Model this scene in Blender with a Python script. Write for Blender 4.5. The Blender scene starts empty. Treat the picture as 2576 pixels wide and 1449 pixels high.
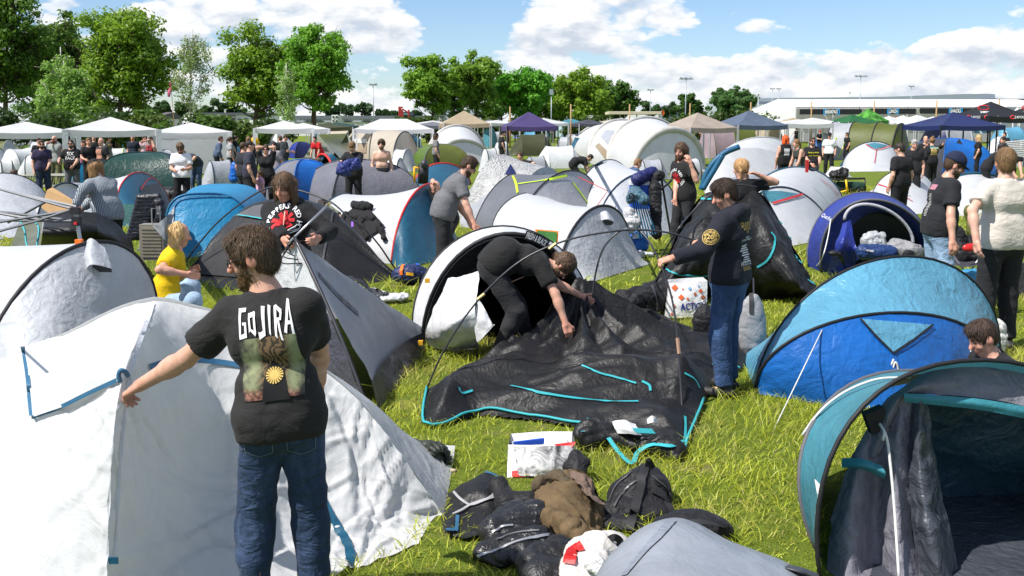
import bpy, bmesh, math, random
import numpy as np
from mathutils import Vector, Matrix
from mathutils.bvhtree import BVHTree
rnd=random.Random(7)
NR=np.random.default_rng(11)
sc=bpy.context.scene
COL=sc.collection
CAMH=2.2;FPX=2504.4;CX, CY=1288.0, 590.0;HORIZ=310.0
PITCH=math.atan((CY-HORIZ)/FPX)
cam=bpy.data.cameras.new('camera');cam.lens=35;cam.sensor_width=36
cam.shift_y=-(724.5-CY)/2576;cam.clip_end=4000;cam.clip_start=0.05
camo=bpy.data.objects.new('camera', cam);COL.objects.link(camo)
camo.location=(0, 0, CAMH);camo.rotation_euler=(math.pi/2-PITCH, 0, 0)
sc.camera=camo
SUN_AZ_X, SUN_AZ_Y, SUN_EL=-0.86, -0.50, math.radians(54)
_n=math.hypot(SUN_AZ_X, SUN_AZ_Y)
SUN=Vector((SUN_AZ_X/_n*math.cos(SUN_EL), SUN_AZ_Y/_n*math.cos(SUN_EL), math.sin(SUN_EL)))
sl=bpy.data.lights.new('sun', 'SUN');sl.energy=2.8;sl.angle=math.radians(0.55);sl.color=(1.0, 0.955, 0.89)
so=bpy.data.objects.new('sun', sl);COL.objects.link(so);so.rotation_euler=SUN.to_track_quat('Z', 'Y').to_euler();so.location=(-20, -10, 30)
sc.view_settings.view_transform='Standard';sc.view_settings.look='None'
sc.view_settings.exposure=1.35;sc.view_settings.gamma=1.0;sc.view_settings.use_curve_mapping=False
sc.cycles.max_bounces=6;sc.cycles.diffuse_bounces=3;sc.cycles.glossy_bounces=2;sc.cycles.transmission_bounces=4;sc.cycles.transparent_max_bounces=6
sc.cycles.use_denoising=True
class NT:
 def __init__(s, tree):s.t=tree;s.n=tree.nodes;s.l=tree.links
 def new(s, kind, **kw):
  n=s.n.new(kind)
  for k, v in kw.items():
   if k.startswith('i_'):n.inputs[k[2:].replace('_', ' ')].default_value=v
   else:setattr(n, k, v)
  return n
 def link(s, a, b):s.l.new(a, b)
 def math(s, op, a, b=None, c=None, clamp=False):
  n=s.n.new('ShaderNodeMath');n.operation=op;n.use_clamp=clamp
  for i, v in enumerate((a, b, c)):
   if v is None:continue
   if isinstance(v, (int, float)):n.inputs[i].default_value=v
   else:s.l.new(v, n.inputs[i])
  return n.outputs[0]
 def vmath(s, op, a, b=None):
  n=s.n.new('ShaderNodeVectorMath');n.operation=op
  for i, v in enumerate((a, b)):
   if v is None:continue
   if isinstance(v, (tuple, list)):n.inputs[i].default_value=v
   else:s.l.new(v, n.inputs[i])
  return n.outputs[0]
 def mix(s, f, a, b):
  n=s.n.new('ShaderNodeMix');n.data_type='RGBA'
  for sock, v in((n.inputs[0], f), (n.inputs[6], a), (n.inputs[7], b)):
   if isinstance(v, (int, float)):sock.default_value=v
   elif isinstance(v, (tuple, list)):sock.default_value=tuple(v)+((1, )if len(v)==3 else())
   else:s.l.new(v, sock)
  return n.outputs[2]
 def ramp(s, f, stops, interp='LINEAR'):
  n=s.n.new('ShaderNodeValToRGB');e=n.color_ramp.elements;n.color_ramp.interpolation=interp
  while len(e)<len(stops):e.new(0.5)
  for el, (p, c)in zip(e, stops):
   el.position=p;el.color=(c, c, c, 1)if isinstance(c, (int, float))else tuple(c)+(1, )
  s.l.new(f, n.inputs[0]);return n.outputs[0]
 def noise(s, vec, scale, detail=4, rough=0.55, dist=0.0, kind=None):
  n=s.n.new('ShaderNodeTexNoise')
  if kind:n.noise_type=kind
  n.inputs['Scale'].default_value=scale;n.inputs['Detail'].default_value=detail
  n.inputs['Roughness'].default_value=rough;n.inputs['Distortion'].default_value=dist
  if vec is not None:s.l.new(vec, n.inputs['Vector'])
  return n.outputs[0]
def pix_dir(x, y):
 xc=(x-CX)/FPX;yc=-(y-CY)/FPX;c, s_=math.cos(PITCH), math.sin(PITCH)
 return Vector((xc, c+yc*s_, -s_+yc*c))
def G(x, y, z=0.0):
 d=pix_dir(x, y);t=(z-CAMH)/d.z
 return Vector((d.x*t, d.y*t, z))
def P(x, y, Y):
 d=pix_dir(x, y);t=Y/d.y
 return Vector((d.x*t, Y, CAMH+d.z*t))
def proj(p):
 v=Vector(p)-Vector((0, 0, CAMH));c, s_=math.cos(PITCH), math.sin(PITCH)
 zf=v.y*c-v.z*s_;yu=v.y*s_+v.z*c
 return CX+FPX*v.x/zf, CY-FPX*yu/zf
W=bpy.data.worlds.new('World');sc.world=W;W.use_nodes=True
w=NT(W.node_tree);w.n.clear()
grp=bpy.data.node_groups.new('cloud_cover', 'ShaderNodeTree')
grp.interface.new_socket('Vector', in_out='INPUT', socket_type='NodeSocketVector')
grp.interface.new_socket('Value', in_out='OUTPUT', socket_type='NodeSocketFloat')
g=NT(grp);gi=g.new('NodeGroupInput');go=g.new('NodeGroupOutput')
vz=g.vmath('MULTIPLY', gi.outputs[0], (1, 1, 2.1))
big=g.noise(g.vmath('ADD', vz, (3.1, 0.4, 0.2)), 5.0, 2, 0.5)
mid=g.noise(g.vmath('ADD', vz, (0.7, 2.2, 1.3)), 13.0, 5, 0.5)
vor=g.new('ShaderNodeTexVoronoi');vor.inputs['Scale'].default_value=21.0;vor.inputs['Detail'].default_value=3.0;vor.inputs['Roughness'].default_value=0.55;vor.normalize=True
warp=g.new('ShaderNodeTexNoise');warp.inputs['Scale'].default_value=40.0;warp.inputs['Detail'].default_value=3.0;g.link(vz, warp.inputs['Vector'])
g.link(g.vmath('ADD', vz, g.vmath('MULTIPLY', warp.outputs['Color'], (0.02, 0.02, 0.02))), vor.inputs['Vector'])
dens=g.math('ADD', g.math('MULTIPLY', big, 0.40), g.math('MULTIPLY', mid, 0.62))
dens=g.math('ADD', dens, g.math('MULTIPLY', g.math('SUBTRACT', 0.42, vor.outputs['Distance']), 0.75))
g.link(dens, go.inputs[0])
tc=w.new('ShaderNodeTexCoord');dirv=tc.outputs['Generated']
def cover(vec):
 n=w.new('ShaderNodeGroup');n.node_tree=grp;w.link(vec, n.inputs[0]);return n.outputs[0]
sepw=w.new('ShaderNodeSeparateXYZ');w.link(dirv, sepw.inputs[0])
az=w.math('ARCTAN2', sepw.outputs[0], sepw.outputs[1]);blobs=None;rise=None
for(px, py, rx, ry, amp)in[(1400, 62, 120, 56, .22), (1455, 112, 160, 26, .15), (1650, 35, 140, 30, .14), (965, 66, 76, 52, .26), (905, 112, 80, 24, .18), (560, 25, 300, 40, .12), (420, 115, 150, 40, .08), (1990, 165, 230, 60, .16), (1700, 170, 220, 36, .12), (2430, 110, 150, 55, .16), (1900, 78, 100, 30, .14), (1180, 60, 110, 70, -.34), (2120, 60, 150, 60, -.32), (1790, 112, 130, 24, -.18), (1230, 10, 120, 40, -.2), (2260, 20, 200, 40, -.28), (1100, 160, 140, 40, -.10), (1790, 60, 60, 60, -.2), (640, 200, 300, 60, .02), (2200, 215, 600, 40, .08)]:
 d=pix_dir(px, py).normalized()
 a0=math.atan2(d.x, d.y);e0=d.z;ra=rx/FPX;re=ry/FPX
 qa=w.math('MULTIPLY', w.math('SUBTRACT', az, a0), 1/ra);qe=w.math('MULTIPLY', w.math('SUBTRACT', sepw.outputs[2], e0), 1/re)
 b=w.math('MULTIPLY', w.math('EXPONENT', w.math('MULTIPLY', w.math('ADD', w.math('MULTIPLY', qa, qa), w.math('MULTIPLY', qe, qe)), -1.0)), amp)
 blobs=b if blobs is None else w.math('ADD', blobs, b)
 if amp>0:rr_=w.math('MULTIPLY', b, qe);rise=rr_ if rise is None else w.math('ADD', rise, rr_)
n0=cover(dirv);n1=cover(w.vmath('ADD', dirv, (-0.004, -0.001, 0.009)))
low=w.math('MULTIPLY', w.math('SUBTRACT', 0.055, sepw.outputs[2]), 1.6)
low=w.math('MAXIMUM', w.math('MINIMUM', low, 0.09), -0.05)
d0=w.math('ADD', w.math('ADD', n0, blobs), low)
alpha=w.ramp(d0, [(0.555, 0.0), (0.60, 0.7), (0.67, 1.0)])
lit=w.math('ADD', w.math('MULTIPLY', w.math('SUBTRACT', n0, n1), 3.6), w.math('MULTIPLY', rise, 2.4))
lit=w.math('ADD', lit, 0.55, clamp=True)
ccol=w.mix(lit, (0.54, 0.60, 0.69), (1.0, 0.995, 0.98))
sky=w.new('ShaderNodeTexSky', sky_type='NISHITA');sky.sun_disc=False;sky.sun_elevation=SUN_EL
sky.sun_rotation=math.atan2(SUN.x, SUN.y);sky.dust_density=0.3;sky.ozone_density=2.0;sky.air_density=1.0
bg1=w.new('ShaderNodeBackground');bg1.inputs[1].default_value=0.052
tint=w.new('ShaderNodeMix', data_type='RGBA', blend_type='MULTIPLY');tint.inputs[0].default_value=1.0;w.link(sky.outputs[0], tint.inputs[6]);tint.inputs[7].default_value=(0.84, 0.95, 1.12, 1);w.link(tint.outputs[2], bg1.inputs[0])
bg2=w.new('ShaderNodeBackground');w.link(ccol, bg2.inputs[0]);bg2.inputs[1].default_value=0.46
mx=w.new('ShaderNodeMixShader');w.link(alpha, mx.inputs[0]);w.link(bg1.outputs[0], mx.inputs[1]);w.link(bg2.outputs[0], mx.inputs[2])
wo=w.new('ShaderNodeOutputWorld');w.link(mx.outputs[0], wo.inputs[0])
W.cycles.sampling_method='MANUAL';W.cycles.sample_map_resolution=512
MATS={}
def srgb(h):
 v=[int(h[i:i+2], 16)/255 for i in(0, 2, 4)]
 return tuple(((c+0.055)/1.055)**2.4 if c>0.04045 else c/12.92 for c in v)
def fabric(col, rough=0.5, trans=0.18, bump=0.25, scale=7.0, crease=0.6, spec=0.4, var=0.06, dark=False):
 if isinstance(col, str):col=srgb(col)
 key=('fab', col, rough, trans, bump, scale, crease, spec, var)
 if key in MATS:return MATS[key]
 m=bpy.data.materials.new('tent_cloth');m.use_nodes=True;t=NT(m.node_tree);t.n.clear()
 co=t.new('ShaderNodeTexCoord').outputs['Object']
 oi=t.new('ShaderNodeObjectInfo')
 co=t.vmath('ADD', co, t.vmath('MULTIPLY', oi.outputs['Location'], (3.7, 1.9, 2.3)))
 n1=t.noise(co, scale, 5, 0.6, 1.6)
 n2=t.noise(co, scale*0.55, 3, 0.5, 2.5, 'RIDGED_MULTIFRACTAL')
 n3=t.noise(t.vmath('MULTIPLY', co, (1, 1, 0.35)), scale*2.6, 2, 0.5, 0.6)
 hgt=t.math('ADD', t.math('MULTIPLY', n1, 0.8), t.math('ADD', t.math('MULTIPLY', n2, crease*0.5), t.math('MULTIPLY', n3, 0.35)))
 bp=t.new('ShaderNodeBump');bp.inputs['Strength'].default_value=bump;bp.inputs['Distance'].default_value=0.06
 t.link(hgt, bp.inputs['Height'])
 dirt=t.noise(co, 2.3, 4, 0.6)
 c2=tuple(c*(1-var*2.5)for c in col);c1=tuple(min(1, c*(1+var))for c in col)
 cc=t.mix(t.ramp(dirt, [(0.35, 0.0), (0.65, 1.0)]), c2, c1)
 pb=t.new('ShaderNodeBsdfPrincipled');t.link(cc, pb.inputs['Base Color']);pb.inputs['Roughness'].default_value=rough
 pb.inputs['Specular IOR Level'].default_value=spec;t.link(bp.outputs[0], pb.inputs['Normal'])
 out=t.new('ShaderNodeOutputMaterial')
 if trans>0:
  tr=t.new('ShaderNodeBsdfTranslucent');t.link(cc, tr.inputs[0]);t.link(bp.outputs[0], tr.inputs['Normal'])
  ms=t.new('ShaderNodeMixShader');ms.inputs[0].default_value=trans
  t.link(pb.outputs[0], ms.inputs[1]);t.link(tr.outputs[0], ms.inputs[2]);t.link(ms.outputs[0], out.inputs[0])
 else:t.link(pb.outputs[0], out.inputs[0])
 MATS[key]=m;return m
def plain(col, rough=0.6, metal=0.0, spec=0.4, bump=0.0, scale=40.0, var=0.08, name='surface', emit=0):
 if isinstance(col, str):col=srgb(col)
 key=('pl', col, rough, metal, spec, bump, scale, var, name)
 if key in MATS:return MATS[key]
 m=bpy.data.materials.new(name);m.use_nodes=True;t=NT(m.node_tree);pb=t.n['Principled BSDF']
 co=t.new('ShaderNodeTexCoord').outputs['Object']
 nz=t.noise(co, scale*0.3, 4, 0.6)
 cc=t.mix(nz, tuple(c*(1-2*var)for c in col), tuple(min(1, c*(1+2*var))for c in col))
 t.link(cc, pb.inputs['Base Color']);pb.inputs['Roughness'].default_value=rough;pb.inputs['Metallic'].default_value=metal
 pb.inputs['Specular IOR Level'].default_value=spec
 if bump:
  bp=t.new('ShaderNodeBump');bp.inputs['Strength'].default_value=bump;bp.inputs['Distance'].default_value=0.03
  t.link(t.noise(co, scale, 4, 0.6, 0.8), bp.inputs['Height']);t.link(bp.outputs[0], pb.inputs['Normal'])
 MATS[key]=m;return m
def cloth(col, stripe=None, bump=0.22, scale=14.0, plaid=None, rough=0.85, denim=False):
 if isinstance(col, str):col=srgb(col)
 key=('cl', col, stripe, bump, scale, plaid, denim)
 if key in MATS:return MATS[key]
 m=bpy.data.materials.new('garment_cloth');m.use_nodes=True;t=NT(m.node_tree);pb=t.n['Principled BSDF']
 co=t.new('ShaderNodeTexCoord').outputs['Object']
 n1=t.noise(t.vmath('MULTIPLY', co, (1, 1, 1.7)), scale*0.55, 3, 0.5, 1.8)
 n2=t.noise(co, scale*2.2, 4, 0.6, 0.8)
 cc=t.mix(t.noise(co, 5, 4, 0.6), tuple(c*0.8 for c in col), tuple(min(1, c*1.2)for c in col))
 if denim:
  cc=t.mix(t.ramp(t.noise(t.vmath('MULTIPLY', co, (1, 1, 0.5)), 6, 5, 0.65), [(0.5, 0.0), (0.75, 1.0)]), cc, tuple(min(1, c*2.1+0.02)for c in col))
 sp=t.new('ShaderNodeSeparateXYZ');t.link(co, sp.inputs[0])
 if stripe:
  s1=t.math('GREATER_THAN', t.math('SINE', t.math('MULTIPLY', t.math('ADD', sp.outputs[0], t.math('MULTIPLY', sp.outputs[1], 0.8)), 260.0)), 0.25)
  cc=t.mix(s1, cc, stripe)
 if plaid:
  f=75.0
  s1=t.math('GREATER_THAN', t.math('SINE', t.math('MULTIPLY', sp.outputs[0], f)), 0.0)
  s2=t.math('GREATER_THAN', t.math('SINE', t.math('MULTIPLY', sp.outputs[2], f)), 0.0)
  cc=t.mix(t.math('MULTIPLY', t.math('ADD', s1, s2), 0.5), cc, plaid)
 t.link(cc, pb.inputs['Base Color']);pb.inputs['Roughness'].default_value=rough;pb.inputs['Specular IOR Level'].default_value=0.25
 pb.inputs['Sheen Weight'].default_value=0.03
 bp=t.new('ShaderNodeBump');bp.inputs['Strength'].default_value=bump;bp.inputs['Distance'].default_value=0.05
 t.link(t.math('ADD', n1, t.math('MULTIPLY', n2, 0.1)), bp.inputs['Height']);t.link(bp.outputs[0], pb.inputs['Normal'])
 MATS[key]=m;return m
def vcol_mat(name, rough=0.5, spec=0.4, sss=0.0, bump=0.0, scale=120):
 if name in MATS:return MATS[name]
 m=bpy.data.materials.new(name);m.use_nodes=True;t=NT(m.node_tree);pb=t.n['Principled BSDF']
 at=t.new('ShaderNodeAttribute', attribute_name='Col');co=t.new('ShaderNodeTexCoord').outputs['Object']
 nz=t.ramp(t.noise(co, 30, 4, 0.6), [(0.3, 0.86), (0.7, 1.1)])
 mu=t.new('ShaderNodeMix', data_type='RGBA', blend_type='MULTIPLY');mu.inputs[0].default_value=1.0
 t.link(at.outputs['Color'], mu.inputs[6]);t.link(nz, mu.inputs[7])
 t.link(mu.outputs[2], pb.inputs['Base Color']);pb.inputs['Roughness'].default_value=rough;pb.inputs['Specular IOR Level'].default_value=spec
 if sss:pb.inputs['Subsurface Weight'].default_value=sss;pb.inputs['Subsurface Radius'].default_value=(0.012, 0.005, 0.003)
 if bump:
  bp=t.new('ShaderNodeBump');bp.inputs['Strength'].default_value=bump;bp.inputs['Distance'].default_value=0.01
  t.link(t.noise(co, scale, 3), bp.inputs['Height']);t.link(bp.outputs[0], pb.inputs['Normal'])
 MATS[name]=m;return m
def hair_mat(col):
 if isinstance(col, str):col=srgb(col)
 key=('hair', col)
 if key in MATS:return MATS[key]
 m=bpy.data.materials.new('hair');m.use_nodes=True;t=NT(m.node_tree);pb=t.n['Principled BSDF']
 co=t.new('ShaderNodeTexCoord').outputs['Object']
 st=t.noise(t.vmath('MULTIPLY', co, (1, 1, 0.16)), 130, 3, 0.6, 0.3)
 isl=t.new('ShaderNodeNewGeometry').outputs['Random Per Island']
 cc=t.mix(t.ramp(st, [(0.3, 0.0), (0.7, 1.0)]), tuple(c*0.55 for c in col), tuple(min(1, c*1.5)for c in col))
 cc=t.mix(t.math('MULTIPLY', isl, 0.35), cc, tuple(min(1, c*2.0)for c in col))
 t.link(cc, pb.inputs['Base Color']);pb.inputs['Roughness'].default_value=0.5;pb.inputs['Specular IOR Level'].default_value=0.35
 bp=t.new('ShaderNodeBump');bp.inputs['Strength'].default_value=0.7;bp.inputs['Distance'].default_value=0.012
 t.link(st, bp.inputs['Height']);t.link(bp.outputs[0], pb.inputs['Normal'])
 MATS[key]=m;return m
SURF={}
def thing(name, label, cat, loc=(0, 0, 0), group=None):
 o=bpy.data.objects.new(name, None);COL.objects.link(o);o.location=loc;o.empty_display_size=0.2
 o['label']=label;o['category']=cat
 if group:o['group']=group
 return o
def root_loc(o):
 v=Vector((0, 0, 0))
 while o is not None:v+=o.location;o=o.parent
 return v
def mk(name, V, F, mat=None, parent=None, smooth=True, loc=None, col=None, keep=False):
 V=np.asarray(V, dtype=np.float64).reshape(-1, 3)
 org=root_loc(parent)if parent is not None else(Vector(loc)if loc is not None else Vector((0, 0, 0)))
 me=bpy.data.meshes.new(name)
 L=V-np.array(org)
 if isinstance(F, np.ndarray)and F.ndim==2:
  nf, k=F.shape
  me.vertices.add(len(L));me.vertices.foreach_set('co', L.astype(np.float32).ravel())
  me.loops.add(nf*k);me.loops.foreach_set('vertex_index', F.astype(np.int32).ravel())
  me.polygons.add(nf);me.polygons.foreach_set('loop_start', np.arange(0, nf*k, k, dtype=np.int32))
  me.update(calc_edges=True)
 else:
  me.from_pydata(L.tolist(), [], [tuple(int(i)for i in f)for f in F])
 if smooth:me.polygons.foreach_set('use_smooth', np.ones(len(me.polygons), dtype=bool))
 if col is not None:
  a=me.color_attributes.new('Col', 'FLOAT_COLOR', 'POINT')
  c4=np.ones((len(V), 4), dtype=np.float32);c4[:, :3]=col;a.data.foreach_set('color', c4.ravel())
 if mat is not None:
  for m in(mat if isinstance(mat, (list, tuple))else[mat]):me.materials.append(m)
 o=bpy.data.objects.new(name, me);COL.objects.link(o)
 if parent is not None:o.parent=parent
 elif loc is not None:o.location=loc
 if keep:SURF[o.name]=(V, F)
 return o
def tag(o, label, cat, group=None):
 o['label']=label;o['category']=cat
 if group:o['group']=group
 return o
class MB:
 def __init__(s):s.v=[];s.f=[]
 def add(s, V, F):
  b=len(s.v);s.v.extend([tuple(p)for p in V]);s.f.extend([tuple(int(i)+b for i in f)for f in F]);return s
 def box(s, lo, hi):
  x0, y0, z0=lo;x1, y1, z1=hi
  return s.add([(x0, y0, z0), (x1, y0, z0), (x1, y1, z0), (x0, y1, z0), (x0, y0, z1), (x1, y0, z1), (x1, y1, z1), (x0, y1, z1)], [(0, 3, 2, 1), (4, 5, 6, 7), (0, 1, 5, 4), (1, 2, 6, 5), (2, 3, 7, 6), (3, 0, 4, 7)])
 def obox(s, c, X, Y, Z):
  c, X, Y, Z=Vector(c), Vector(X), Vector(Y), Vector(Z)
  V=[c+X*a+Y*b+Z*d for d in(-1, 1)for a, b in((-1, -1), (1, -1), (1, 1), (-1, 1))]
  return s.add(V, [(0, 3, 2, 1), (4, 5, 6, 7), (0, 1, 5, 4), (1, 2, 6, 5), (2, 3, 7, 6), (3, 0, 4, 7)])
 def tube(s, pts, r, n=6, closed=False):
  V, F=tube_vf(pts, r, n, closed);return s.add(V, F)
 def ell(s, c, rx, ry, rz, n=12, m=8):
  V=[];F=[]
  for j in range(m+1):
   a=math.pi*j/m
   for i in range(n):
    b=2*math.pi*i/n;V.append((c[0]+rx*math.sin(a)*math.cos(b), c[1]+ry*math.sin(a)*math.sin(b), c[2]+rz*math.cos(a)))
  for j in range(m):
   for i in range(n):F.append((j*n+i, (j+1)*n+i, (j+1)*n+(i+1)%n, j*n+(i+1)%n))
  return s.add(V, F)
 def build(s, name, mat, parent=None, smooth=False, loc=None, keep=False):return mk(name, s.v, s.f, mat, parent, smooth, loc, keep=keep)
def tube_vf(pts, r, n=6, closed=False):
 pts=[Vector(p)for p in pts];k=len(pts);rs=r if isinstance(r, (list, tuple, np.ndarray))else[r]*k
 V=[];F=[];up=None
 for i, p in enumerate(pts):
  t=(pts[(i+1)%k]-pts[i-1])if closed else(pts[min(i+1, k-1)]-pts[max(i-1, 0)])
  if t.length<1e-9:t=Vector((0, 0, 1))
  t.normalize()
  if up is None:up=Vector((0, 0, 1))if abs(t.z)<0.9 else Vector((1, 0, 0))
  a=t.cross(up)
  if a.length<1e-6:a=t.orthogonal()
  a.normalize();b=a.cross(t);up=b
  for j in range(n):
   th=2*math.pi*j/n;V.append(p+(a*math.cos(th)+b*math.sin(th))*rs[i])
 for i in range(k if closed else k-1):
  i2=(i+1)%k
  for j in range(n):F.append((i*n+j, i*n+(j+1)%n, i2*n+(j+1)%n, i2*n+j))
 if not closed:F.append(tuple(range(n))[::-1]);F.append(tuple((k-1)*n+j for j in range(n)))
 return V, F
def spline(pts, n=8):
 p=np.array([tuple(q)for q in pts], dtype=float);p=np.vstack([2*p[0]-p[1], p, 2*p[-1]-p[-2]]);out=[]
 for i in range(1, len(p)-2):
  t=np.linspace(0, 1, n, endpoint=False)[:, None]
  out.append(0.5*(2*p[i]+(p[i+1]-p[i-1])*t+(2*p[i-1]-5*p[i]+4*p[i+1]-p[i+2])*t**2+(3*p[i]-p[i-1]-3*p[i+1]+p[i+2])*t**3))
 out.append(p[-2][None]);return np.vstack(out)
def grid_faces(a, b):
 i=np.arange(a-1)[:, None]*b+np.arange(b-1)[None]
 return np.stack([i, i+1, i+b+1, i+b], -1).reshape(-1, 4)
def _hash(ix, iy, iz, seed):
 h=(ix*374761393+iy*668265263+iz*2147483647+seed*974711)&0xffffffff
 h=((h^(h>>13))*1274126177)&0xffffffff
 return((h^(h>>16))&0xffff)/65535.0
def vnoise(p, freq, seed=0):
 q=np.asarray(p)*freq;i=np.floor(q).astype(np.int64);f=q-i;f=f*f*(3-2*f);r=0
 for dx in(0, 1):
  for dy in(0, 1):
   for dz in(0, 1):
    wt=(f[..., 0]if dx else 1-f[..., 0])*(f[..., 1]if dy else 1-f[..., 1])*(f[..., 2]if dz else 1-f[..., 2])
    r=r+wt*_hash(i[..., 0]+dx, i[..., 1]+dy, i[..., 2]+dz, seed)
 return r*2-1
def fbm(p, freq, o=3, seed=0):
 r=0;a=1.0
 for k in range(o):r=r+a*vnoise(p, freq*2**k, seed+k*17);a*=0.5
 return r
def ridge(p, freq, o=2, seed=0):
 r=0;a=1.0
 for k in range(o):r=r+a*(1-2*np.abs(vnoise(p, freq*2**k, seed+k*31)));a*=0.5
 return r
def creases(S, N, n, amp, ln, wd, seed, wfun=None):
 rg=np.random.default_rng(seed);P0=S.reshape(-1, 3);D=np.zeros(len(P0));NN=N.reshape(-1, 3)
 for _ in range(n):
  i=rg.integers(len(P0));c=P0[i];nn=NN[i];t=rg.normal(size=3);t-=nn*(t@nn);t/=np.linalg.norm(t)+1e-9;b=np.cross(nn, t);q=P0-c;a=q@t;d=q@b+.12*a*a/ln*rg.normal();L=ln*rg.uniform(.35, 1.2);w_=wd*rg.uniform(.5, 1.3)
  D+=amp*rg.uniform(.3, 1.2)*rg.choice([-1, 1])*np.exp(-(a/L)**2)*(np.exp(-np.abs(d)/w_)-.5*np.exp(-np.abs(d+w_)/w_))
 if wfun is not None:D*=wfun(P0)
 return S+N*D.reshape(S.shape[:2])[..., None]
def sheet(name, rows, mat, parent=None, n=6, m=6, crumple=0.0, freq=5.0, seed=0, loc=None, thick=0.0, keep=True, aniso=(1, 1, 1), cre=None):
 R=[spline(r, n)for r in rows];k=len(R[0])
 A=np.stack(R, 0);cols=[spline(A[:, j], m)for j in range(k)]
 S=np.stack(cols, 1)
 if crumple:
  du=np.gradient(S, axis=1);dv=np.gradient(S, axis=0);N=np.cross(du, dv);N/=np.linalg.norm(N, axis=-1, keepdims=True)+1e-9
  q=S*np.array(aniso)
  S=S+N*(crumple*(fbm(q, freq, 3, seed)+0.6*ridge(q, freq*0.7, 2, seed+5)))[..., None]
  if cre:S=creases(S, N, *cre[:4], seed, cre[4]if len(cre)>4 else None)
 a, b=S.shape[:2];S[..., 2]=np.maximum(S[..., 2], 0.004);V=S.reshape(-1, 3);F=grid_faces(a, b)
 return mk(name, V, F, mat, parent, True, loc, keep=keep)
def pts_arc(L, R, A, n=28, p=1.0):
 L, R, A=np.array(L), np.array(R), np.array(A);M=(L+R)/2;t=np.linspace(0, math.pi, n)[:, None]
 c=np.cos(t);s_=np.sin(t)
 if p!=1.0:c=np.sign(c)*np.abs(c)**p;s_=s_**p
 return M+c*(L-M)+s_*(A-M)
def arc(L, R, A, dy=0.0, n=28, p=1.0, zf=0.0):
 l=G(*L, zf)if len(L)==2 else Vector(L);r=G(*R, zf)if len(R)==2 else Vector(R)
 a=P(A[0], A[1], (l.y+r.y)/2+dy)if len(A)==2 else Vector(A)
 return pts_arc(l, r, a, n, p)
def gline(L, R, n=28, z=0.01, bulge=0.0, toward=None):
 l=G(*L, z)if len(L)==2 else Vector(L);r=G(*R, z)if len(R)==2 else Vector(R)
 t=np.linspace(0, 1, n)[:, None];q=np.array(l)*(1-t)+np.array(r)*t
 if bulge and toward is not None:q=q+np.array(toward)*bulge*np.sin(math.pi*t)
 return q
def loft(name, A, B, mat, parent, sag=0.06, ns=10, crumple=0.004, freq=6.0, seed=1, inset=0.0, cut=None, keep=False, flat=1.0, cre=None):
 u=np.linspace(0, 1, ns)[:, None, None];n=A.shape[0]
 S=A[None]*(1-u)+B[None]*u
 M=(S[:, :1]+S[:, -1:])/2;t=np.sin(np.linspace(0, math.pi, n))[None, :, None]
 S=S-(S-M)*(sag*4*u*(1-u))*t**flat
 if inset:S=M+(S-M)*(1-inset)
 if crumple:
  du=np.gradient(S, axis=1);dv=np.gradient(S, axis=0);N=np.cross(du, dv);N/=np.linalg.norm(N, axis=-1, keepdims=True)+1e-9
  e=(4*u*(1-u))[..., 0]**0.5
  S=S+N*(crumple*e*(fbm(S, freq, 3, seed)+0.7*ridge(S, freq*0.6, 2, seed)))[..., None]
  if cre:S=creases(S, N, *cre, seed)
 F=grid_faces(ns, n).reshape(ns-1, n-1, 4)
 if cut is not None:F=F[:, cut[0]:cut[1]]
 S[..., 2]=np.maximum(S[..., 2], 0.003)
 return mk(name, S.reshape(-1, 3), F.reshape(-1, 4), mat, parent, True, keep=keep)
def hoop(name, A, mat, parent, r=0.014, n=6):
 V, F=tube_vf(A, r, n);return mk(name, V, F, mat, parent)
_bv={}
def bvh(objs):
 key=tuple(o.name for o in objs)
 if key not in _bv:
  V=[];F=[];b=0
  for o in objs:
   v, f=SURF[o.name];V.extend(Vector(p)for p in v);F.extend(tuple(int(i)+b for i in q)for q in f);b+=len(v)
  _bv[key]=BVHTree.FromPolygons(V, F)
 return _bv[key]
EYE=Vector((0, 0, CAMH))
def hit(objs, x, y):
 h=bvh(objs).ray_cast(EYE, pix_dir(x, y).normalized())
 return(h[0], h[1])if h[0]is not None else(None, None)
def ribbon(name, objs, pix, width, mat, parent, n=6, lift=0.006):
 q=spline([(a, b, 0)for a, b in pix], n);pts=[];nor=[]
 for a, b, _ in q:
  p, nn=hit(objs, a, b)
  if p is None:continue
  if nn.dot(EYE-p)<0:nn=-nn
  if pts and(p-pts[-1]).length>1.2:continue
  pts.append(p);nor.append(nn)
 if len(pts)<2:return None
 V=[];F=[]
 for i, (p, nn)in enumerate(zip(pts, nor)):
  t=(pts[min(i+1, len(pts)-1)]-pts[max(i-1, 0)]).normalized();s_=nn.cross(t).normalized()
  V+=[p+s_*width/2+nn*lift, p-s_*width/2+nn*lift]
 for i in range(len(pts)-1):F.append((2*i, 2*i+1, 2*i+3, 2*i+2))
 return mk(name, V, F, mat, parent)
TXT={}
def text_vf(body, size=1.0, bold=0.0, spacing=1.0, align='CENTER'):
 key=(body, bold, spacing)
 if key not in TXT:
  cu=bpy.data.curves.new('text', 'FONT');cu.body=body;cu.size=1.0;cu.align_x=align;cu.align_y='CENTER';cu.offset=bold;cu.resolution_u=2;cu.space_character=spacing;cu.fill_mode='FRONT'
  o=bpy.data.objects.new('text', cu);me=bpy.data.meshes.new_from_object(o)
  TXT[key]=([tuple(v.co)for v in me.vertices], [tuple(p.vertices)for p in me.polygons])
  bpy.data.objects.remove(o);bpy.data.curves.remove(cu);bpy.data.meshes.remove(me)
 V, F=TXT[key];return[(v[0]*size, v[1]*size)for v in V], list(F)
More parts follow.
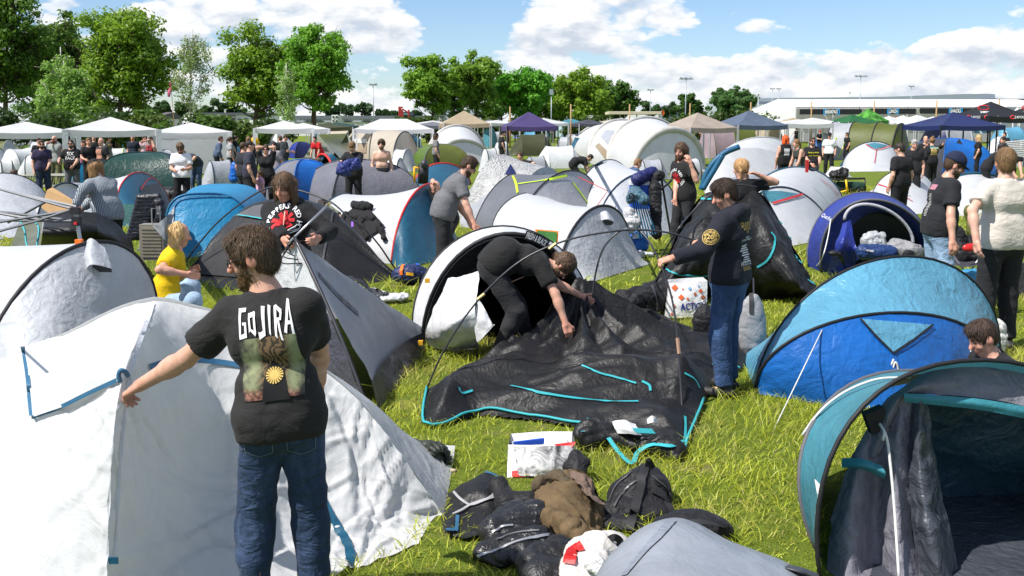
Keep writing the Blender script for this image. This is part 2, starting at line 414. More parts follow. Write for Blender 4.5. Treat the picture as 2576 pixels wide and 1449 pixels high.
def wrap(name, V, F, objs, c, right, up, nrm, mat, parent, lift=0.004, sub=0.03):
 bm=bmesh.new();vs=[bm.verts.new((p[0], p[1], 0))for p in V]
 for f in F:
  try:bm.faces.new([vs[i]for i in f])
  except ValueError:pass
 bmesh.ops.triangulate(bm, faces=bm.faces)
 for _ in range(3):
  es=[e for e in bm.edges if e.calc_length()>sub]
  if not es:break
  bmesh.ops.subdivide_edges(bm, edges=es, cuts=1)
 bmesh.ops.triangulate(bm, faces=bm.faces);bm.verts.index_update()
 T=bvh(objs);out=[]
 for v in bm.verts:
  q=c+right*v.co.x+up*v.co.y
  h=T.ray_cast(q+nrm*0.35, -nrm, 0.75)
  if h[0]is None:
   h=T.find_nearest(q)
  nn=h[1]if h[1].dot(nrm)>0 else-h[1]
  out.append(h[0]+nn*lift)
 FF=[tuple(v.index for v in f.verts)for f in bm.faces];bm.free()
 return mk(name, out, FF, mat, parent, True)
def letter(body, objs, p0, p1, size, mat, parent, bold=0.0, name='lettering', spacing=1.0, lift=0.004):
 a, na=hit(objs, *p0);b, nb=hit(objs, *p1)
 if a is None or b is None:return None
 c=(a+b)/2;nrm=(na if na.dot(EYE-a)>0 else-na)+(nb if nb.dot(EYE-b)>0 else-nb);nrm.normalize()
 right=(b-a);ln=right.length;right.normalize();up=nrm.cross(right).normalized();nrm=right.cross(up)
 V, F=text_vf(body, 1.0, bold, spacing)
 xs=[v[0]for v in V];wd=max(xs)-min(xs);sz=size/FPX*c.y
 sx=ln/wd;V=[(v[0]*sx, v[1]*sz*1.35)for v in V]
 return wrap(name, V, F, objs, c, right, up, nrm, mat, parent, lift)
FOOT=[]
def ground_mat():
 m=bpy.data.materials.new('meadow_soil');m.use_nodes=True;t=NT(m.node_tree);pb=t.n['Principled BSDF']
 co=t.new('ShaderNodeTexCoord').outputs['Object']
 a=t.noise(co, 0.9, 6, 0.65);b=t.noise(co, 9, 5, 0.7);c=t.noise(t.vmath('MULTIPLY', co, (1, 1, 1)), 70, 3, 0.7)
 col=t.mix(t.ramp(b, [(0.3, 0.0), (0.7, 1.0)]), (0.08, 0.12, 0.015), (0.19, 0.25, 0.03))
 col=t.mix(t.ramp(a, [(0.56, 0.0), (0.68, 0.8)]), col, (0.30, 0.24, 0.12))
 col=t.mix(t.math('MULTIPLY', c, 0.5), col, (0.16, 0.21, 0.03))
 t.link(col, pb.inputs['Base Color']);pb.inputs['Roughness'].default_value=0.95;pb.inputs['Specular IOR Level'].default_value=0.1
 bp=t.new('ShaderNodeBump');bp.inputs['Strength'].default_value=0.8;bp.inputs['Distance'].default_value=0.05
 t.link(t.math('ADD', b, c), bp.inputs['Height']);t.link(bp.outputs[0], pb.inputs['Normal'])
 return m
gm=MB();gm.add([(-1500, -60, 0), (1500, -60, 0), (1500, 3000, 0), (-1500, 3000, 0)], [(0, 1, 2, 3)])
go_=gm.build('ground', ground_mat());go_['kind']='structure'
def leaf_mat(a, b, trans=0.42, name='leaves', rough=0.5, third=None):
 key=('leaf', a, b)
 if key in MATS:return MATS[key]
 m=bpy.data.materials.new(name);m.use_nodes=True;t=NT(m.node_tree);t.n.clear()
 r=t.new('ShaderNodeNewGeometry').outputs['Random Per Island']
 co=t.new('ShaderNodeTexCoord').outputs['Object']
 big=t.ramp(t.noise(co, 0.35, 3), [(0.35, 0.0), (0.65, 1.0)])
 f=t.math('ADD', t.math('MULTIPLY', r, 0.6), t.math('MULTIPLY', big, 0.4))
 cc=t.mix(f, a, b)
 if third:cc=t.mix(t.math('MULTIPLY', t.ramp(t.noise(co, 0.8, 4, 0.65), [(0.5, 0.0), (0.66, 1.0)]), t.ramp(r, [(0.25, 1.0), (0.8, 0.35)])), cc, third)
 pb=t.new('ShaderNodeBsdfPrincipled');t.link(cc, pb.inputs['Base Color']);pb.inputs['Roughness'].default_value=rough;pb.inputs['Specular IOR Level'].default_value=0.3
 tr=t.new('ShaderNodeBsdfTranslucent');t.link(t.mix(0.5, cc, tuple(min(1, x*1.3)for x in b)), tr.inputs[0])
 ms=t.new('ShaderNodeMixShader');ms.inputs[0].default_value=trans;t.link(pb.outputs[0], ms.inputs[1]);t.link(tr.outputs[0], ms.inputs[2])
 o=t.new('ShaderNodeOutputMaterial');t.link(ms.outputs[0], o.inputs[0])
 MATS[key]=m;return m
BARK=plain((0.09, 0.07, 0.05), 0.9, bump=0.6, scale=30, var=0.2, name='bark')
def birch_bark():
 m=bpy.data.materials.new('birch_bark');m.use_nodes=True;t=NT(m.node_tree);pb=t.n['Principled BSDF']
 co=t.new('ShaderNodeTexCoord').outputs['Object']
 n=t.noise(t.vmath('MULTIPLY', co, (1, 1, 4)), 2.2, 4, 0.6)
 t.link(t.mix(t.ramp(n, [(0.52, 0.0), (0.6, 1.0)]), (0.55, 0.52, 0.47), (0.06, 0.05, 0.04)), pb.inputs['Base Color']);pb.inputs['Roughness'].default_value=0.8
 return m
BIRCH=birch_bark()
def leaves_vf(C, N, size, rng, asp=0.6):
 n=len(C);r=rng.normal(size=(n, 3));N=N/(np.linalg.norm(N, axis=1, keepdims=True)+1e-9)
 U=np.cross(N, r);U/=np.linalg.norm(U, axis=1, keepdims=True)+1e-9;Wv=np.cross(N, U)
 s=size*rng.uniform(0.6, 1.35, (n, 1));U=U*s;Wv=Wv*s*asp
 V=np.stack([C-U, C+Wv+N*s*0.15, C+U, C-Wv+N*s*0.15], 1).reshape(-1, 3)
 return V, np.arange(4*n).reshape(n, 4)
def tree(label, x, Y, top, left, right, bottom, colA, colB, n=9000, clumps=80, lsize=0.2, seed=0, trunk=0.3, bark=None, birch=False, lean=0.0, group='trees behind the camp', name='broadleaf_tree', dens=1.0):
 rng=np.random.default_rng(seed+100)
 base=np.array([(x-CX)/FPX*Y*1.0, Y, 0.0]);zt=P(x, top, Y).z;zb=max(0.6, P(x, bottom, Y).z)
 xl=P(left, 200, Y).x;xr=P(right, 200, Y).x;rx=(xr-xl)/2*1.1;cx=(xl+xr)/2;rz=(zt-zb)/2;cz=(zt+zb)/2
 t=thing(name, label, 'tree', tuple(base), group)
 bm_=bark or BARK
 d=rng.normal(size=(clumps, 3));d/=np.linalg.norm(d, axis=1, keepdims=True)
 rad=rng.uniform(0.12, 1.0, (clumps, 1))**0.5*rng.uniform(0.72, 1.12, (clumps, 1))
 shape=np.array([rx, rx*0.9, rz]);C=np.array([cx, Y, cz])+d*rad*shape*0.90
 if birch:C[:, 2]=cz+(C[:, 2]-cz);C[:, 0]=cx+(C[:, 0]-cx)*np.clip(1.25-0.75*(C[:, 2]-zb)/(zt-zb), 0.3, 1.1)
 cr=(rx+rz)/2*(0.185 if not birch else 0.16)*rng.uniform(0.5, 1.5, clumps)
 top_t=np.array([cx+lean, Y, zb+(zt-zb)*(0.62 if not birch else 0.95)])
 tp=spline([base, base*0.6+top_t*0.4+rng.normal(size=3)*[0.15, 0.15, 0], top_t], 6)
 tr=MB();tr.tube(tp, np.linspace(trunk, trunk*0.25, len(tp)), 8);tr.build('trunk', bm_, t, True)
 lb=MB();tz=tp[:, 2]
 for c, r_ in zip(C, cr):
  zz=min(max(zb*0.8, c[2]-abs(c[0]-cx)*0.5-0.6), tz[-1]);k=int(np.argmin(np.abs(tz-zz)));s0=tp[k]
  mid=(s0+c)/2+np.array([0, 0, -0.12*np.linalg.norm(c-s0)])+rng.normal(size=3)*0.12
  pp=spline([s0, mid, c], 3);lb.tube(pp, np.linspace(trunk*(0.34 if not birch else 0.14), 0.025, len(pp)), 3)
  for _ in range(2 if Y<100 else 0):
   e=c+rng.normal(size=3)*r_*0.7;lb.tube([pp[-3], (pp[-3]+e)/2+[0, 0, 0.1], e], [0.045, 0.03, 0.012], 3)
 lb.build('limbs', bm_, t, True)
 per=np.maximum(20, (n*dens*.85*cr**2/(cr**2).sum()).astype(int));PC=[];PN=[]
 for c, r_, k in zip(C, cr, per):
  dd=rng.normal(size=(k, 3));dd/=np.linalg.norm(dd, axis=1, keepdims=True);q=rng.uniform(0.05, 1, (k, 1))**0.55*rng.uniform(0.75, 1.25, (k, 1))
  pos=c+dd*q*r_*np.array([1.15, 1.15, 0.85])
  if birch:pos[:, 2]-=np.abs(rng.normal(size=k))*r_*0.9
  PC.append(pos);PN.append(dd+rng.normal(size=(k, 3))*0.6+[0, 0, 0.5])
 V, F=leaves_vf(np.vstack(PC), np.vstack(PN), lsize, rng)
 mk('crown', V, F, leaf_mat(tuple(c*q for c, q in zip(colA, (1.7, 2.0, 1.7))), tuple(c*q for c, q in zip(colB, (1.6, 1.95, 1.6)))), t, False)
 return t
def bush(label, x, Y, top, left, right, colA, colB, n=1500, lsize=0.16, seed=0, group='shrubs along the edge of the camp', name='shrub'):
 rng=np.random.default_rng(seed+900);zt=P(x, top, Y).z;xl=P(left, 250, Y).x;xr=P(right, 250, Y).x
 base=((xl+xr)/2, Y, 0);t=thing(name, label, 'shrub', base, group)
 k=max(5, int((xr-xl)*2));C=np.stack([rng.uniform(xl, xr, k), Y+rng.normal(size=k)*0.7, zt*rng.uniform(0.35, 0.86, k)], 1)
 st=MB()
 for c in C:st.tube([(c[0]*0.8+base[0]*0.2, c[1], 0), tuple(c)], [0.06, 0.02], 4)
 st.build('stems', BARK, t, True)
 PC=[];PN=[]
 for c in C:
  kk=n//k;dd=rng.normal(size=(kk, 3));dd/=np.linalg.norm(dd, axis=1, keepdims=True);r_=zt*rng.uniform(0.2, 0.42)
  p=c+dd*rng.uniform(0.2, 1.1, (kk, 1))**0.5*r_*[1.2, 1.2, 1];p[:, 2]=np.clip(p[:, 2], 0.05, zt*1.05);PC.append(p);PN.append(dd+rng.normal(size=(kk, 3))*0.6+[0, 0, 0.5])
 V, F=leaves_vf(np.vstack(PC), np.vstack(PN), lsize, rng);mk('foliage', V, F, leaf_mat(colA, colB), t, False)
 return t
DK=(0.022, 0.045, 0.010);MG=(0.05, 0.10, 0.015);LG=(0.10, 0.19, 0.02);YG=(0.17, 0.20, 0.02);BG=(0.08, 0.20, 0.02);PG=(0.12, 0.16, 0.05)
YB=(0.155, 0.20, 0.018)
tree('dark tall oak cut by the left edge of the picture', 20, 88, -60, -75, 125, 300, (0.025, 0.05, 0.01), (0.10, 0.15, 0.02), 17000, 110, 0.19, 1, 0.32)
tree('dark oak standing behind the pale birch at left', 155, 94, 6, 85, 235, 300, (0.025, 0.05, 0.01), (0.09, 0.13, 0.02), 13000, 80, 0.19, 2, 0.3)
tree('tall broad oak with yellowish sunlit leaves left of the lone birch', 300, 86, -8, 190, 440, 288, (0.04, 0.075, 0.01), YB, 20000, 130, 0.19, 3, 0.36)
tree('pale green birch growing in front of the dark left oaks', 152, 80, 108, 76, 236, 312, (0.09, 0.13, 0.035), (0.20, 0.27, 0.06), 9500, 70, 0.12, 4, 0.15, BIRCH, True, name='birch_tree')
tree('thin lone birch with white trunk and sparse leaves', 482, 82, 60, 430, 548, 280, (0.08, 0.10, 0.035), (0.16, 0.19, 0.06), 4800, 60, 0.09, 5, 0.15, BIRCH, True, name='birch_tree')
tree('oak with yellow green lower leaves left of the round tree', 640, 98, 52, 552, 760, 312, (0.04, 0.08, 0.01), YB, 19000, 120, 0.19, 6, 0.32)
tree('round bright green tree at the right of the pair', 790, 94, 55, 694, 890, 280, (0.05, 0.11, 0.015), (0.13, 0.22, 0.02), 17000, 110, 0.19, 7, 0.34)
tree('slim pale birch between the yellowish oak and the round tree', 716, 88, 148, 684, 758, 312, PG, (0.2, 0.25, 0.08), 3200, 40, 0.10, 8, 0.12, BIRCH, True, name='birch_tree')
tree('leftmost tree of the middle row with two thin trunks', 1082, 116, 118, 1008, 1156, 286, (0.05, 0.10, 0.014), (0.15, 0.21, 0.02), 11000, 84, 0.22, 9, 0.32)
tree('tree second from left in the middle row behind the beige canopy', 1198, 120, 115, 1130, 1268, 296, (0.04, 0.08, 0.012), (0.14, 0.19, 0.02), 10000, 76, 0.22, 10, 0.34)
tree('deep green round tree in the centre of the middle row', 1315, 124, 150, 1238, 1396, 312, (0.04, 0.10, 0.012), (0.10, 0.23, 0.02), 12000, 90, 0.23, 11, 0.36)
tree('yellowish tree right of the deep green round one', 1458, 128, 168, 1378, 1540, 314, (0.06, 0.10, 0.012), YB, 12000, 90, 0.23, 12, 0.36)
tree('low dark tree at the right end of the middle row', 1555, 132, 194, 1495, 1610, 314, (0.025, 0.05, 0.012), (0.07, 0.12, 0.02), 7000, 60, 0.25, 13, 0.3)
tree('dark bluish tree behind the gap in the middle row', 1392, 146, 178, 1330, 1450, 312, DK, (0.06, 0.11, 0.02), 5000, 50, 0.28, 14, 0.3)
tree('small dark tree left of the tall bush near the hall', 1742, 146, 228, 1704, 1780, 300, DK, (0.06, 0.10, 0.02), 4000, 40, 0.28, 15, 0.25)
tree('wide dark bushy tree left of the long grey hall', 1838, 144, 205, 1775, 1912, 312, (0.028, 0.055, 0.018), (0.065, 0.11, 0.035), 9500, 70, 0.27, 16, 0.3)
for i, (x, tp_, l, r, nm)in enumerate([(1140, 168, 1085, 1196, 'between the first two middle trees'), (1258, 176, 1205, 1310, 'behind the gap left of the deep green tree'), (1375, 190, 1320, 1430, 'behind the right side of the deep green tree'), (1505, 190, 1445, 1565, 'behind the yellowish middle tree'), (225, 90, 150, 290, 'between the two left oaks'), (90, 60, 30, 150, 'behind the pale birch on its left')]):
 tree('dark green background tree '+nm, x, 150 if i<4 else 104, tp_, l, r, 316, (0.03, 0.06, 0.014), (0.08, 0.13, 0.02), 6500, 56, 0.27 if i<4 else.22, 60+i, 0.25)
far=[(352, 262, 330, 385), (405, 252, 380, 432), (452, 250, 428, 478), (505, 262, 488, 530), (548, 244, 515, 580), (588, 250, 566, 612), (842, 262, 826, 858), (872, 256, 852, 890), (905, 252, 884, 940), (958, 274, 940, 975), (985, 279, 970, 1002), (822, 246, 814, 832), (1040, 280, 1020, 1060), (1646, 250, 1608, 1668), (1690, 258, 1662, 1712), (1160, 276, 1130, 1190), (1220, 280, 1190, 1250)]
for i, (x, tp_, l, r)in enumerate(far):
 where=['farthest left', 'behind the small white house', 'right of the flag pole', 'behind the birch trunk', 'left of the yellowish oak', 'just behind the yellowish oak', 'first right of the round tree', 'second right of the round tree', 'left of the tall lamp mast', 'right of the tall lamp mast', 'left of the red steel frame', 'thin and spire shaped behind the round tree', 'right of the red steel frame', 'left of the far lamp masts', 'left of the glass pavilion', 'beside the light grey hall', 'right of the light grey hall'][i]
 tree('far dark tree on the horizon, '+where, x, 190, tp_, l, r, 296, (0.022, 0.04, 0.018), (0.045, 0.075, 0.025), 1100, 14, 0.5, 40+i, 0.25, group='far trees on the horizon', name='far_tree')
hs=[(30, 70, 262, -40, 70), (95, 72, 272, 55, 135), (150, 66, 284, 110, 195), (215, 70, 276, 180, 260), (275, 68, 288, 240, 320), (335, 72, 284, 300, 372), (365, 70, 296, 345, 398), (455, 66, 302, 428, 485), (505, 70, 294, 478, 535), (555, 66, 297, 520, 590), (605, 70, 301, 575, 640), (650, 66, 307, 625, 680), (690, 74, 302, 668, 718)]
for i, (x, Y, tp_, l, r)in enumerate(hs):
 where=['at the left edge of the picture', 'behind the leftmost white gazebo', 'under the pale birch', 'behind the open white gazebo, left', 'behind the peak of the open white gazebo', 'behind the right side of the open white gazebo', 'in front of the small white house', 'left of the lone birch trunk', 'right of the lone birch trunk', 'in front of the white office windows', 'at the foot of the yellowish oak, left', 'at the foot of the yellowish oak, right', 'below the slim birch'][i]
 c=[(DK, MG), (MG, LG), (MG, (0.14, 0.2, 0.03)), (DK, LG)][i%4]if i>3 else[(DK, MG), (MG, LG)][i%2]
 bush('leafy green shrub '+where, x, Y, tp_, l, r, c[0], c[1], 1500, 0.17, i)
for i, (x, l, r, tp_)in enumerate([(1010, 985, 1040, 299), (1075, 1045, 1105, 296), (1150, 1120, 1185, 298), (1230, 1195, 1270, 297), (1300, 1275, 1335, 295), (1370, 1340, 1405, 299), (1450, 1415, 1485, 296), (1530, 1495, 1565, 295), (1690, 1660, 1720, 288), (1775, 1745, 1810, 284), (1860, 1825, 1900, 283), (1905, 1885, 1930, 290)]):
 bush('low green hedge shrub '+['right of the red steel frame', 'under the leftmost middle tree', 'left of the beige pointed canopy', 'under the second middle tree', 'under the deep green tree', 'left of the short lamp mast', 'under the yellowish middle tree', 'under the low dark tree', 'below the glass pavilion', 'left of the dark bushy tree', 'under the dark bushy tree', 'at the left end of the long hall'][i], x, 112, tp_, l, r, (0.03, 0.06, 0.012), (0.09, 0.14, 0.025), 700, .26, 30+i)
def bx(px0, px1, py0, py1, Y, depth, z0=0.0):
 a=P(px0, py0, Y);b=P(px1, py1, Y);return(a.x, Y, z0 if py1 is None else max(0.0, b.z)), (b.x, Y+depth, a.z)
LGREY=plain((0.36, 0.40, 0.44), 0.6, name='metal_cladding', var=0.05);WHITE_W=plain((0.72, 0.72, 0.70), 0.7, name='white_render', var=0.04);GLASS=plain((0.03, 0.04, 0.05), 0.15, name='window_glass', spec=0.6);DGREY=plain((0.09, 0.10, 0.12), 0.7, name='dark_cladding')
ROOF=plain((0.10, 0.09, 0.09), 0.8, name='roof_tile', bump=0.3)
t=thing('house', 'small white gabled house with dark roof behind the shrubs at left', 'house', P(392, 310, 150).xy.to_3d())
lo, hi=bx(378, 410, 297, 316, 150, 9);lo=(lo[0], lo[1], 0);MB().box(lo, hi).build('wall', WHITE_W, t)
px=P(381, 289, 150);rf=MB();xm=lo[0]+0.5;zr=P(380, 288, 150).z
rf.add([(lo[0]-.2, 149.8, hi[2]), (lo[0]+1.0, 149.8, zr), (hi[0]+.2, 149.8, zr-.1), (hi[0]+.2, 149.6, hi[2]-.1), (lo[0]-.2, 159.2, hi[2]), (lo[0]+1.0, 154.5, zr+.4), (hi[0]+.2, 154.5, zr+.4), (hi[0]+.2, 159.2, hi[2]-.1)], [(0, 1, 2, 3), (4, 5, 6, 7), (0, 1, 5, 4), (3, 2, 6, 7), (1, 2, 6, 5)]);rf.build('roof', ROOF, t)
gb=MB();gb.add([(lo[0]-.25, 149.75, hi[2]-.3), (lo[0]+1.0, 149.7, zr), (lo[0]+1.9, 149.7, hi[2]-.3)], [(0, 1, 2)]);gb.build('gable', WHITE_W, t)
t=thing('office_building', 'low white office block with small dark windows behind the yellowish oak', 'building', P(570, 310, 160).xy.to_3d())
lo, hi=bx(488, 660, 289, 318, 160, 12);MB().box((lo[0], lo[1], 0), hi).build('wall', WHITE_W, t)
lo2, hi2=bx(574, 592, 287, 318, 159.8, 12);MB().box((lo2[0], lo2[1], 0), hi2).build('wall_panel', plain((0.22, 0.2, 0.18), 0.7), t)
for(a, b, c, d)in[(579, 585, 296, 301), (585.6, 590, 296, 301), (597, 601, 298.5, 302), (601.6, 606, 298.5, 302), (545, 550, 297, 301), (530, 536, 297, 301), (615, 621, 297, 301), (632, 638, 297, 301)]:
 l, h=bx(a, b, c, d, 159.6, 0.3);MB().box(l, h).build('window', GLASS, t)
MB().box((lo[0]-.1, 159.7, hi[2]+.002), (hi[0]+.1, 172, hi[2]+.35)).build('roof', DGREY, t)
t=thing('warehouse', 'long low warehouse with dark roof band and pale wall behind the white gazebos', 'building', P(900, 310, 175).xy.to_3d())
lo, hi=bx(735, 1085, 300, 318, 175, 30);MB().box((lo[0], lo[1], 0), hi).build('wall', WHITE_W, t)
lo, hi=bx(733, 1085, 291, 299.6, 174.7, 30);MB().box(lo, hi).build('roof_band', plain((0.13, 0.15, 0.17), 0.6), t)
for k in range(14):
 l, h=bx(745+k*24, 764+k*24, 303, 307, 174.6, 0.2);MB().box(l, h).build('window', GLASS if k%3 else LGREY, t)
for(x0, x1, y0, y1, nm)in[(834, 850, 289, 311, 'left of the beige tunnel tent'), (1104, 1117, 289, 304, 'left of the beige canopy')]:
 t=thing('container_cabin', 'white stacked cabin with four square windows '+nm, 'cabin', P((x0+x1)/2, 311, 120).xy.to_3d())
 l, h=bx(x0, x1, y0, y1, 120, 3);MB().box((l[0], l[1], 0), h).build('wall', WHITE_W, t)
 for i in(0, 1):
  for j in(0, 1):
   l, h=bx(x0+2+i*(x1-x0)/2, x0+(x1-x0)/2-1.5+i*(x1-x0)/2, y0+3+j*10, y0+7+j*10, 119.9, 0.2);MB().box(l, h).build('window', GLASS, t)
t=thing('grey_hall', 'light grey flat hall behind the left trees of the middle row', 'building', P(1160, 310, 200).xy.to_3d())
l, h=bx(1108, 1255, 275, 318, 200, 30);MB().box((l[0], l[1], 0), h).build('wall', LGREY, t)
l, h=bx(1090, 1112, 281, 318, 199, 30);MB().box((l[0], l[1], 0), h).build('annex', plain((0.3, 0.33, 0.36), 0.6), t)
t=thing('steel_structure', 'red steel frame with a dark cabin left of the middle trees', 'structure frame', P(1014, 310, 170).xy.to_3d());RED=plain((0.35, 0.03, 0.03), 0.5, name='red_paint')
f=MB()
for x in(1004, 1008, 1012, 1028):
 a=P(x, 268 if x<1012 else 276, 170);f.tube([(a.x, 170, 0), (a.x, 170, a.z)], 0.16, 5)
for y in(270, 279, 288):a=P(1003, y, 170);b=P(1014, y, 170);f.tube([a, b], 0.13, 5)
a=P(1012, 274, 170);b=P(1030, 285, 170);f.tube([a, b], 0.13, 5);f.build('frame', RED, t)
l, h=bx(1012, 1032, 281, 296, 171, 6);MB().box((l[0], l[1], 0), h).build('cabin', plain((0.08, 0.07, 0.08), 0.6), t);l, h=bx(1015, 1029, 285, 289, 170.8, .2);MB().box(l, h).build('window', plain((0.15, 0.3, 0.3), 0.2), t)
t=thing('glass_pavilion', 'dark glass pavilion with pitched roof behind the lamp masts', 'building', P(1700, 310, 210).xy.to_3d())
l, h=bx(1680, 1722, 270, 312, 210, 14);MB().box((l[0], l[1], 0), h).build('wall', plain((0.12, 0.17, 0.22), 0.25), t)
a=P(1676, 270, 209.5);b=P(1726, 270, 209.5);c=P(1698, 262, 209.5);MB().add([a, b, c, a+Vector((0, 15, 0)), b+Vector((0, 15, 0)), c+Vector((0, 15, 0))], [(0, 1, 2), (3, 5, 4), (0, 2, 5, 3), (1, 4, 5, 2)]).build('roof', DGREY, t)
for k in range(6):l, h=bx(1683+k*6.5, 1684+k*6.5, 271, 286, 209.7, .3);MB().box(l, h).build('mullion', LGREY, t)
t=thing('long_hall', 'long grey industrial hall with stepped roof behind the white marquee', 'building', P(2200, 310, 230).xy.to_3d())
l, h=bx(1905, 2504, 247, 318, 230, 60);MB().box((l[0], l[1], 0), h).build('wall', LGREY, t)
a=[P(1905, 247, 229.5), P(2060, 245, 229.5), P(2230, 243.5, 229.5), P(2420, 236.5, 229.5), P(2480, 235.5, 229.5), P(2503, 237, 229.5), P(2503, 258, 229.5), P(1905, 255, 229.5)]
MB().add([tuple(q)for q in a]+[(q.x, q.y+50, q.z)for q in a], [tuple(range(8))[::-1]]+[(i, (i+1)%8, 8+(i+1)%8, 8+i)for i in range(8)]).build('roof_edge', plain((0.27, 0.31, 0.36), 0.55), t)
l, h=bx(1905, 1960, 262, 318, 228, 3);MB().box((l[0], l[1], 0), h).build('side_block', plain((0.42, 0.46, 0.5), 0.6), t)
for k in range(9):
 l, h=bx(1965+k*60, 1966.2+k*60, 259, 275, 229.2, .3);MB().box(l, h).build('panel_joint', DGREY, t)
l, h=bx(2490, 2700, 254, 318, 226, 40);t2=thing('hall_annex', 'lower dark grey hall at the far right behind the peaked tents', 'building', ((l[0]+h[0])/2, 226, 0));MB().box((l[0], l[1], 0), h).build('wall', plain((0.2, 0.23, 0.27), 0.6), t2)
MB().box((l[0]-.2, 225.8, h[2]+.01), (h[0], 266, h[2]+.5)).build('roof', DGREY, t2)
MARQ=fabric((0.85, 0.85, 0.83), 0.6, 0.25, 0.05, 0.6, 0.3, 0.2, 0.02)
Ym=110
t=thing('food_marquee', 'long white food marquee with black sign boards', 'marquee', P(2200, 310, Ym).xy.to_3d())
e0=P(2004, 268, Ym);e1=P(2475, 270, Ym);r0=P(1962, 250.5, Ym+10);r1=P(2440, 249, Ym+10);b0=P(1925, 291, Ym+18)
zE=e0.z;zR=r0.z
x0, x1=e0.x, e1.x+8
nb=7
for k in range(nb):
 a=x0+(x1-x0)*k/nb;b=x0+(x1-x0)*(k+1)/nb;o=(r0.x-e0.x)
 MB().add([(a, Ym, zE), (b-.08, Ym, zE), (b-.08+o*.3, Ym+9, zR), (a+o*.3, Ym+9, zR)], [(0, 1, 2, 3)]).build('roof_panel', MARQ, t)
 MB().add([(a, Ym+18, zE), (b-.08, Ym+18, zE), (b-.08+o*.3, Ym+9, zR), (a+o*.3, Ym+9, zR)], [(3, 2, 1, 0)]).build('roof_panel', MARQ, t)
o=(r0.x-e0.x)*.3;MB().add([(x0, Ym, 0), (x0, Ym, zE), (x0+o, Ym+9, zR), (x0-2.2, Ym+18, zE*.8), (x0-2.2, Ym+18, 0)], [(4, 3, 2, 1, 0)]).build('gable_wall', MARQ, t)
MB().box((x0, Ym+17.8, 0), (x1, Ym+18, zE)).build('back_wall', MARQ, t)
for k in range(nb+1):
 a=x0+(x1-x0)*k/nb;MB().tube([(a, Ym+.1, 0), (a, Ym+.1, zE)], 0.09, 6).build('post', plain((0.6, 0.6, 0.6), 0.4, 0.5), t)
SIGNK=plain((0.012, 0.012, 0.014), 0.55, name='sign_black');SIGNW=plain((0.85, 0.85, 0.85), 0.6, name='sign_white', var=0);SIGNB=plain((0.02, 0.32, 0.7), 0.5, name='sign_blue', var=0)
for(a, b, y0, y1, word, tx)in[(2012.5, 2168, 274.5, 288, 'BREAKFAST', 2092), (2189, 2304, 273, 287, 'LUNCH', 2246.5), (2315, 2468, 272, 286, 'SNACKS', 2404)]:
 l, h=bx(a, b, y0, y1, Ym-.6, 0.12);sg=MB().box(l, h).build('sign_board', SIGNK, t)
 V, F=text_vf(word, 1.0, 0.03);wd=max(v[0]for v in V)-min(v[0]for v in V)
 wpx={'BREAKFAST':33, 'LUNCH':21, 'SNACKS':26}[word];pc=P(tx, (y0+y1)/2+.3, Ym-.63);sx=wpx/FPX*Ym/wd;sz=8.6/FPX*Ym/.70
 mk('lettering', [(pc.x+v[0]*sx, Ym-.63, pc.z+v[1]*sz)for v in V], F, SIGNW, sg, False)
 hw=(wpx/2+2.6)/FPX*Ym;hh=6/FPX*Ym;q=.10
 for s_ in(-1, 1):
  br=MB();br.box((pc.x+s_*hw-q/2, Ym-.66, pc.z-hh), (pc.x+s_*hw+q/2, Ym-.62, pc.z+hh))
  for v_ in(-1, 1):br.box((min(pc.x+s_*hw, pc.x+s_*(hw-.3)), Ym-.66, pc.z+v_*hh-q/2), (max(pc.x+s_*hw, pc.x+s_*(hw-.3)), Ym-.62, pc.z+v_*hh+q/2))
  br.build('bracket', SIGNB, sg)
rail=MB()
for k in range(60):
 a=P(2006+k*8, 272, Ym-.4);rail.tube([(a.x, Ym-.4, zE-.9), (a.x+.25, Ym-.4, zE-.1)], .025, 3)
rail.tube([(x0, Ym-.4, zE-.1), (x1, Ym-.4, zE-.1)], .04, 4);rail.build('truss', plain((0.5, 0.5, 0.5), 0.4, 0.6), t)
MB().box((x0+.5, Ym-1.5, .2), (x1, Ym-.7, 1.1)).build('counter', plain((0.3, 0.3, 0.3), 0.7), t)
for i, (x, y, wd)in enumerate([(2464, 260, 14), (2528, 262, 26), (2566, 260, 30)]):
 p=P(x, y, 140);r_=wd/FPX*140;t=thing('peaked_tent', 'small white peaked pagoda tent '+['at the right end of the marquee', 'second from the right edge beyond the black canopies', 'cut by the right edge beyond the black canopies'][i], 'tent', (p.x, 140, 0))
 hgt=p.z;m=MB();prof=[(r_, hgt*.55), (r_*.55, hgt*.66), (r_*.25, hgt*.82), (.05, hgt)]
 V=[];F=[]
 for rr, zz in prof:V+=[(p.x+sx_*rr, 140+sy_*rr, zz)for sx_, sy_ in((-1, -1), (1, -1), (1, 1), (-1, 1))]
 for j in range(3):
  for q in range(4):F.append((j*4+q, j*4+(q+1)%4, j*4+4+(q+1)%4, j*4+4+q))
 m.add(V, F);m.build('roof', MARQ, t, True)
 for sx_, sy_ in((-1, -1), (1, -1), (1, 1), (-1, 1)):MB().tube([(p.x+sx_*r_, 140+sy_*r_, 0), (p.x+sx_*r_, 140+sy_*r_, hgt*.56)], .08, 5).build('leg', WHITE_W, t)
t=thing('shelter_roof', 'long beige corrugated shelter roof on thin posts beyond the tents', 'shelter', P(1600, 310, 105).xy.to_3d())
a=P(1531, 281, 105);b=P(1665, 279, 105);m=MB();nn=40
for k in range(nn):
 xa=a.x+(b.x-a.x)*k/nn;m.box((xa, 105, a.z-.28+(k%2)*.04), (xa+(b.x-a.x)/nn*.92, 109, a.z+(k%2)*.04))
m.build('roof', plain((0.55, 0.50, 0.36), 0.7), t)
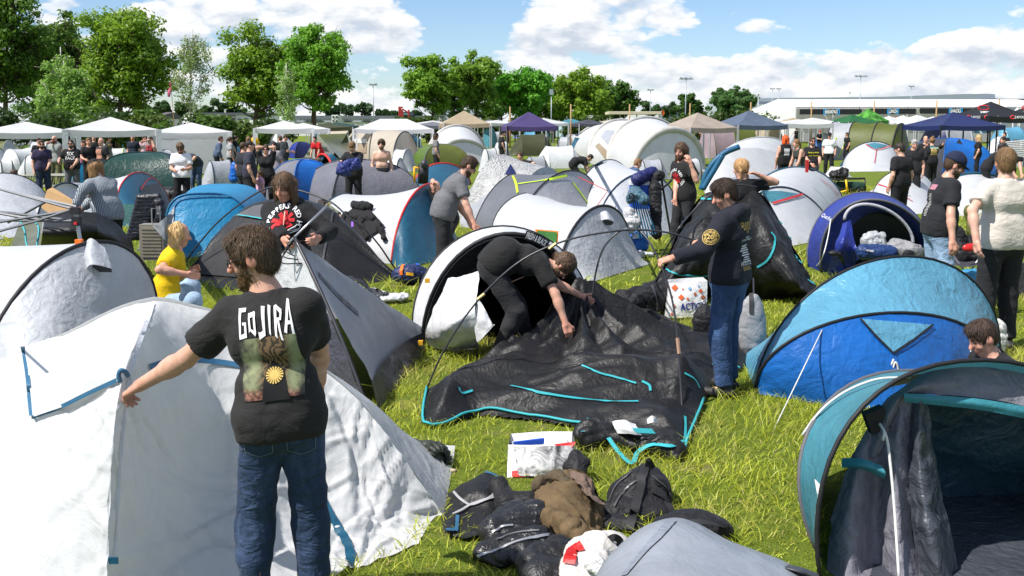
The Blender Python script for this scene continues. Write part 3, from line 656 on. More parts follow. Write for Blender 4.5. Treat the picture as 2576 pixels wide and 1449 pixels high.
for x in(1535, 1560, 1602, 1635, 1660):q=P(x, 281, 106);MB().tube([(q.x, 106, 0), (q.x, 106, q.z-.29)], .07, 6).build('post', plain((0.5, 0.46, 0.36), 0.7), t)
STEEL=plain((0.32, 0.36, 0.38), 0.45, 0.4, name='galvanised_steel')
for i, (x, tp_, Y, hd)in enumerate([(938.5, 214, 120, 2), (1387, 236, 110, 0), (1726, 199, 115, 3), (1636.5, 227, 150, 2), (1943.5, 224, 200, 2), (1959, 224, 205, 2), (2165.5, 193, 120, 3), (2293, 218, 190, 2), (2138, 234, 230, 1), (1908, 238, 118, 1)]):
 where=['left of the middle trees', 'short grey one in front of the deep green tree', 'tall one left of the dark bushy tree', 'in the middle gap of the horizon', 'left one of the close pair above the hall', 'right one of the close pair above the hall', 'tallest above the marquee', 'right one above the hall roof', 'tiny one above the hall', 'with white head at the left end of the hall'][i]
 q=P(x, tp_, Y);t=thing('lamp_mast', 'thin grey lamp mast, '+where, 'lamp mast', (q.x, Y, 0), 'lamp masts on the horizon')
 MB().tube([(q.x, Y, 0), (q.x, Y, q.z)], [.09, .05], 6).build('pole', STEEL, t, True)
 if hd:
  m=MB();
  for k in range(hd):o=(k-(hd-1)/2)*.9;m.obox((q.x+o*.55, Y, q.z+.1), (.2, 0, .05*(1 if o>0 else-1)), (0, .2, 0), (0, 0, .06))
  m.tube([(q.x-.28*hd, Y, q.z), (q.x+.28*hd, Y, q.z)], .04, 4);m.build('lamp_head', WHITE_W if i==9 else STEEL, t)
 else:MB().obox((q.x, Y, q.z+.2), (.2, 0, 0), (0, .15, 0), (0, 0, .3)).build('lamp_head', STEEL, t)
WOOD=plain((0.36, 0.23, 0.11), 0.8, name='raw_wood', bump=0.3)
for i, (x, tp_)in enumerate([(1436, 262), (1584, 262), (1736, 260), (1889, 257), (2042, 256), (2200, 253), (2357, 252), (2514, 250), (1283, 268)]):
 where=['in front of the yellowish tree', 'beside the beige shelter roof', 'right of the shelter flag', 'left of the marquee', 'at the first sign of the marquee', 'between the first two marquee signs', 'between the last two marquee signs', 'behind the black canopies', 'in front of the deep green tree'][i]
 q=P(x, tp_, 88);t=tag(MB().tube([(q.x, 88, 0), (q.x, 88, q.z)], [.075, .06], 7).build('wooden_post', WOOD, None, True), 'upright raw wooden post '+where, 'post', 'wooden posts carrying the light string')
t=thing('flag', 'faded pink flag hanging from a pole left of the lone birch', 'flag', P(440, 330, 75).xy.to_3d());q=P(428, 206, 75);q2=P(441, 325, 75)
MB().tube([(q2.x, 75, 0), (q.x+.05, 75, q.z)], [.04, .02], 5).build('pole', WOOD, t)
rows=[[P(428+dx, 208+k*9, 75)+Vector((0, .15*math.sin(k+dx), 0))for dx in(-1, 1+k*.3-2*(k>3), -6+(k<2)*6+k*.3)]for k in range(5)]
sheet('cloth', rows, fabric((0.5, 0.10, 0.16), 0.7, 0.3, 0.2), t, 4, 4, 0.03, 1.5)
t=thing('flag', 'small orange flag above the right end of the shelter roof', 'flag', P(1666, 320, 100).xy.to_3d());q=P(1664, 276, 100)
MB().tube([(q.x, 100, 0), (q.x, 100, q.z)], [.05, .03], 5).build('pole', STEEL, t)
sheet('cloth', [[P(1664+dx*(1-k*.1), 276+k*4+dx*.35, 100)+Vector((0, .15*math.sin(2*k+dx), 0))for dx in(0, 4, 8)]for k in range(4)], fabric((0.75, 0.16, 0.03), 0.6, 0.3, 0.2), t, 4, 4, 0.03, 1.5)
class Field:
 def __init__(s, lo, hi, vox):
  s.vox=vox;s.lo=np.array(lo)-3*vox;n=np.ceil((np.array(hi)+3*vox-s.lo)/vox).astype(int)+1
  s.n=n;s.D=np.full(n, 0.25, dtype=np.float32)
  s.ax=[s.lo[i]+np.arange(n[i])*vox for i in range(3)]
 def _sl(s, lo, hi):
  a=np.clip(np.floor((np.array(lo)-s.lo)/s.vox).astype(int), 0, s.n-1);b=np.clip(np.ceil((np.array(hi)-s.lo)/s.vox).astype(int)+1, 1, s.n)
  return tuple(slice(int(x), int(y))for x, y in zip(a, b))
 def _pts(s, sl):return np.stack(np.meshgrid(s.ax[0][sl[0]], s.ax[1][sl[1]], s.ax[2][sl[2]], indexing='ij'), -1)
 def _merge(s, sl, d, k):
  D=s.D[sl];d=d.astype(np.float32)
  if k>0:
   h=np.clip(0.5+0.5*(D-d)/k, 0, 1);s.D[sl]=D*(1-h)+d*h-k*h*(1-h)
  else:s.D[sl]=np.minimum(D, d)
 def _comp(s, sl, a):return(s.ax[0][sl[0]]-a[0])[:, None, None].astype(np.float32), (s.ax[1][sl[1]]-a[1])[None, :, None].astype(np.float32), (s.ax[2][sl[2]]-a[2])[None, None, :].astype(np.float32)
 def cap(s, a, b, ra, rb, k=0.03, flat=False, sq=None):
  a=np.array(a, float);b=np.array(b, float);R=max(ra, rb);m=R+k+2*s.vox
  sl=s._sl(np.minimum(a, b)-m, np.maximum(a, b)+m)
  if any(x.stop-x.start<2 for x in sl):return
  x, y, z=s._comp(sl, a);ba=b-a;L2=ba@ba+1e-12
  if sq is not None:
   n_, f_=np.array(sq[0]), sq[1];q=(x*n_[0]+y*n_[1]+z*n_[2])*(f_-1);x, y, z=x+q*n_[0], y+q*n_[1], z+q*n_[2]
  dt=(x*ba[0]+y*ba[1]+z*ba[2])/L2;t=np.clip(dt, 0, 1)
  d=np.sqrt((x-t*ba[0])**2+(y-t*ba[1])**2+(z-t*ba[2])**2)-(ra+(rb-ra)*t)
  if flat:d=np.maximum(d, (dt-1)*math.sqrt(L2))
  s._merge(sl, d, k)
 def ell(s, c, r, B, k=0.02, sub=False):
  c=np.array(c, float);r=np.array(r, float);m=r.max()+k+2*s.vox;sl=s._sl(c-m, c+m)
  if any(x.stop-x.start<2 for x in sl):return
  x, y, z=s._comp(sl, c);qs=[(x*b_[0]+y*b_[1]+z*b_[2])/rr for b_, rr in zip(np.array(B), r)];l=np.sqrt(qs[0]**2+qs[1]**2+qs[2]**2);d=(l-1)*r.min()if sub else l*(l-1)/(np.sqrt((qs[0]/r[0])**2+(qs[1]/r[1])**2+(qs[2]/r[2])**2)+1e-9)
  if sub:
   D=s.D[sl];d2=-d.astype(np.float32);h=np.clip(0.5-0.5*(D-d2)/k, 0, 1);s.D[sl]=D*(1-h)+d2*h+k*h*(1-h)
  else:s._merge(sl, d, k)
 def cutplane(s, p0, n_, box=None):
  sl=s._sl(*box)if box else(slice(None), )*3
  x, y, z=s._comp(sl, p0);d=x*n_[0]+y*n_[1]+z*n_[2];s.D[sl]=np.maximum(s.D[sl], d.astype(np.float32))
 def at(s, V):
  i=np.clip(np.round((V-s.lo)/s.vox).astype(int), 0, s.n-1);return s.D[i[:, 0], i[:, 1], i[:, 2]]
 def mesh(s):
  D=s.D;S=D<0;c=np.zeros(tuple(s.n-1), dtype=np.int8)
  for dx in(0, 1):
   for dy in(0, 1):
    for dz in(0, 1):c+=S[dx:s.n[0]-1+dx, dy:s.n[1]-1+dy, dz:s.n[2]-1+dz]
  I=np.argwhere((c>0)&(c<8));
  if len(I)==0:return np.zeros((0, 3)), np.zeros((0, 4), int)
  off=np.array([(x, y, z)for x in(0, 1)for y in(0, 1)for z in(0, 1)]);val=np.stack([D[I[:, 0]+o[0], I[:, 1]+o[1], I[:, 2]+o[2]]for o in off], 1)
  acc=np.zeros((len(I), 3));cnt=np.zeros(len(I))
  for a in range(8):
   for b in range(a+1, 8):
    if np.abs(off[a]-off[b]).sum()!=1:continue
    va, vb=val[:, a], val[:, b];m=(va<0)!=(vb<0);t=np.where(m, va/np.where(m, va-vb, 1), 0)
    acc+=np.where(m[:, None], off[a]+(off[b]-off[a])*t[:, None], 0);cnt+=m
  V=(I+acc/cnt[:, None])*s.vox+s.lo
  idx=np.full(tuple(s.n-1), -1, dtype=np.int32);idx[I[:, 0], I[:, 1], I[:, 2]]=np.arange(len(I));F=[]
  for ax in range(3):
   sh=[slice(None)]*3;sh2=[slice(None)]*3;sh[ax]=slice(0, -1);sh2[ax]=slice(1, None)
   A=S[tuple(sh)];B_=S[tuple(sh2)];E=np.argwhere(A!=B_);o1, o2=[(1, 2), (2, 0), (0, 1)][ax]
   ok=(E[:, o1]>0)&(E[:, o2]>0)&(E[:, o1]<s.n[o1]-1)&(E[:, o2]<s.n[o2]-1);E=E[ok]
   ins=A[E[:, 0], E[:, 1], E[:, 2]];q=[]
   for(u, v)in((-1, -1), (0, -1), (0, 0), (-1, 0)):
    e=E.copy();e[:, o1]+=u;e[:, o2]+=v;q.append(idx[e[:, 0], e[:, 1], e[:, 2]])
   Q=np.stack(q, 1);Q[~ins]=Q[~ins][:, ::-1];F.append(Q)
  return V, np.vstack(F)
def join(*vf):
 V=[];F=[];b=0
 for v, f in vf:
  if len(v)==0:continue
  V.append(v);F.append(f+b);b+=len(v)
 return np.vstack(V), np.vstack(F)
def vnormals(V, F):
 fn=np.cross(V[F[:, 2]]-V[F[:, 0]], V[F[:, 3]]-V[F[:, 1]]);N=np.zeros_like(V)
 for i in range(4):np.add.at(N, F[:, i], fn)
 return N/(np.linalg.norm(N, axis=1, keepdims=True)+1e-12)
def bridge(V, F):
 par=list(range(len(V)))
 def find(q):
  while par[q]!=q:par[q]=par[par[q]];q=par[q]
  return q
 for a, b, c, d in F.tolist():
  a, b, c, d=find(a), find(b), find(c), find(d);m=min(a, b, c, d);par[a]=par[b]=par[c]=par[d]=m
 lab=np.array([find(q)for q in range(len(V))])
 ids, cnt=np.unique(lab[np.unique(F)], return_counts=True)
 lim=max(30, np.sort(cnt)[::-1][min(7, len(cnt)-1)]);small=ids[cnt<lim]
 if len(small):F=F[~np.isin(lab[F[:, 0]], small)];ids=ids[cnt>=lim]
 ids=ids[:8]
 if len(ids)<2:return F
 rg=np.random.default_rng(1);sets={}
 for i in ids:q=np.unique(F[lab[F[:, 0]]==i]);sets[i]=q if len(q)<110 else rg.choice(q, 110, replace=False)
 ids=list(ids);done=sets[ids.pop(0)];extra=[]
 while ids:
  best=None
  for i in ids:
   B_=sets[i];d=((V[done][:, None]-V[B_][None])**2).sum(-1);k=d.argmin();a_i, b_i=divmod(int(k), len(B_))
   if best is None or d[a_i, b_i]<best[0]:best=(d[a_i, b_i], done[a_i], B_[b_i], i)
  _, a, b, i=best;fa=F[(F==a).any(1)][0];fb=F[(F==b).any(1)][0]
  extra.append([a, [q for q in fa if q!=a][0], [q for q in fb if q!=b][0], b]);done=np.concatenate([done, sets[i]]);ids.remove(i)
 return np.vstack([F, np.array(extra)])if extra else F
def ik(a, t, l1, l2, hint):
 a=np.array(a);t=np.array(t);d=t-a;L=np.linalg.norm(d);L2=min(L, (l1+l2)*0.995);d=d/(L+1e-9);t=a+d*L2
 x=(l1*l1-l2*l2+L2*L2)/(2*L2);h=math.sqrt(max(0, l1*l1-x*x));hint=np.array(hint)-d*(np.array(hint)@d);hint=hint/(np.linalg.norm(hint)+1e-9)
 return a+d*x+hint*h, t
SKIN=vcol_mat('skin', 0.48, 0.4, 0.0, 0.05)
BLACK_T=(0.014, 0.014, 0.016);DENIM=(0.035, 0.06, 0.11);LDENIM=(0.26, 0.36, 0.47);BLK_TR=(0.013, 0.013, 0.015)
HB=(0.05, 0.028, 0.014);HD=(0.018, 0.012, 0.009);HBL=(0.42, 0.28, 0.12);HG=(0.25, 0.24, 0.23);HLB=(0.16, 0.085, 0.035)
PEOPLE=[]
def person(label, x, top, h=1.76, yaw=180, at=None, Y=None, lean=0, side=0, twist=0, head=(0, 0), LH=None, RH=None, shirt=BLACK_T, sleeve='short', pants=BLK_TR, hair='short', hcol=HB, skin=(0.56, 0.31, 0.22), beard=None, stubble=None, cap=None, glasses=None, build=1.0, vox=0.02, crouch=0.0, sit=None, shift=0.0, feet=None, shoe=(0.02, 0.02, 0.02), female=False, hood=False, strands=0, group=None, Lhint=None, Rhint=None, curl=0.5, smat=None, pmat=None, extras=None, shorts=False, wrinkle=0.004, headscale=1.0, shw=1.0, wid=1.0, neck=0.0):
 far_=vox>.0155;vox=vox*(1.3 if far_ else 1.05 if vox<.009 else 1.82);s=h/1.78;z3=np.array([0, 0, 1.0])
 if at is not None:b=np.array(G(*at))if len(at)==2 else np.array(at, float)
 elif Y is not None:b=np.array([(x-CX)/FPX*Y/1.0, Y, 0.0])
 else:
  q=G(x, top, h);b=np.array([q.x, q.y, 0.0])
 if Y is not None and at is None:
  q=P(x, top, Y);b=np.array([q.x, Y, 0.0])
 ya=math.radians(yaw);f=np.array([-math.sin(ya), math.cos(ya), 0]);r=np.array([math.cos(ya), math.sin(ya), 0])
 def tilt(a, fa, ra_, up):
  a=math.radians(a);return math.cos(a)*up+math.sin(a)*fa
 l=math.radians(lean);u=math.cos(l)*z3+math.sin(l)*f;tf=math.cos(l)*f-math.sin(l)*z3
 sd=math.radians(side);u, rr=math.cos(sd)*u+math.sin(sd)*r, math.cos(sd)*r-math.sin(sd)*u
 tw=math.radians(twist);tr_=math.cos(tw)*rr+math.sin(tw)*tf;tf2=math.cos(tw)*tf-math.sin(tw)*rr
 lh=l*0.45;uh=math.cos(lh)*z3+math.sin(lh)*f;uh=math.cos(sd*.5)*uh+math.sin(sd*.5)*r
 pel=b+z3*(0.95-crouch)*s+f*shift*s
 if sit is not None:pel=b+z3*sit*s
 waist=pel+uh*.17*s;chest=waist+u*.20*s;neckb=chest+u*.165*s
 sw=(.170 if not female else.155)*s*shw;SH=[chest+u*.105*s+tr_*sgn*sw for sgn in(-1, 1)]
 hy, hp=math.radians(head[0]), math.radians(head[1])
 hf0=math.cos(hy)*f-math.sin(hy)*r
 nu=u*(.62 if lean<60 else.93)+z3*(.38 if lean<60 else.07);nu=nu/np.linalg.norm(nu)
 hf=math.cos(hp)*hf0-math.sin(hp)*z3;hu=math.cos(hp)*z3+math.sin(hp)*hf0;hr=np.cross(hf, hu)
 if lean>50:mixv=.5;hf=hf*(1-mixv)+tf*mixv;hf/=np.linalg.norm(hf);hr=np.cross(hf, hu);hr/=np.linalg.norm(hr);hu=np.cross(hr, hf)
 hc=neckb+nu*(.085+neck)*s+hu*.085*s+hf*.02*s;hs=s*.96*headscale;Bh=np.stack([hr, hf, hu])
 la, lf=.30*s, .265*s;EL=[];WR=[];HD_=[]
 for i, (T, hint)in enumerate(((LH, Lhint), (RH, Rhint))):
  sg=(-1, 1)[i]
  if T is None:T=SH[i]+tr_*sg*.07*s+f*.06*s-z3*.53*s
  elif len(T)==2:T=np.array(P(T[0], T[1], SH[i][1]))
  elif isinstance(T, tuple)and T[0]=='l':T=b+r*T[1]*s+f*T[2]*s+z3*T[3]*s
  else:T=np.array(P(*T))if max(abs(T[0]), abs(T[1]))>50 else np.array(T)
  hv=(-tf*.8+tr_*sg*.5-z3*.2)if hint is None else(r*hint[0]+f*hint[1]+z3*hint[2])
  e, wv=ik(SH[i], T, la, lf, hv);EL.append(e);WR.append(wv);HD_.append((wv-e)/(np.linalg.norm(wv-e)+1e-9))
 ll, lc=.43*s, .42*s;HP=[pel+rr*sg*.095*s*wid-z3*.02*s for sg in(-1, 1)];KN=[];AN=[];TO=[]
 for i, sg in enumerate((-1, 1)):
  if feet is not None:fx, fy, fz=feet[i];a=b+r*fx*s+f*fy*s+z3*(fz+.085)*s
  else:a=b+r*sg*.125*s+f*(.03*sg)*s+z3*.085*s
  k_, a=ik(HP[i], a, ll, lc, f+r*sg*(.25 if sit is None else 1.1)+z3*(.3 if sit is not None else 0));KN.append(k_);AN.append(a)
  tdir=f+r*sg*.25;tdir=tdir/np.linalg.norm(tdir);TO.append(a+tdir*.15*s-z3*.045*s)
 allp=np.array([pel, waist, chest, neckb, hc, *SH, *EL, *WR, *HP, *KN, *AN, *TO]);lo=allp.min(0)-.24*s;hi=allp.max(0)+.24*s;lo[2]=max(lo[2], -.02)
 bs=build
 def torso(F_, g, hem=False, kk=.05):
  wq=.5+.5*wid;F_.cap(pel-rr*.068*s*wid, pel+rr*.068*s*wid, .118*s*wq+g, .118*s*wq+g, kk)
  w_=.112*s*bs*wq+g
  F_.cap(waist-rr*.05*s*bs+tf*.03*(bs-1), waist+rr*.05*s*bs+tf*.03*(bs-1), w_, w_, kk)
  F_.cap(chest-tr_*.07*s*wid, chest+tr_*.07*s*wid, .118*s*wq+g, .118*s*wq+g, kk)
  F_.cap(SH[0]+tr_*.02*s, SH[1]-tr_*.02*s, .062*s+g, .062*s+g, .06)
  if female:
   for sg in(-1, 1):F_.ell(chest+tr_*sg*.075*s+tf2*.085*s, np.array([.07, .06, .07])*s+g, np.stack([tr_, tf2, u]), .03)
  F_.cap(chest+u*.1*s, neckb+nu*.02*s, .09*s+g*.6, .062*s+g*.6, .06)
 B_=Field(lo, hi, vox)
 torso(B_, 0)
 for i in(0, 1):
  B_.cap(SH[i], EL[i], .05*s, .041*s, .035);B_.cap(EL[i], WR[i], .042*s, .029*s, .02);m_=EL[i]+(WR[i]-EL[i])*.28;B_.cap(m_, m_+(WR[i]-EL[i])*.1, .043*s, .04*s, .03)
  B_.cap(HP[i], KN[i], .085*s, .056*s, .04);B_.cap(KN[i], AN[i], .054*s, .038*s, .03);B_.cap(KN[i]*.7+AN[i]*.3-f*.015, KN[i]*.55+AN[i]*.45-f*.015, .052*s, .048*s, .03)
  B_.cap(AN[i]-z3*.02*s, TO[i], .036*s, .03*s, .02)
 B_.cap(neckb, hc-hu*.05*hs, .057*s, .052*s, .03)
 root=thing('person', label, 'person', tuple(b), group)
 C_=Field(lo, hi, vox);gS=.014+.006*(vox>.015)
 has_shirt=shirt is not None
 if has_shirt:
  torso(C_, gS, True)
  C_.cap(pel+uh*.06*s-rr*.075*s*wid, pel+uh*.06*s+rr*.075*s*wid, .122*s*(.5+.5*wid)*(1+.25*(bs-1))+gS, .122*s*(.5+.5*wid)*(1+.25*(bs-1))+gS, .05)
  hemp=pel-uh*(.045 if not hood else.03)*s;C_.cutplane(hemp, -uh)
  for i in(0, 1):
   if sleeve=='short':e_=SH[i]+(EL[i]-SH[i])*.68;C_.cap(SH[i], e_, .062*s+gS*.7, .066*s+gS*.6, .035, flat=True)
   elif sleeve=='long':
    C_.cap(SH[i], EL[i], .058*s+gS, .052*s+gS, .035);e_=EL[i]+(WR[i]-EL[i])*.93;C_.cap(EL[i], e_, .05*s+gS, .036*s+gS, .03, flat=True)
  if sleeve=='none':
   for i, sg in enumerate((-1, 1)):C_.ell(SH[i]+tr_*sg*.05*s, np.array([.07, .2, .2])*s, np.stack([tr_, tf2, u]), .01, sub=True)
  if not hood:C_.ell(neckb+nu*.035*s+tf2*.02, np.array([.078, .085, .05])*s, np.stack([tr_, tf2, nu]), .012, sub=True)
  else:
   C_.ell(neckb-tf2*.085*s+u*.005, np.array([.13, .06, .075])*s, np.stack([tr_, tf2, u]), .03)
   for sg in(-1, 1):C_.cap(neckb+tr_*sg*.085*s-tf2*.04*s, neckb+tr_*sg*.04*s+tf2*.085*s-u*.03, .036*s, .026*s, .02)
  V, F=C_.mesh()
  if wrinkle and len(V):
   N=vnormals(V, F);q=(V-pel)@np.stack([tr_, tf2, u]).T
   V=V+N*(wrinkle*(fbm(q*[1, 1, 1.6], 9, 2, int(x))+.9*ridge(q*[.8, .8, 1.5], 5.5, 2, int(x)+3)))[:, None]
  so_=mk('shirt', V, F, smat or cloth(shirt), root, True, keep=True)
 else:so_=None
 T_=Field(lo, hi, vox);gp=.012+.006*(vox>.015)
 wq=.5+.5*wid;T_.cap(pel-rr*.068*s*wid, pel+rr*.068*s*wid, .12*s*wq+gp*.5, .12*s*wq+gp*.5, .05);T_.cap(pel+uh*.03*s-rr*.06*s*wid, pel+uh*.03*s+rr*.06*s*wid, .112*s*wq+gp*.4, .112*s*wq+gp*.4, .04)
 T_.cutplane(pel+uh*.115*s, uh)
 for i in(0, 1):
  T_.cap(HP[i], KN[i], .088*s*(.3+.7*wid)+gp, .06*s+gp*1.2, .035)
  if not shorts:e_=KN[i]+(AN[i]-KN[i])*.97;T_.cap(KN[i], e_, .058*s+gp*1.2, .05*s+gp*1.1, .03, flat=True);T_.cap(KN[i], KN[i]*.7+AN[i]*.3, .06*s+gp, .058*s+gp, .03)
 V, F=T_.mesh()
 if wrinkle and len(V):
  N=vnormals(V, F);V=V+N*(wrinkle*1.1*(fbm(V*[1, 1, 1.8], 9, 2, int(x))+.8*ridge(V*[.6, .6, 1.6], 8, 1, int(x)+3)))[:, None]
 po_=mk('trousers' if not shorts else 'shorts', V, F, pmat or cloth(pants, denim=(pants in(DENIM, LDENIM))), root, True, keep=True)
 if has_shirt or True:
  V, F=B_.mesh();dc=np.minimum(C_.at(V), T_.at(V));hid=dc<-.012;F=F[~hid[F].all(1)];used=np.unique(F);mp=np.full(len(V), -1);mp[used]=np.arange(len(used));V=V[used];F=mp[F]
 vh=max(.0065, vox*(.68 if far_ else.58));Hf=Field(hc-.17*hs, hc+.17*hs, vh)
 def hp_(x_, y_, z_):return hc+(hr*x_+hf*y_+hu*z_)*hs
 Hf.ell(hp_(0, -.012, .03), np.array([.076, .096, .094])*hs, Bh, .01);Hf.ell(hp_(0, .022, -.045), np.array([.06, .07, .078])*hs, Bh, .03);Hf.ell(hp_(0, .062, -.103), np.array([.03, .024, .022])*hs, Bh, .025)
 Hf.cap(hp_(-.03, .075, .02), hp_(.03, .075, .02), .014*hs, .014*hs, .015)
 for sg in(-1, 1):
  Hf.ell(hp_(sg*.033, .1, .004), np.array([.017, .016, .012])*hs, Bh, .012, sub=True);Hf.ell(hp_(sg*.078, -.008, -.012), np.array([.011, .024, .034])*hs, Bh, .008);Hf.ell(hp_(sg*.04, .062, -.03), np.array([.026, .022, .024])*hs, Bh, .02)
 Hf.cap(hp_(0, .088, .012), hp_(0, .114, -.028), .009*hs, .016*hs, .012);Hf.cap(hp_(-.016, .086, -.06), hp_(.016, .086, -.06), .010*hs, .010*hs, .008);Hf.cap(hp_(-.014, .084, -.074), hp_(.014, .084, -.074), .010*hs, .010*hs, .008)
 Hf.cap(neckb, hc-hu*.05*hs, .057*s, .053*s, .03)
 hV, hF=Hf.mesh();hV0=hV
 parts=[(V, F), (hV, hF)];nb_, nh_=len(V), len(hV)
 for i in(0, 1):
  d=HD_[i];wv=WR[i];sg=(-1, 1)[i]
  n_=np.cross(d, f if abs(d@f)<.8 else z3);n_/=np.linalg.norm(n_)+1e-9
  if n_@(-tr_*sg)<0:n_=-n_
  tt=np.cross(n_, d);
  if tt@(f+z3*.3)<0:tt=-tt
  vf_=.0155 if far_ else max(.0055, min(.008, vox*.62));Hn=Field(wv-.2*s, wv+.2*s, vf_)
  Hn.cap(wv-d*.05*s, wv+d*.02*s, .031*s, .028*s, .01);Hn.cap(wv+d*.025*s-tt*.016*s, wv+d*.08*s-tt*.022*s, .024*s, .021*s, .015, sq=(n_, 1.35));Hn.cap(wv+d*.025*s+tt*.016*s, wv+d*.085*s+tt*.022*s, .024*s, .021*s, .015, sq=(n_, 1.35))
  for k_, (off, ln)in enumerate(zip((-1.5, -.5, .5, 1.5), (.058, .074, .078, .07))):
   a0=wv+d*.088*s+tt*off*.0185*s;ang=curl*(.8+.1*k_);d1=math.cos(ang)*d+math.sin(ang)*n_;a1=a0+d1*ln*.5*s;d2=math.cos(ang*2.1)*d+math.sin(ang*2.1)*n_;a2=a1+d2*ln*.5*s
   Hn.cap(a0, a1, .0095*s, .0088*s, .004);Hn.cap(a1, a2, .0088*s, .007*s, .003)
  a0=wv+d*.03*s+tt*.026*s;a1=a0+(d*.7+tt*.7+n_*.2)*.042*s;a2=a1+(d*.95+n_*.35)*.034*s;Hn.cap(a0, a1, .0125*s, .011*s, .01);Hn.cap(a1, a2, .011*s, .0085*s, .004)
  parts.append(Hn.mesh())
 V, F=join(*parts);sk=np.array(skin);colr=np.tile(sk, (len(V), 1))*(1+.10*vnoise(V, 14, 3)[:, None])
 colr[nb_+nh_:]*=[1.02, .9, .88]
 L=(hV-hc)@Bh.T/hs;hcv=colr[nb_:nb_+nh_];X, Yy, Z=np.abs(L[:, 0]), L[:, 1], L[:, 2]
 red=np.exp(-((Yy-.11)/.025)**2-(X/.025)**2)+.7*np.exp(-((X-.045)/.02)**2-((Yy-.07)/.03)**2-((Z+.03)/.025)**2)+.8*(X>.078)
 hcv*=1+red[:, None]*np.array([.08, -.16, -.16])
 hcol=srgb(hcol)if isinstance(hcol, str)else hcol
 fr=Yy>.04
 lip=fr&(X<.026)&(np.abs(Z+.067)<.011)&(Yy>.075);hcv[lip]=sk*[.82, .55, .55]
 brow=fr&(X>.013)&(X<.052)&(np.abs(Z-.027)<.0065+.2*vh)&(Yy>.05);hcv[brow]=np.array(hcol)*.8
 eye=fr&(np.abs(X-.033)<.014)&(np.abs(Z-.004)<.0055)&(Yy>.06);hcv[eye]=(.06, .05, .045)
 stub=beard is not None
 if stubble is not None:bm_=(Z<-.035)&(Yy>-.02)&(Z>-.13)&~lip;hcv[bm_]=hcv[bm_]*.62+np.array(stubble)*.3
 if stub:bm_=(Z<-.045)&(Yy>.0)&(Z>-.13);hcv[bm_&~lip]=hcv[bm_&~lip]*.6+np.array(beard)*.4
 colr[nb_:nb_+nh_]=hcv
 F=bridge(V, F)
 body=mk('body', V, F, SKIN, root, True, col=colr)
 hm=hair_mat(hcol)
 if hair!='bald':
  vH=max(.007, vox*.6);big=.26 if hair in('long', 'braids', 'ponytail', 'bob')else.19
  K=Field(hc-hu*0-(big+.02)*hs, hc+.19*hs, vH);g_={'buzz':.004, 'short':.008, 'curly':.026, 'wild':.03}.get(hair, .016)
  K.ell(hp_(0, -.014, .032), (np.array([.077, .097, .096])+g_)*hs, Bh, .01)
  if hair in('short', 'curly', 'wild'):K.ell(hp_(0, .04, .10), np.array([.055, .045, .024])*hs*(1 if hair=='short' else 1.2), Bh, .03);K.ell(hp_(0, -.05, -.03), np.array([.066, .055, .06])*hs, Bh, .03)
  K.ell(hp_(0, .125, -.03), np.array([.076, .11, .098])*hs, Bh, .012, sub=True)
  if hair in('short', 'buzz', 'curly', 'wild'):
   K.ell(hp_(0, .03, -.10), np.array([.13, .085, .075])*hs, Bh, .015, sub=True);K.cutplane(hp_(0, -.07, -.072), -hu)
   for sg in(-1, 1):K.ell(hp_(sg*.09, .0, -.02), np.array([.024, .028, .04])*hs, Bh, .008, sub=True)
  if hair=='receding':K.ell(hp_(0, .085, .075), np.array([.092, .135, .12])*hs, Bh, .012, sub=True)
  if hair in('long', 'receding', 'bob'):
   ln=.25 if hair!='bob' else.15
   for sg in(-1, 1):
    for(yy, xx, rr_)in((-.005, .085, .022), (-.045, .08, .032), (-.085, .045, .04))[1 if hair=='receding' else 0:]:
     K.cap(hp_(sg*xx, yy, .03), hp_(sg*(xx+.012), yy-.02, .03)-z3*ln*hs, rr_*hs, rr_*.72*hs, .02)
  if hair=='ponytail':K.cap(hp_(0, -.10, .03), hp_(0, -.15, .0), .03*hs, .03*hs, .02);K.cap(hp_(0, -.15, .0), hp_(0, -.15, -.02)-z3*.17*hs, .03*hs, .015*hs, .01)
  if hair=='bun':K.ell(hp_(0, -.07, .135), np.array([.045, .045, .04])*hs, Bh, .01)
  if hair=='backtail':K.cap(hp_(0, -.10, .01), hp_(0, -.125, -.02), .022*hs, .02*hs, .01);K.cap(hp_(0, -.12, -.02), hp_(0, -.10, -.03)-z3*.2*hs+hf*.02, .018*hs, .006*hs, .01)
  if hair=='braids':
   for sg in(-1, 1):
    for k_ in range(11):
     zz=-.02-k_*.022;K.ell(hp_(sg*(.075+.008*(k_%2)), -.06+.006*(k_%2), .0)+z3*(zz)*hs, np.array([.02, .02, .017])*hs*(1-.03*k_), Bh, .004)
    for k_ in range(6):K.ell(hp_(sg*(.045+.012*math.sin(k_)), -.055-.012*k_+.04, .12-k_*.025), np.array([.022, .02, .02])*hs, Bh, .005)
  kV, kF=K.mesh()
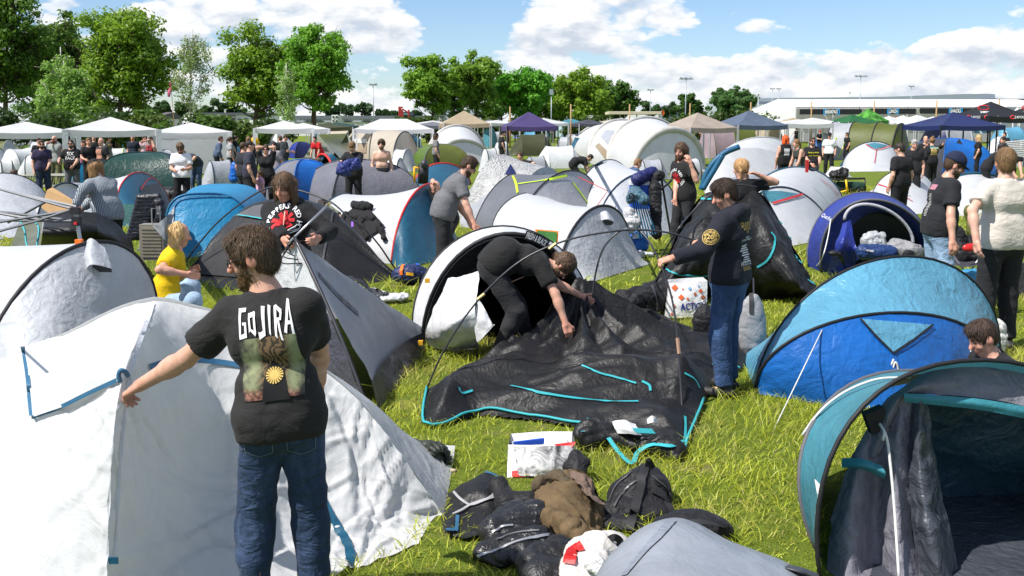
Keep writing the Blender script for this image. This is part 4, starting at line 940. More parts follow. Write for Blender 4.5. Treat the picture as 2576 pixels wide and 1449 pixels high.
  if len(kV):
   kN=vnormals(kV, kF);q=(kV-hc)@Bh.T;amp={'buzz':.001, 'short':.0018, 'curly':.014, 'wild':.014}.get(hair, .007)
   kV=kV+kN*(amp*hs*fbm(q*[1, 1, .4], 60 if hair!='curly' else 40, 2, int(x)))[:, None]
   if strands:
    rg=np.random.default_rng(int(x));pick=rg.integers(0, len(kV), strands)
    p0=kV[pick];nn=kN[pick];crown_=hp_(0, -.05, .115);dn=p0-crown_;dn/=np.linalg.norm(dn, axis=1, keepdims=True)+1e-9;dn=dn*.9-z3*(.5 if hair not in('long', 'receding', 'bob')else 1.6)+rg.normal(size=dn.shape)*.10;dn-=nn*(dn*nn).sum(1, keepdims=True);dn/=np.linalg.norm(dn, axis=1, keepdims=True)+1e-9
    ln=rg.uniform(.03, .06, (len(p0), 1))*hs*(1.7 if hair in('long', 'receding', 'bob')else 1);sd_=np.cross(nn, dn)*.0012;a0=p0+nn*.0005;m0=p0+dn*ln*.5+nn*.003;e0=p0+dn*ln+nn*rg.uniform(-.004, .006, (len(p0), 1))
    tips=np.stack([a0-sd_, a0+sd_, m0+sd_, m0-sd_, e0+sd_*.25, e0-sd_*.25], 1).reshape(-1, 3);k6=np.arange(len(p0))[:, None]*6;Fs=np.vstack([k6+[0, 1, 2, 3], k6+[3, 2, 4, 5]])
    kV, kF=join((kV, kF), (np.array(tips), np.array(Fs)))
   mk('hair', kV, kF, hm, root, True)
 if stub:
  bl=.0 if isinstance(beard, tuple)and len(beard)==3 else.0
  K=Field(hc-.2*hs, hc+.15*hs, max(.007, vox*.6));K.ell(hp_(0, .024, -.06), np.array([.066, .077, .076])*hs, Bh, .02);K.ell(hp_(0, .066, -.112), np.array([.037, .033, .036])*hs, Bh, .03)
  K.cutplane(hp_(0, .02, -.04), hu);K.cutplane(hp_(0, -.01, 0), -hf+hu*.25);K.ell(hp_(0, .1, -.068), np.array([.024, .03, .0095])*hs, Bh, .004, sub=True);K.ell(hp_(0, .12, -.01), np.array([.02, .05, .03])*hs, Bh, .01, sub=True)
  K.ell(hp_(0, -.02, -.17), np.array([.07, .08, .06])*hs, Bh, .01, sub=True)
  for sg in(-1, 1):K.ell(hp_(sg*.045, .075, -.025), np.array([.03, .03, .03])*hs, Bh, .01, sub=True)
  kV, kF=K.mesh()
  if len(kV):
   kN=vnormals(kV, kF);kV=kV+kN*(.005*hs*fbm(kV, 90, 2, 5))[:, None];mk('beard', kV, kF, hair_mat(beard), root, True)
 if cap is not None:
  K=Field(hc-.2*hs, hc+.22*hs, max(.007, vox*.6));back=-1 if cap[1:]==('back', )else 1
  K.ell(hp_(0, -.012, .04), (np.array([.077, .098, .1])+.019)*hs, Bh, .01);K.cutplane(hp_(0, 0, .035), -hu)
  mk('cap', *K.mesh(), cloth(cap[0], bump=.1), root, True)
  vz_=MB();ring=[]
  for k_ in range(9):
   a=math.pi*(k_/8-.5);ring.append((math.sin(a)*.082, math.cos(a)*.07+.085, .036-.012*math.cos(a)*1.2))
  inn=[(math.sin(math.pi*(k_/8-.5))*.082, .03+.065*math.cos(math.pi*(k_/8-.5)), .042)for k_ in range(9)]
  VV=[hp_(a, bq*back, c)for a, bq, c in inn]+[hp_(a, bq*back, c)for a, bq, c in ring]+[hp_(a, bq*back, c-.006)for a, bq, c in ring]+[hp_(a, bq*back, c-.006)for a, bq, c in inn]
  FF=[(k_, k_+1, 10+k_, 9+k_)for k_ in range(8)]+[(9+k_, 10+k_, 19+k_, 18+k_)for k_ in range(8)]+[(18+k_, 19+k_, 28+k_, 27+k_)for k_ in range(8)]
  vz_.add(VV, FF);vz_.build('visor', cloth(cap[0], bump=.1), root, True)
 if glasses:
  m=MB();r0=.024
  for sg in(-1, 1):
   c_=(sg*.034, .104, .002);ring=[hp_(c_[0]+r0*1.1*math.cos(a), c_[1]-.25*abs(math.cos(a)*r0+c_[0])*.3, c_[2]+r0*.8*math.sin(a))for a in np.linspace(0, 2*math.pi, 12, endpoint=False)]
   m.tube(ring, .0028, 4, True);m.tube([hp_(sg*.06, .097, .006), hp_(sg*.079, .05, .01), hp_(sg*.082, -.01, .005)], .0026, 4)
   if glasses=='sun':m.add([tuple(q)for q in ring], [tuple(range(12))])
  m.tube([hp_(-.01, .107, .006), hp_(.01, .107, .006)], .0026, 4)
  m.build('sunglasses' if glasses=='sun' else 'glasses', plain((.01, .01, .012), .25, name='glasses_black'), root, True)
 sh=[]
 for i in(0, 1):
  K=Field(np.minimum(AN[i], TO[i])-.1*s, np.maximum(AN[i], TO[i])+.1*s, max(.013, vox*.95));td=(TO[i]-AN[i]);td[2]=0;td/=np.linalg.norm(td)+1e-9
  z0=AN[i][2]-.085*s;hl=AN[i]*[1, 1, 0]+z3*(z0+.04*s)-td*.05*s;K.cap(hl, hl+td*.2*s, .042*s, .04*s, .02);K.cap(AN[i], hl+td*.06*s+z3*.02, .046*s, .05*s, .03);K.cutplane(hl*[1, 1, 0]+z3*(z0+.004), -z3)
  mk('shoe', *K.mesh(), plain(shoe, .6, name='shoe_leather'), root, True)
 fr_=dict(root=root, shirt=so_, trousers=po_, chest=chest, waist=waist, pel=pel, u=u, tr=tr_, tf=tf2, hc=hc, hr=hr, hf=hf, hu=hu, hs=hs, WR=WR, EL=EL, SH=SH, b=b, f=f, r=r, s=s, KN=KN, AN=AN, HD=HD_)
 PEOPLE.append(fr_)
 return fr_
def torso_print(pr, V, F, mat, back=False, dv=0.0, du=0.0, name='print', lift=.004, on='shirt'):
 c=pr['chest']+pr['u']*dv*pr['s'];nrm=Vector(-pr['tf']if back else pr['tf']);up=Vector(pr['u']);right=up.cross(nrm);c=Vector(c)+right*du
 return wrap(name, V, F, [pr[on]], c, right, up, nrm, mat, pr[on], lift)
def text_print(pr, body, width, height, mat, back=False, dv=0.0, du=0.0, bold=0.0, spacing=1.0, lift=.005):
 V, F=text_vf(body, 1.0, bold, spacing);xs=[v[0]for v in V];ys=[v[1]for v in V];cx_, cy_=(max(xs)+min(xs))/2, (max(ys)+min(ys))/2
 V=[((v[0]-cx_)*width/(max(xs)-min(xs)), (v[1]-cy_)*height/(max(ys)-min(ys)))for v in V]
 return torso_print(pr, V, F, mat, back, dv, du, 'lettering', lift)
def ring_text(body, R, size, start, span):
 V=[];F=[];n=len(body)
 for i, ch in enumerate(body):
  if ch==' ':continue
  v, f=text_vf(ch, size, .02);a=start-span*(i+.5)/n;ca, sa=math.cos(a-math.pi/2), math.sin(a-math.pi/2)
  b=len(V);V+=[(math.cos(a)*R+p[0]*ca-p[1]*sa, math.sin(a)*R+p[0]*sa+p[1]*ca)for p in v];F+=[tuple(k+b for k in q)for q in f]
 return V, F
def star_vf(R, n=8, wd=.28):
 V=[];F=[]
 for k in range(n):
  a=2*math.pi*k/n;c, s_=math.cos(a), math.sin(a);w0, w1=R*wd*.55, R*wd;b=len(V)
  for(l, q)in((0, -w0), (R, -w1), (R, w1), (0, w0)):V.append((c*l-s_*q, s_*l+c*q))
  F.append((b, b+1, b+2, b+3))
 return V, F
PRW=plain((0.75, 0.75, 0.74), 0.8, name='print_white', var=.05);PRR=plain((0.5, 0.02, 0.025), 0.8, name='print_red', var=.1);PRG=plain((0.55, 0.38, 0.10), 0.7, name='print_gold', var=.1);PRY=plain((0.75, 0.7, 0.04), 0.7, name='print_yellow', var=.05)
WHT=fabric((0.60, 0.61, 0.625), 0.42, 0.22, 0.16, 5.0, 0.5, 0.45, 0.03);WHN=fabric((0.61, 0.62, 0.635), 0.42, 0.12, 0.42, 5.0, 0.9, 0.4, 0.03)
WHG=fabric((0.52, 0.54, 0.575), 0.45, 0.25, 0.42, 6.0, 0.9, 0.4, 0.04);LGR=fabric((0.40, 0.42, 0.46), 0.5, 0.2, 0.3, 6.0, 0.7, 0.4, 0.05);GRY=fabric((0.17, 0.17, 0.20), 0.5, 0.15, 0.35, 7.0, 0.8, 0.4, 0.06)
DGR=fabric((0.05, 0.05, 0.06), 0.45, 0.08, 0.4, 7.0, 0.9, 0.45, 0.08);BLK=fabric((0.011, 0.011, 0.0115), 0.47, 0.0, 0.24, 11.0, 1.0, 0.34, 0.1);BLM=fabric((0.022, 0.022, 0.024), 0.6, 0.04, 0.35, 5.0, 0.8, 0.3, 0.1)
NAVY=fabric((0.012, 0.02, 0.10), 0.42, 0.15, 0.35, 7.0, 0.8, 0.45, 0.06);BLU=fabric((0.012, 0.145, 0.52), 0.42, 0.22, 0.35, 6.0, 0.8, 0.45, 0.06);BLQ=fabric((0.018, 0.035, 0.27), 0.42, 0.15, 0.5, 7.0, 0.9, 0.5, 0.06)
SKY_=fabric((0.12, 0.36, 0.52), 0.30, 0.22, 0.5, 6.0, 1.0, 0.55, 0.05);CYN=fabric((0.02, 0.26, 0.50), 0.42, 0.25, 0.3, 6.0, 0.7, 0.4, 0.05);TEAL=fabric((0.06, 0.235, 0.30), 0.38, 0.2, 0.4, 7.0, 0.8, 0.45, 0.06);PET=fabric((0.012, 0.09, 0.16), 0.45, 0.15, 0.3, 6.0, 0.7, 0.4, 0.05)
OLV=fabric((0.10, 0.12, 0.02), 0.5, 0.2, 0.25, 6.0, 0.6, 0.35, 0.06);OLD=fabric((0.05, 0.055, 0.02), 0.5, 0.12, 0.25, 6.0, 0.6, 0.35, 0.06);GRN=fabric((0.10, 0.17, 0.03), 0.5, 0.2, 0.2, 5.0, 0.6, 0.35, 0.06);DGN=fabric((0.008, 0.05, 0.04), 0.4, 0.12, 0.4, 5.0, 0.8, 0.5, 0.06)
BEI=fabric((0.52, 0.46, 0.37), 0.55, 0.25, 0.12, 4.0, 0.4, 0.3, 0.04);TAN=fabric((0.40, 0.32, 0.22), 0.55, 0.25, 0.15, 4.0, 0.4, 0.3, 0.04);PUR=fabric((0.07, 0.05, 0.15), 0.5, 0.2, 0.15, 4.0, 0.4, 0.3, 0.05);MAU=fabric((0.30, 0.23, 0.25), 0.5, 0.2, 0.2, 5.0, 0.5, 0.3, 0.05)
MINT=fabric((0.36, 0.50, 0.49), 0.5, 0.25, 0.15, 4.0, 0.5, 0.35, 0.04);REDF=fabric((0.5, 0.015, 0.015), 0.45, 0.15, 0.3, 6.0, 0.6, 0.4, 0.06);SILV=fabric((0.46, 0.46, 0.45), 0.36, 0.1, 0.9, 9.0, 1.5, 0.6, 0.05)
LIMEF=fabric((0.38, 0.55, 0.02), 0.5, 0.2, 0.1, 8);TEALT=plain((0.03, 0.34, 0.38), 0.6, name='teal_tape', var=.05);BLUT=plain((0.03, 0.12, 0.22), 0.6, name='blue_tape', var=.1);REDT=plain((0.5, 0.02, 0.02), 0.6, name='red_tape');LIMET=plain((0.42, 0.62, 0.02), 0.6, name='lime_tape')
TRIM=plain((0.012, 0.012, 0.014), 0.6, name='black_piping');GTRIM=plain((0.10, 0.10, 0.11), 0.6, name='grey_piping');BTRIM=plain((0.01, 0.03, 0.06), 0.6, name='navy_piping');ROPE=plain((0.70, 0.70, 0.67), 0.8, name='white_cord', bump=.4, scale=300);ORNG=plain((0.85, 0.16, 0.01), 0.5, name='orange_plastic');POLEM=plain((0.03, 0.03, 0.035), 0.35, name='fibreglass_pole', spec=.5);ALU=plain((0.45, 0.46, 0.48), 0.35, 0.8, name='aluminium');YELP=plain((0.7, 0.35, 0.01), 0.5, name='yellow_plastic')
def tent(label, arcs, panels, trims=(), name='pop_up_tent', group=None, cat='tent', clear=True, inner=None):
 ends=np.vstack([np.vstack([a[0], a[-1]])for a in arcs.values()]);c=ends.mean(0);c[2]=0
 t=thing(name, label, cat, tuple(c), group);R={}
 for i, pn in enumerate(panels):
  nm, a, b, mt=pn[:4];kw=dict(pn[4])if len(pn)>4 else{}
  o=loft(nm, arcs[a], arcs[b], mt, t, keep=True, seed=int(abs(c[0])*37+i)%997, **kw);R.setdefault(nm, []).append(o)
 for a, mt, r_ in trims:hoop('hoop', arcs[a], mt, t, r_, 6 if len(arcs[a])>20 else 4)
 if clear:FOOT.append(ends[:, :2])
 return t, R
def guy(parent, pa, pb, r=.006, mat=None, name='guy_line'):
 V, F=tube_vf([pa, pb], r, 4);return mk(name, V, F, mat or TRIM, parent)
def patch(name, objs, quad, mat, parent, n=8, lift=.006):
 a, b, c, d=[np.array(q, float)for q in quad];V=[]
 for i in range(n):
  for j in range(n):
   u_, v_=i/(n-1), j/(n-1);q=(a*(1-u_)+b*u_)*(1-v_)+(d*(1-u_)+c*u_)*v_;p, nn=hit(objs, *q)
   if p is None:p, nn=(Vector(V[-1]), Vector((0, -1, 0)))if V else(P(q[0], q[1], 8), Vector((0, -1, 0)))
   if nn.dot(EYE-p)<0:nn=-nn
   V.append(tuple(p+nn*lift))
 return mk(name, V, grid_faces(n, n), mat, parent)
A=dict(back=arc((1935, 900), (2500, 860), (2300, 690), .3), top=arc((1900, 978), (2512, 912), (2262, 645)), mid=arc((1903, 985), (2506, 925), (2218, 788), -.55), low=gline((1908, 990), (2500, 935), bulge=.75, toward=(-.1, -1, 0)))
A['back']=pts_arc(A['top'][0]+[0.1, .9, 0], A['top'][-1]+[-.1, .8, 0], (A['top'][0]+A['top'][-1])/2+[0, 1.0, .25])
t, R=tent('glossy light blue and bright blue pop up tent with white guy ropes', A, [('roof', 'back', 'top', SKY_, dict(sag=.02)), ('roof', 'top', 'mid', SKY_, dict(sag=.03, ns=18, crumple=.007)), ('front', 'mid', 'low', BLU, dict(sag=-.05, ns=18, crumple=.008))], [('top', TRIM, .013), ('mid', TRIM, .014)])
patch('vent', R['front'], [(2162, 803), (2344, 818), (2248, 888), (2240, 888)], SKY_, t, 10, .012)
ribbon('vent_edge', R['front'], [(2162, 803), (2200, 845), (2244, 889)], .018, TRIM, t, 5, .018);ribbon('vent_edge', R['front'], [(2344, 818), (2300, 852), (2246, 889)], .018, TRIM, t, 5, .018)
for(a, b)in[((2068, 826), (1948, 1078)), ((2440, 876), (2500, 980))]:
 q=hit(R['front']+R['roof'], a[0], a[1]+4)[0]or P(a[0], a[1], 8.3);guy(t, q, G(*b), .0055, ROPE)
q=hit(R['front'], 2245, 895)[0]
if q:m=MB();q=q+Vector((0, -.03, -.02));m.tube(spline([q, q+Vector((-.04, -.01, -.1)), q+Vector((0, -.02, -.16)), q+Vector((.035, -.01, -.1)), q+Vector((.01, -.01, -.02)), q+Vector((-.02, -.01, -.13))], 5), .008, 5);m.build('cord_bundle', ROPE, t, True)
A=dict(rear=arc((2150, 1290), (2760, 1130), (2330, 960)), back=arc((2062, 1400), (2720, 1230), (2232, 937)), front=arc((2066, 1475), (2950, 1400), (2446, 906), p=.92))
A['rear']=pts_arc(A['back'][0]+[.25, 1.0, 0], A['back'][-1]+[-.1, 1.0, 0], (A['back'][0]+A['back'][-1])/2+[.1, 1.2, .45])
t, R=tent('open teal and grey pop up tent cut by the lower right corner', A, [('shell', 'back', 'front', TEAL, dict(sag=.03, ns=18, crumple=.006)), ('rear_panel', 'rear', 'back', DGR, dict(sag=.02))], [('back', GTRIM, .013), ('front', TRIM, .012)])
Yf=lambda x, y:4.98-.0*y
def fp(x, y, d=0.0):return P(x, y, 4.80+d)
LIN=fabric((0.19, 0.185, 0.22), 0.42, 0.08, 0.5, 7.0, 1.0, 0.5, 0.08);DKI=fabric((0.06, 0.068, 0.085), 0.32, 0.05, 0.7, 6.0, 1.2, 0.55, 0.1)
sheet('front_band', [[fp(2152, 1128, .08), fp(2215, 1025, .08), fp(2290, 957, .08), fp(2370, 921, .08), fp(2450, 909, .08), fp(2540, 919, .08), fp(2660, 960, .08)], [fp(2190, 1150), fp(2248, 1020, -.02), fp(2300, 975, -.02), fp(2380, 958), fp(2460, 965), fp(2540, 985), fp(2660, 1015)], [fp(2215, 1140), fp(2270, 1000), fp(2310, 990), fp(2390, 994, -.02), fp(2470, 1002, -.02), fp(2550, 1015, -.02), fp(2670, 1048, -.02)]], LIN, t, 8, 8, .006, 9, 3)
sheet('door_panel', [[fp(2120, 1200, .06), fp(2170, 1100, .06), fp(2230, 1010, .05), fp(2275, 985, .03), fp(2306, 990, .02)], [fp(2095, 1280, .04), fp(2150, 1200, -.02), fp(2205, 1130, .03), fp(2260, 1090, -.04), fp(2302, 1080, .0)], [fp(2085, 1350, .0), fp(2140, 1310, -.09), fp(2200, 1270, .02), fp(2255, 1250, -.10), fp(2300, 1240, -.03)], [fp(2080, 1430, -.05), fp(2140, 1420, -.16), fp(2205, 1400, -.02), fp(2265, 1390, -.2), fp(2320, 1385, -.08)], [fp(2075, 1560, -.1), fp(2150, 1560, -.25), fp(2220, 1550, -.08), fp(2290, 1550, -.3), fp(2370, 1545, -.15)]], LIN, t, 14, 14, .006, 6, 4, cre=(50, .007, .25, .03))
sheet('door_curtain', [[fp(2300, 995, -.01), fp(2318, 1000, -.05), fp(2335, 1002, -.01)], [fp(2275, 1130, .0), fp(2312, 1120, -.1), fp(2348, 1110, -.02)], [fp(2282, 1250, -.04), fp(2325, 1240, -.16), fp(2368, 1230, -.04)], [fp(2300, 1380, -.1), fp(2350, 1370, -.24), fp(2395, 1360, -.08)], [fp(2340, 1540, -.18), fp(2390, 1530, -.3), fp(2440, 1520, -.1)]], DKI, t, 14, 14, .008, 6, 5, cre=(30, .008, .25, .03))
sheet('door_stripe', [[fp(2274, 989, -.04), fp(2370, 995, -.05), fp(2470, 1004, -.05), fp(2590, 1024, -.05)], [fp(2274, 1000, -.05), fp(2370, 1008, -.06), fp(2470, 1018, -.06), fp(2590, 1040, -.06)], [fp(2276, 1011, -.04), fp(2370, 1021, -.05), fp(2470, 1032, -.05), fp(2590, 1056, -.05)]], fabric((.05, .26, .32), .4, .2, .25, 9), t, 6, 5, .003, 12)
sheet('pocket_flap', [[fp(2118, 1152, -.0), fp(2170, 1154, -.07), fp(2218, 1172, -.1)], [fp(2117, 1174, -.02), fp(2168, 1172, -.1), fp(2228, 1190, -.13)], [fp(2118, 1176, .0), fp(2172, 1182, -.06), fp(2224, 1204, -.1)]], fabric((.05, .26, .32), .4, .2, .25, 9), t, 6, 5)
sheet('inner_wall', [[P(2290, 1010, 5.4), P(2450, 990, 5.4), P(2640, 1010, 5.4)], [P(2280, 1180, 5.6), P(2440, 1160, 5.55), P(2650, 1180, 5.55)], [G(2270, 1255, .01), G(2450, 1245, .01), G(2680, 1250, .01)]], fabric((.03, .07, .10), .35, .05, .6, 6, 1.2, .5, .1), t, 6, 6, .02, 5, 9)
sheet('groundsheet', [[G(2240, 1240, .012), G(2450, 1236, .012), G(2800, 1230, .012)], [G(2200, 1400, .012), G(2450, 1480, .02), G(2850, 1450, .02)], [G(2150, 1620, .01), G(2450, 1600, .01), G(2900, 1560, .01)]], DKI, t, 10, 8, .012, 6, 9)
m=MB();m.tube(spline([fp(2213, 1066, -.02), fp(2230, 1100, -.08), fp(2240, 1170, -.12), fp(2250, 1280, -.18), fp(2262, 1460, -.3)], 6), .0075, 6);m.tube(spline([fp(2213, 1066, -.02), fp(2224, 1085, -.07), fp(2221, 1108, -.08)], 4), .0065, 6);m.build('cord', ROPE, t, True)
m=MB();m.tube(spline([P(x, y, 5.05)for x, y in((2018, 1095), (2050, 1050), (2090, 1010), (2140, 978), (2210, 953), (2290, 950))], 5), .007, 5);m.build('cord', ROPE, t, True)
tag_=MB().obox(fp(2203, 1055, .03), (.045, 0, .02), (0, .03, 0), (-.02, 0, .05)).build('hoop_clip', TRIM, t)
patch('logo', R['shell'], [(2052, 1205), (2072, 1225), (2068, 1260), (2058, 1240)], PRW, t, 5, .006);patch('logo', R['shell'], [(2060, 1245), (2070, 1258), (2056, 1298), (2054, 1292)], PRW, t, 5, .006)
FOOT.append(np.array([tuple(G(*q_))[:2]for q_ in((2075, 1480), (2950, 1560), (2850, 1215), (2180, 1235))]))
def w3(x, y, Y):return P(x, y, Y)
rows=[[(1440, 1640, 3.6), (1560, 1480, 3.7), (1690, 1400, 3.75), (1850, 1440, 3.7), (2010, 1500, 3.65), (2200, 1640, 3.6)], [(1440, 1560, 3.0), (1540, 1392, 3.05), (1690, 1303, 3.1), (1850, 1360, 3.1), (2000, 1420, 3.1), (2180, 1520, 3.1)], [(1400, 1640, 2.7), (1500, 1500, 2.68), (1650, 1380, 2.75), (1840, 1420, 2.72), (2000, 1480, 2.75), (2200, 1580, 2.8)], [(1350, 1800, 2.5), (1450, 1700, 2.4), (1620, 1560, 2.45), (1830, 1580, 2.4), (2020, 1640, 2.5), (2250, 1740, 2.6)], [(1250, 2200, 2.35), (1400, 2200, 2.2), (1600, 2200, 2.1), (1830, 2200, 2.1), (2050, 2200, 2.2), (2300, 2200, 2.35)]]
GRB=fabric((0.26, 0.28, 0.32), 0.40, 0.1, 0.25, 4.0, 0.9, 0.45, 0.08)
c0=P(1700, 1500, 2.9);t=thing('dome_tent', 'smooth grey tent top rising at the bottom edge below the bag pile', 'tent', (c0.x, 2.9, 0))
gt=sheet('shell', [[w3(*q)for q in r]for r in rows], GRB, t, 12, 10, .006, 5, 3)
ribbon('seam', [gt], [(1690, 1310), (1660, 1345), (1610, 1400), (1570, 1450)], .03, fabric((.2, .22, .26), .4, 0, .4, 9), t, 6, .004)
sheet('vent_flap', [[P(1975, 1418, 2.98), P(2020, 1428, 2.98), P(2060, 1444, 2.98)], [P(1975, 1428, 2.86), P(2020, 1440, 2.84), P(2060, 1456, 2.9)], [P(1978, 1438, 2.9), P(2020, 1452, 2.9), P(2060, 1462, 2.9)]], DGR, t, 4, 4)
cols=[[(-180, 975, 5.2), (-185, 1150, 4.75), (-190, 1350, 4.4), (-200, 1700)], [(-60, 930, 5.25), (-66, 1080, 4.85), (-70, 1280, 4.45), (-80, 1660)], [(20, 897, 5.27), (10, 1040, 4.83), (4, 1240, 4.42), (0, 1650)], [(150, 843, 5.3), (130, 1000, 4.70), (115, 1220, 4.28), (100, 1650)], [(290, 777, 5.35), (238, 965, 4.52), (215, 1200, 4.16), (195, 1655)], [(372, 754, 5.36), (298, 940, 4.38), (268, 1185, 4.06), (250, 1660)], [(400, 752, 5.36), (330, 940, 4.42), (296, 1190, 4.10), (280, 1660)], [(450, 758, 5.42), (400, 965, 4.78), (384, 1190, 4.5), (372, 1640)], [(560, 790, 5.5), (520, 1000, 5.14), (500, 1220, 4.86), (500, 1600)], [(680, 840, 5.55), (660, 1020, 5.25), (650, 1230, 5.0), (650, 1550)], [(800, 920, 5.55), (790, 1080, 5.34), (790, 1260, 5.14), (800, 1472)], [(905, 1010, 5.5), (898, 1150, 5.36), (890, 1290, 5.16), (880, 1430)], [(1012, 1150, 5.45), (1002, 1230, 5.36), (985, 1310, 5.22), (962, 1402)], [(1116, 1296, 5.4), (1100, 1318, 5.38), (1082, 1338, 5.3), (1052, 1362)]]
t=thing('collapsing_dome_tent', 'big crumpled white tent with blue trim held by the man in front', 'tent', (-1.7, 5.0, 0))
rows=[]
for j in range(4):
 row=[]
 for c in cols:
  q=c[j];row.append(G(*q, .02)if len(q)==2 else P(*q))
 rows.append(row)
back0=[Vector((p.x, p.y+.55, p.z*.72))for p in rows[0]];back1=[Vector((p.x, p.y+1.15, .02))for p in rows[0]]
FGW=fabric((0.70, 0.708, 0.72), 0.46, 0.34, 0.28, 4.0, 1.3, 0.35, 0.03)
fw=sheet('shell', rows, FGW, t, 17, 42, .012, 3.0, 12, aniso=(1, 1, .8), cre=(190, .024, .32, .026, lambda q:np.clip(.35+1.1*(q[:, 0]+1.85), .3, 1.0)))
sheet('rear_panel', [rows[0], back0, back1], FGW, t, 6, 6, .008, 3, 13)
sheet('flap', [[P(60, 872, 5.18), P(150, 846, 5.2), P(240, 862, 4.95), P(305, 925, 4.36)], [P(72, 950, 4.82), P(150, 940, 4.72), P(230, 930, 4.5), P(302, 944, 4.32)], [P(80, 1048, 4.6), P(160, 1020, 4.5), P(238, 982, 4.38), P(300, 956, 4.29)]], FGW, t, 8, 8, .005, 4, 14)
for px in([(60, 872), (72, 945), (77, 1000), (82, 1046)], [(82, 1049), (150, 1026), (220, 992), (296, 957)]):
 q=spline([(a, b, 0)for a, b in px], 6);V=[];F=[]
 for k, (a, b, _)in enumerate(q):
  h_=hit([bpy.data.objects[n]for n in SURF if n.startswith('flap')], a, b)[0]or hit([fw], a, b)[0]or P(a, b, 4.75);p=h_+Vector((0, -.012, .004));dv=Vector((.011, 0, 0))if px[0][0]==60 else Vector((0, 0, .011));V+=[p-dv, p+dv]
 mk('trim', V, [(2*k, 2*k+1, 2*k+3, 2*k+2)for k in range(len(q)-1)], BLUT, t)
ribbon('trim', [fw], [(372, 926), (420, 913), (480, 907), (545, 912), (610, 922)], .035, BLUT, t, 6, .01);ribbon('zip_flap', [fw], [(798, 1235), (828, 1295), (860, 1345), (880, 1395), (874, 1422)], .05, PET, t, 6, .012);ribbon('hem_tape', [fw], [(1108, 1306), (1085, 1332), (1060, 1350)], .03, BLUT, t, 5, .008)
ribbon('seam', [fw], [(385, 765), (330, 925), (312, 1050), (298, 1200), (288, 1400)], .022, fabric((.66, .68, .71), .5, 0, .3, 9), t, 8, .004);MB().obox(P(285, 1410, 3.95), (.02, 0, 0), (0, .004, 0), (0, 0, .014)).build('label_tab', PET, t)
m=MB();m.tube(spline([P(302, 962, 4.27), P(298, 945, 4.27), P(303, 932, 4.27), P(314, 934, 4.28), P(322, 946, 4.30)], 4), .011, 5);m.build('loop', BLUT, t, True)
FOOT.append(np.array([tuple(p)[:2]for p in rows[-1]]+[tuple(p)[:2]for p in back1]))
A=dict(rear=arc((-520, 880), (-120, 760), (-230, 612)), hoop=arc((-62, 990), (392, 862), (232, 609), p=1.0), low=gline((40, 1080), (470, 880)))
t, R=tent('white pop up tent with black hoop and hooded vent at the left edge', A, [('body', 'rear', 'hoop', WHT, dict(sag=.04, ns=16)), ('front', 'hoop', 'low', WHG, dict(sag=-.04, ns=40, crumple=.010, freq=5, cre=(70, .016, .2, .03)))], [('hoop', TRIM, .02)])
c=hit(R['front'], 245, 655)[0]
if c:
 sheet('vent_hood', [[c+Vector((-.16, .06, .12)), c+Vector((-.05, .0, .2)), c+Vector((.06, .02, .12))], [c+Vector((-.13, -.02, .02)), c+Vector((.0, -.16, .08)), c+Vector((.12, -.04, .02))], [c+Vector((-.1, -.05, -.12)), c+Vector((.04, -.24, .0)), c+Vector((.17, -.1, -.06))]], WHG, t, 6, 6, .004, 8)
 sheet('vent_opening', [[c+Vector((-.08, -.06, -.11)), c+Vector((.04, -.12, -.01)), c+Vector((.16, -.09, -.06))], [c+Vector((-.06, -.05, -.13)), c+Vector((.04, -.05, -.1)), c+Vector((.15, -.06, -.1))]], DGR, t, 4, 4)
q=P(12, 797, 8.35);m=MB();m.obox(q, (.05, 0, 0), (0, .012, 0), (0, 0, .012));m.build('line_runner', ORNG, t);guy(t, q, P(-120, 790, 8.0), .004, ORNG)
m=MB();m.obox(P(199, 609, 9.0), (.03, 0, 0), (0, .024, 0), (0, 0, .024));m.build('hoop_clip', ORNG, t)
pk=P(742, 602, 8.2);fr_=G(930, 1036);rt=G(1076, 862);lf=G(470, 890);bk=Vector(((rt.x+lf.x)/2+.3, 11.5, 0))
t=thing('ridge_tent', 'half pitched white and grey tent with black pole behind the front man', 'tent', ((fr_.x+lf.x)/2, 9, 0));FOOT.append(np.array([tuple(p)[:2]for p in(fr_, rt, bk, lf)]))
def tri(a, b, c, sagv, k=5):
 rows=[]
 for i in range(k):
  u_=i/(k-1);row=[]
  for j in range(k):
   v_=j/(k-1);l_=a.lerp(b, u_*.97+.03);r_=a.lerp(c, u_*.97+.03);p=l_.lerp(r_, v_);row.append(p+Vector(sagv)*math.sin(math.pi*v_)*u_)
  rows.append(row)
 return rows
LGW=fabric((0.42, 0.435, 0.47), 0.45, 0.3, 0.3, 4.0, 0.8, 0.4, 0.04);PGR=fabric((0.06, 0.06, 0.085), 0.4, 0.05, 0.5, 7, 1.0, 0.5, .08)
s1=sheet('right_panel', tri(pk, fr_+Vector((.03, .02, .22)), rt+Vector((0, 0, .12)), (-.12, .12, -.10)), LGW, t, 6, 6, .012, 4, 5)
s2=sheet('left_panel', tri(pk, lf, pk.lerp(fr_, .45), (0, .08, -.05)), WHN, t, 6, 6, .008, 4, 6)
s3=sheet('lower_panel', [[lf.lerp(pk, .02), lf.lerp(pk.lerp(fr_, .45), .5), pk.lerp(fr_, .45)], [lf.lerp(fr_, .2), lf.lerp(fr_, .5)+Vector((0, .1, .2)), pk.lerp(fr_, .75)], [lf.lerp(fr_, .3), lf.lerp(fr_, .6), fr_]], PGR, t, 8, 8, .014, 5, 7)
sheet('back_panel', tri(pk, bk, lf, (0, 0, -.05)), LGW, t, 4, 4);sheet('back_panel', tri(pk, rt, bk, (0, 0, -.05)), LGW, t, 4, 4)
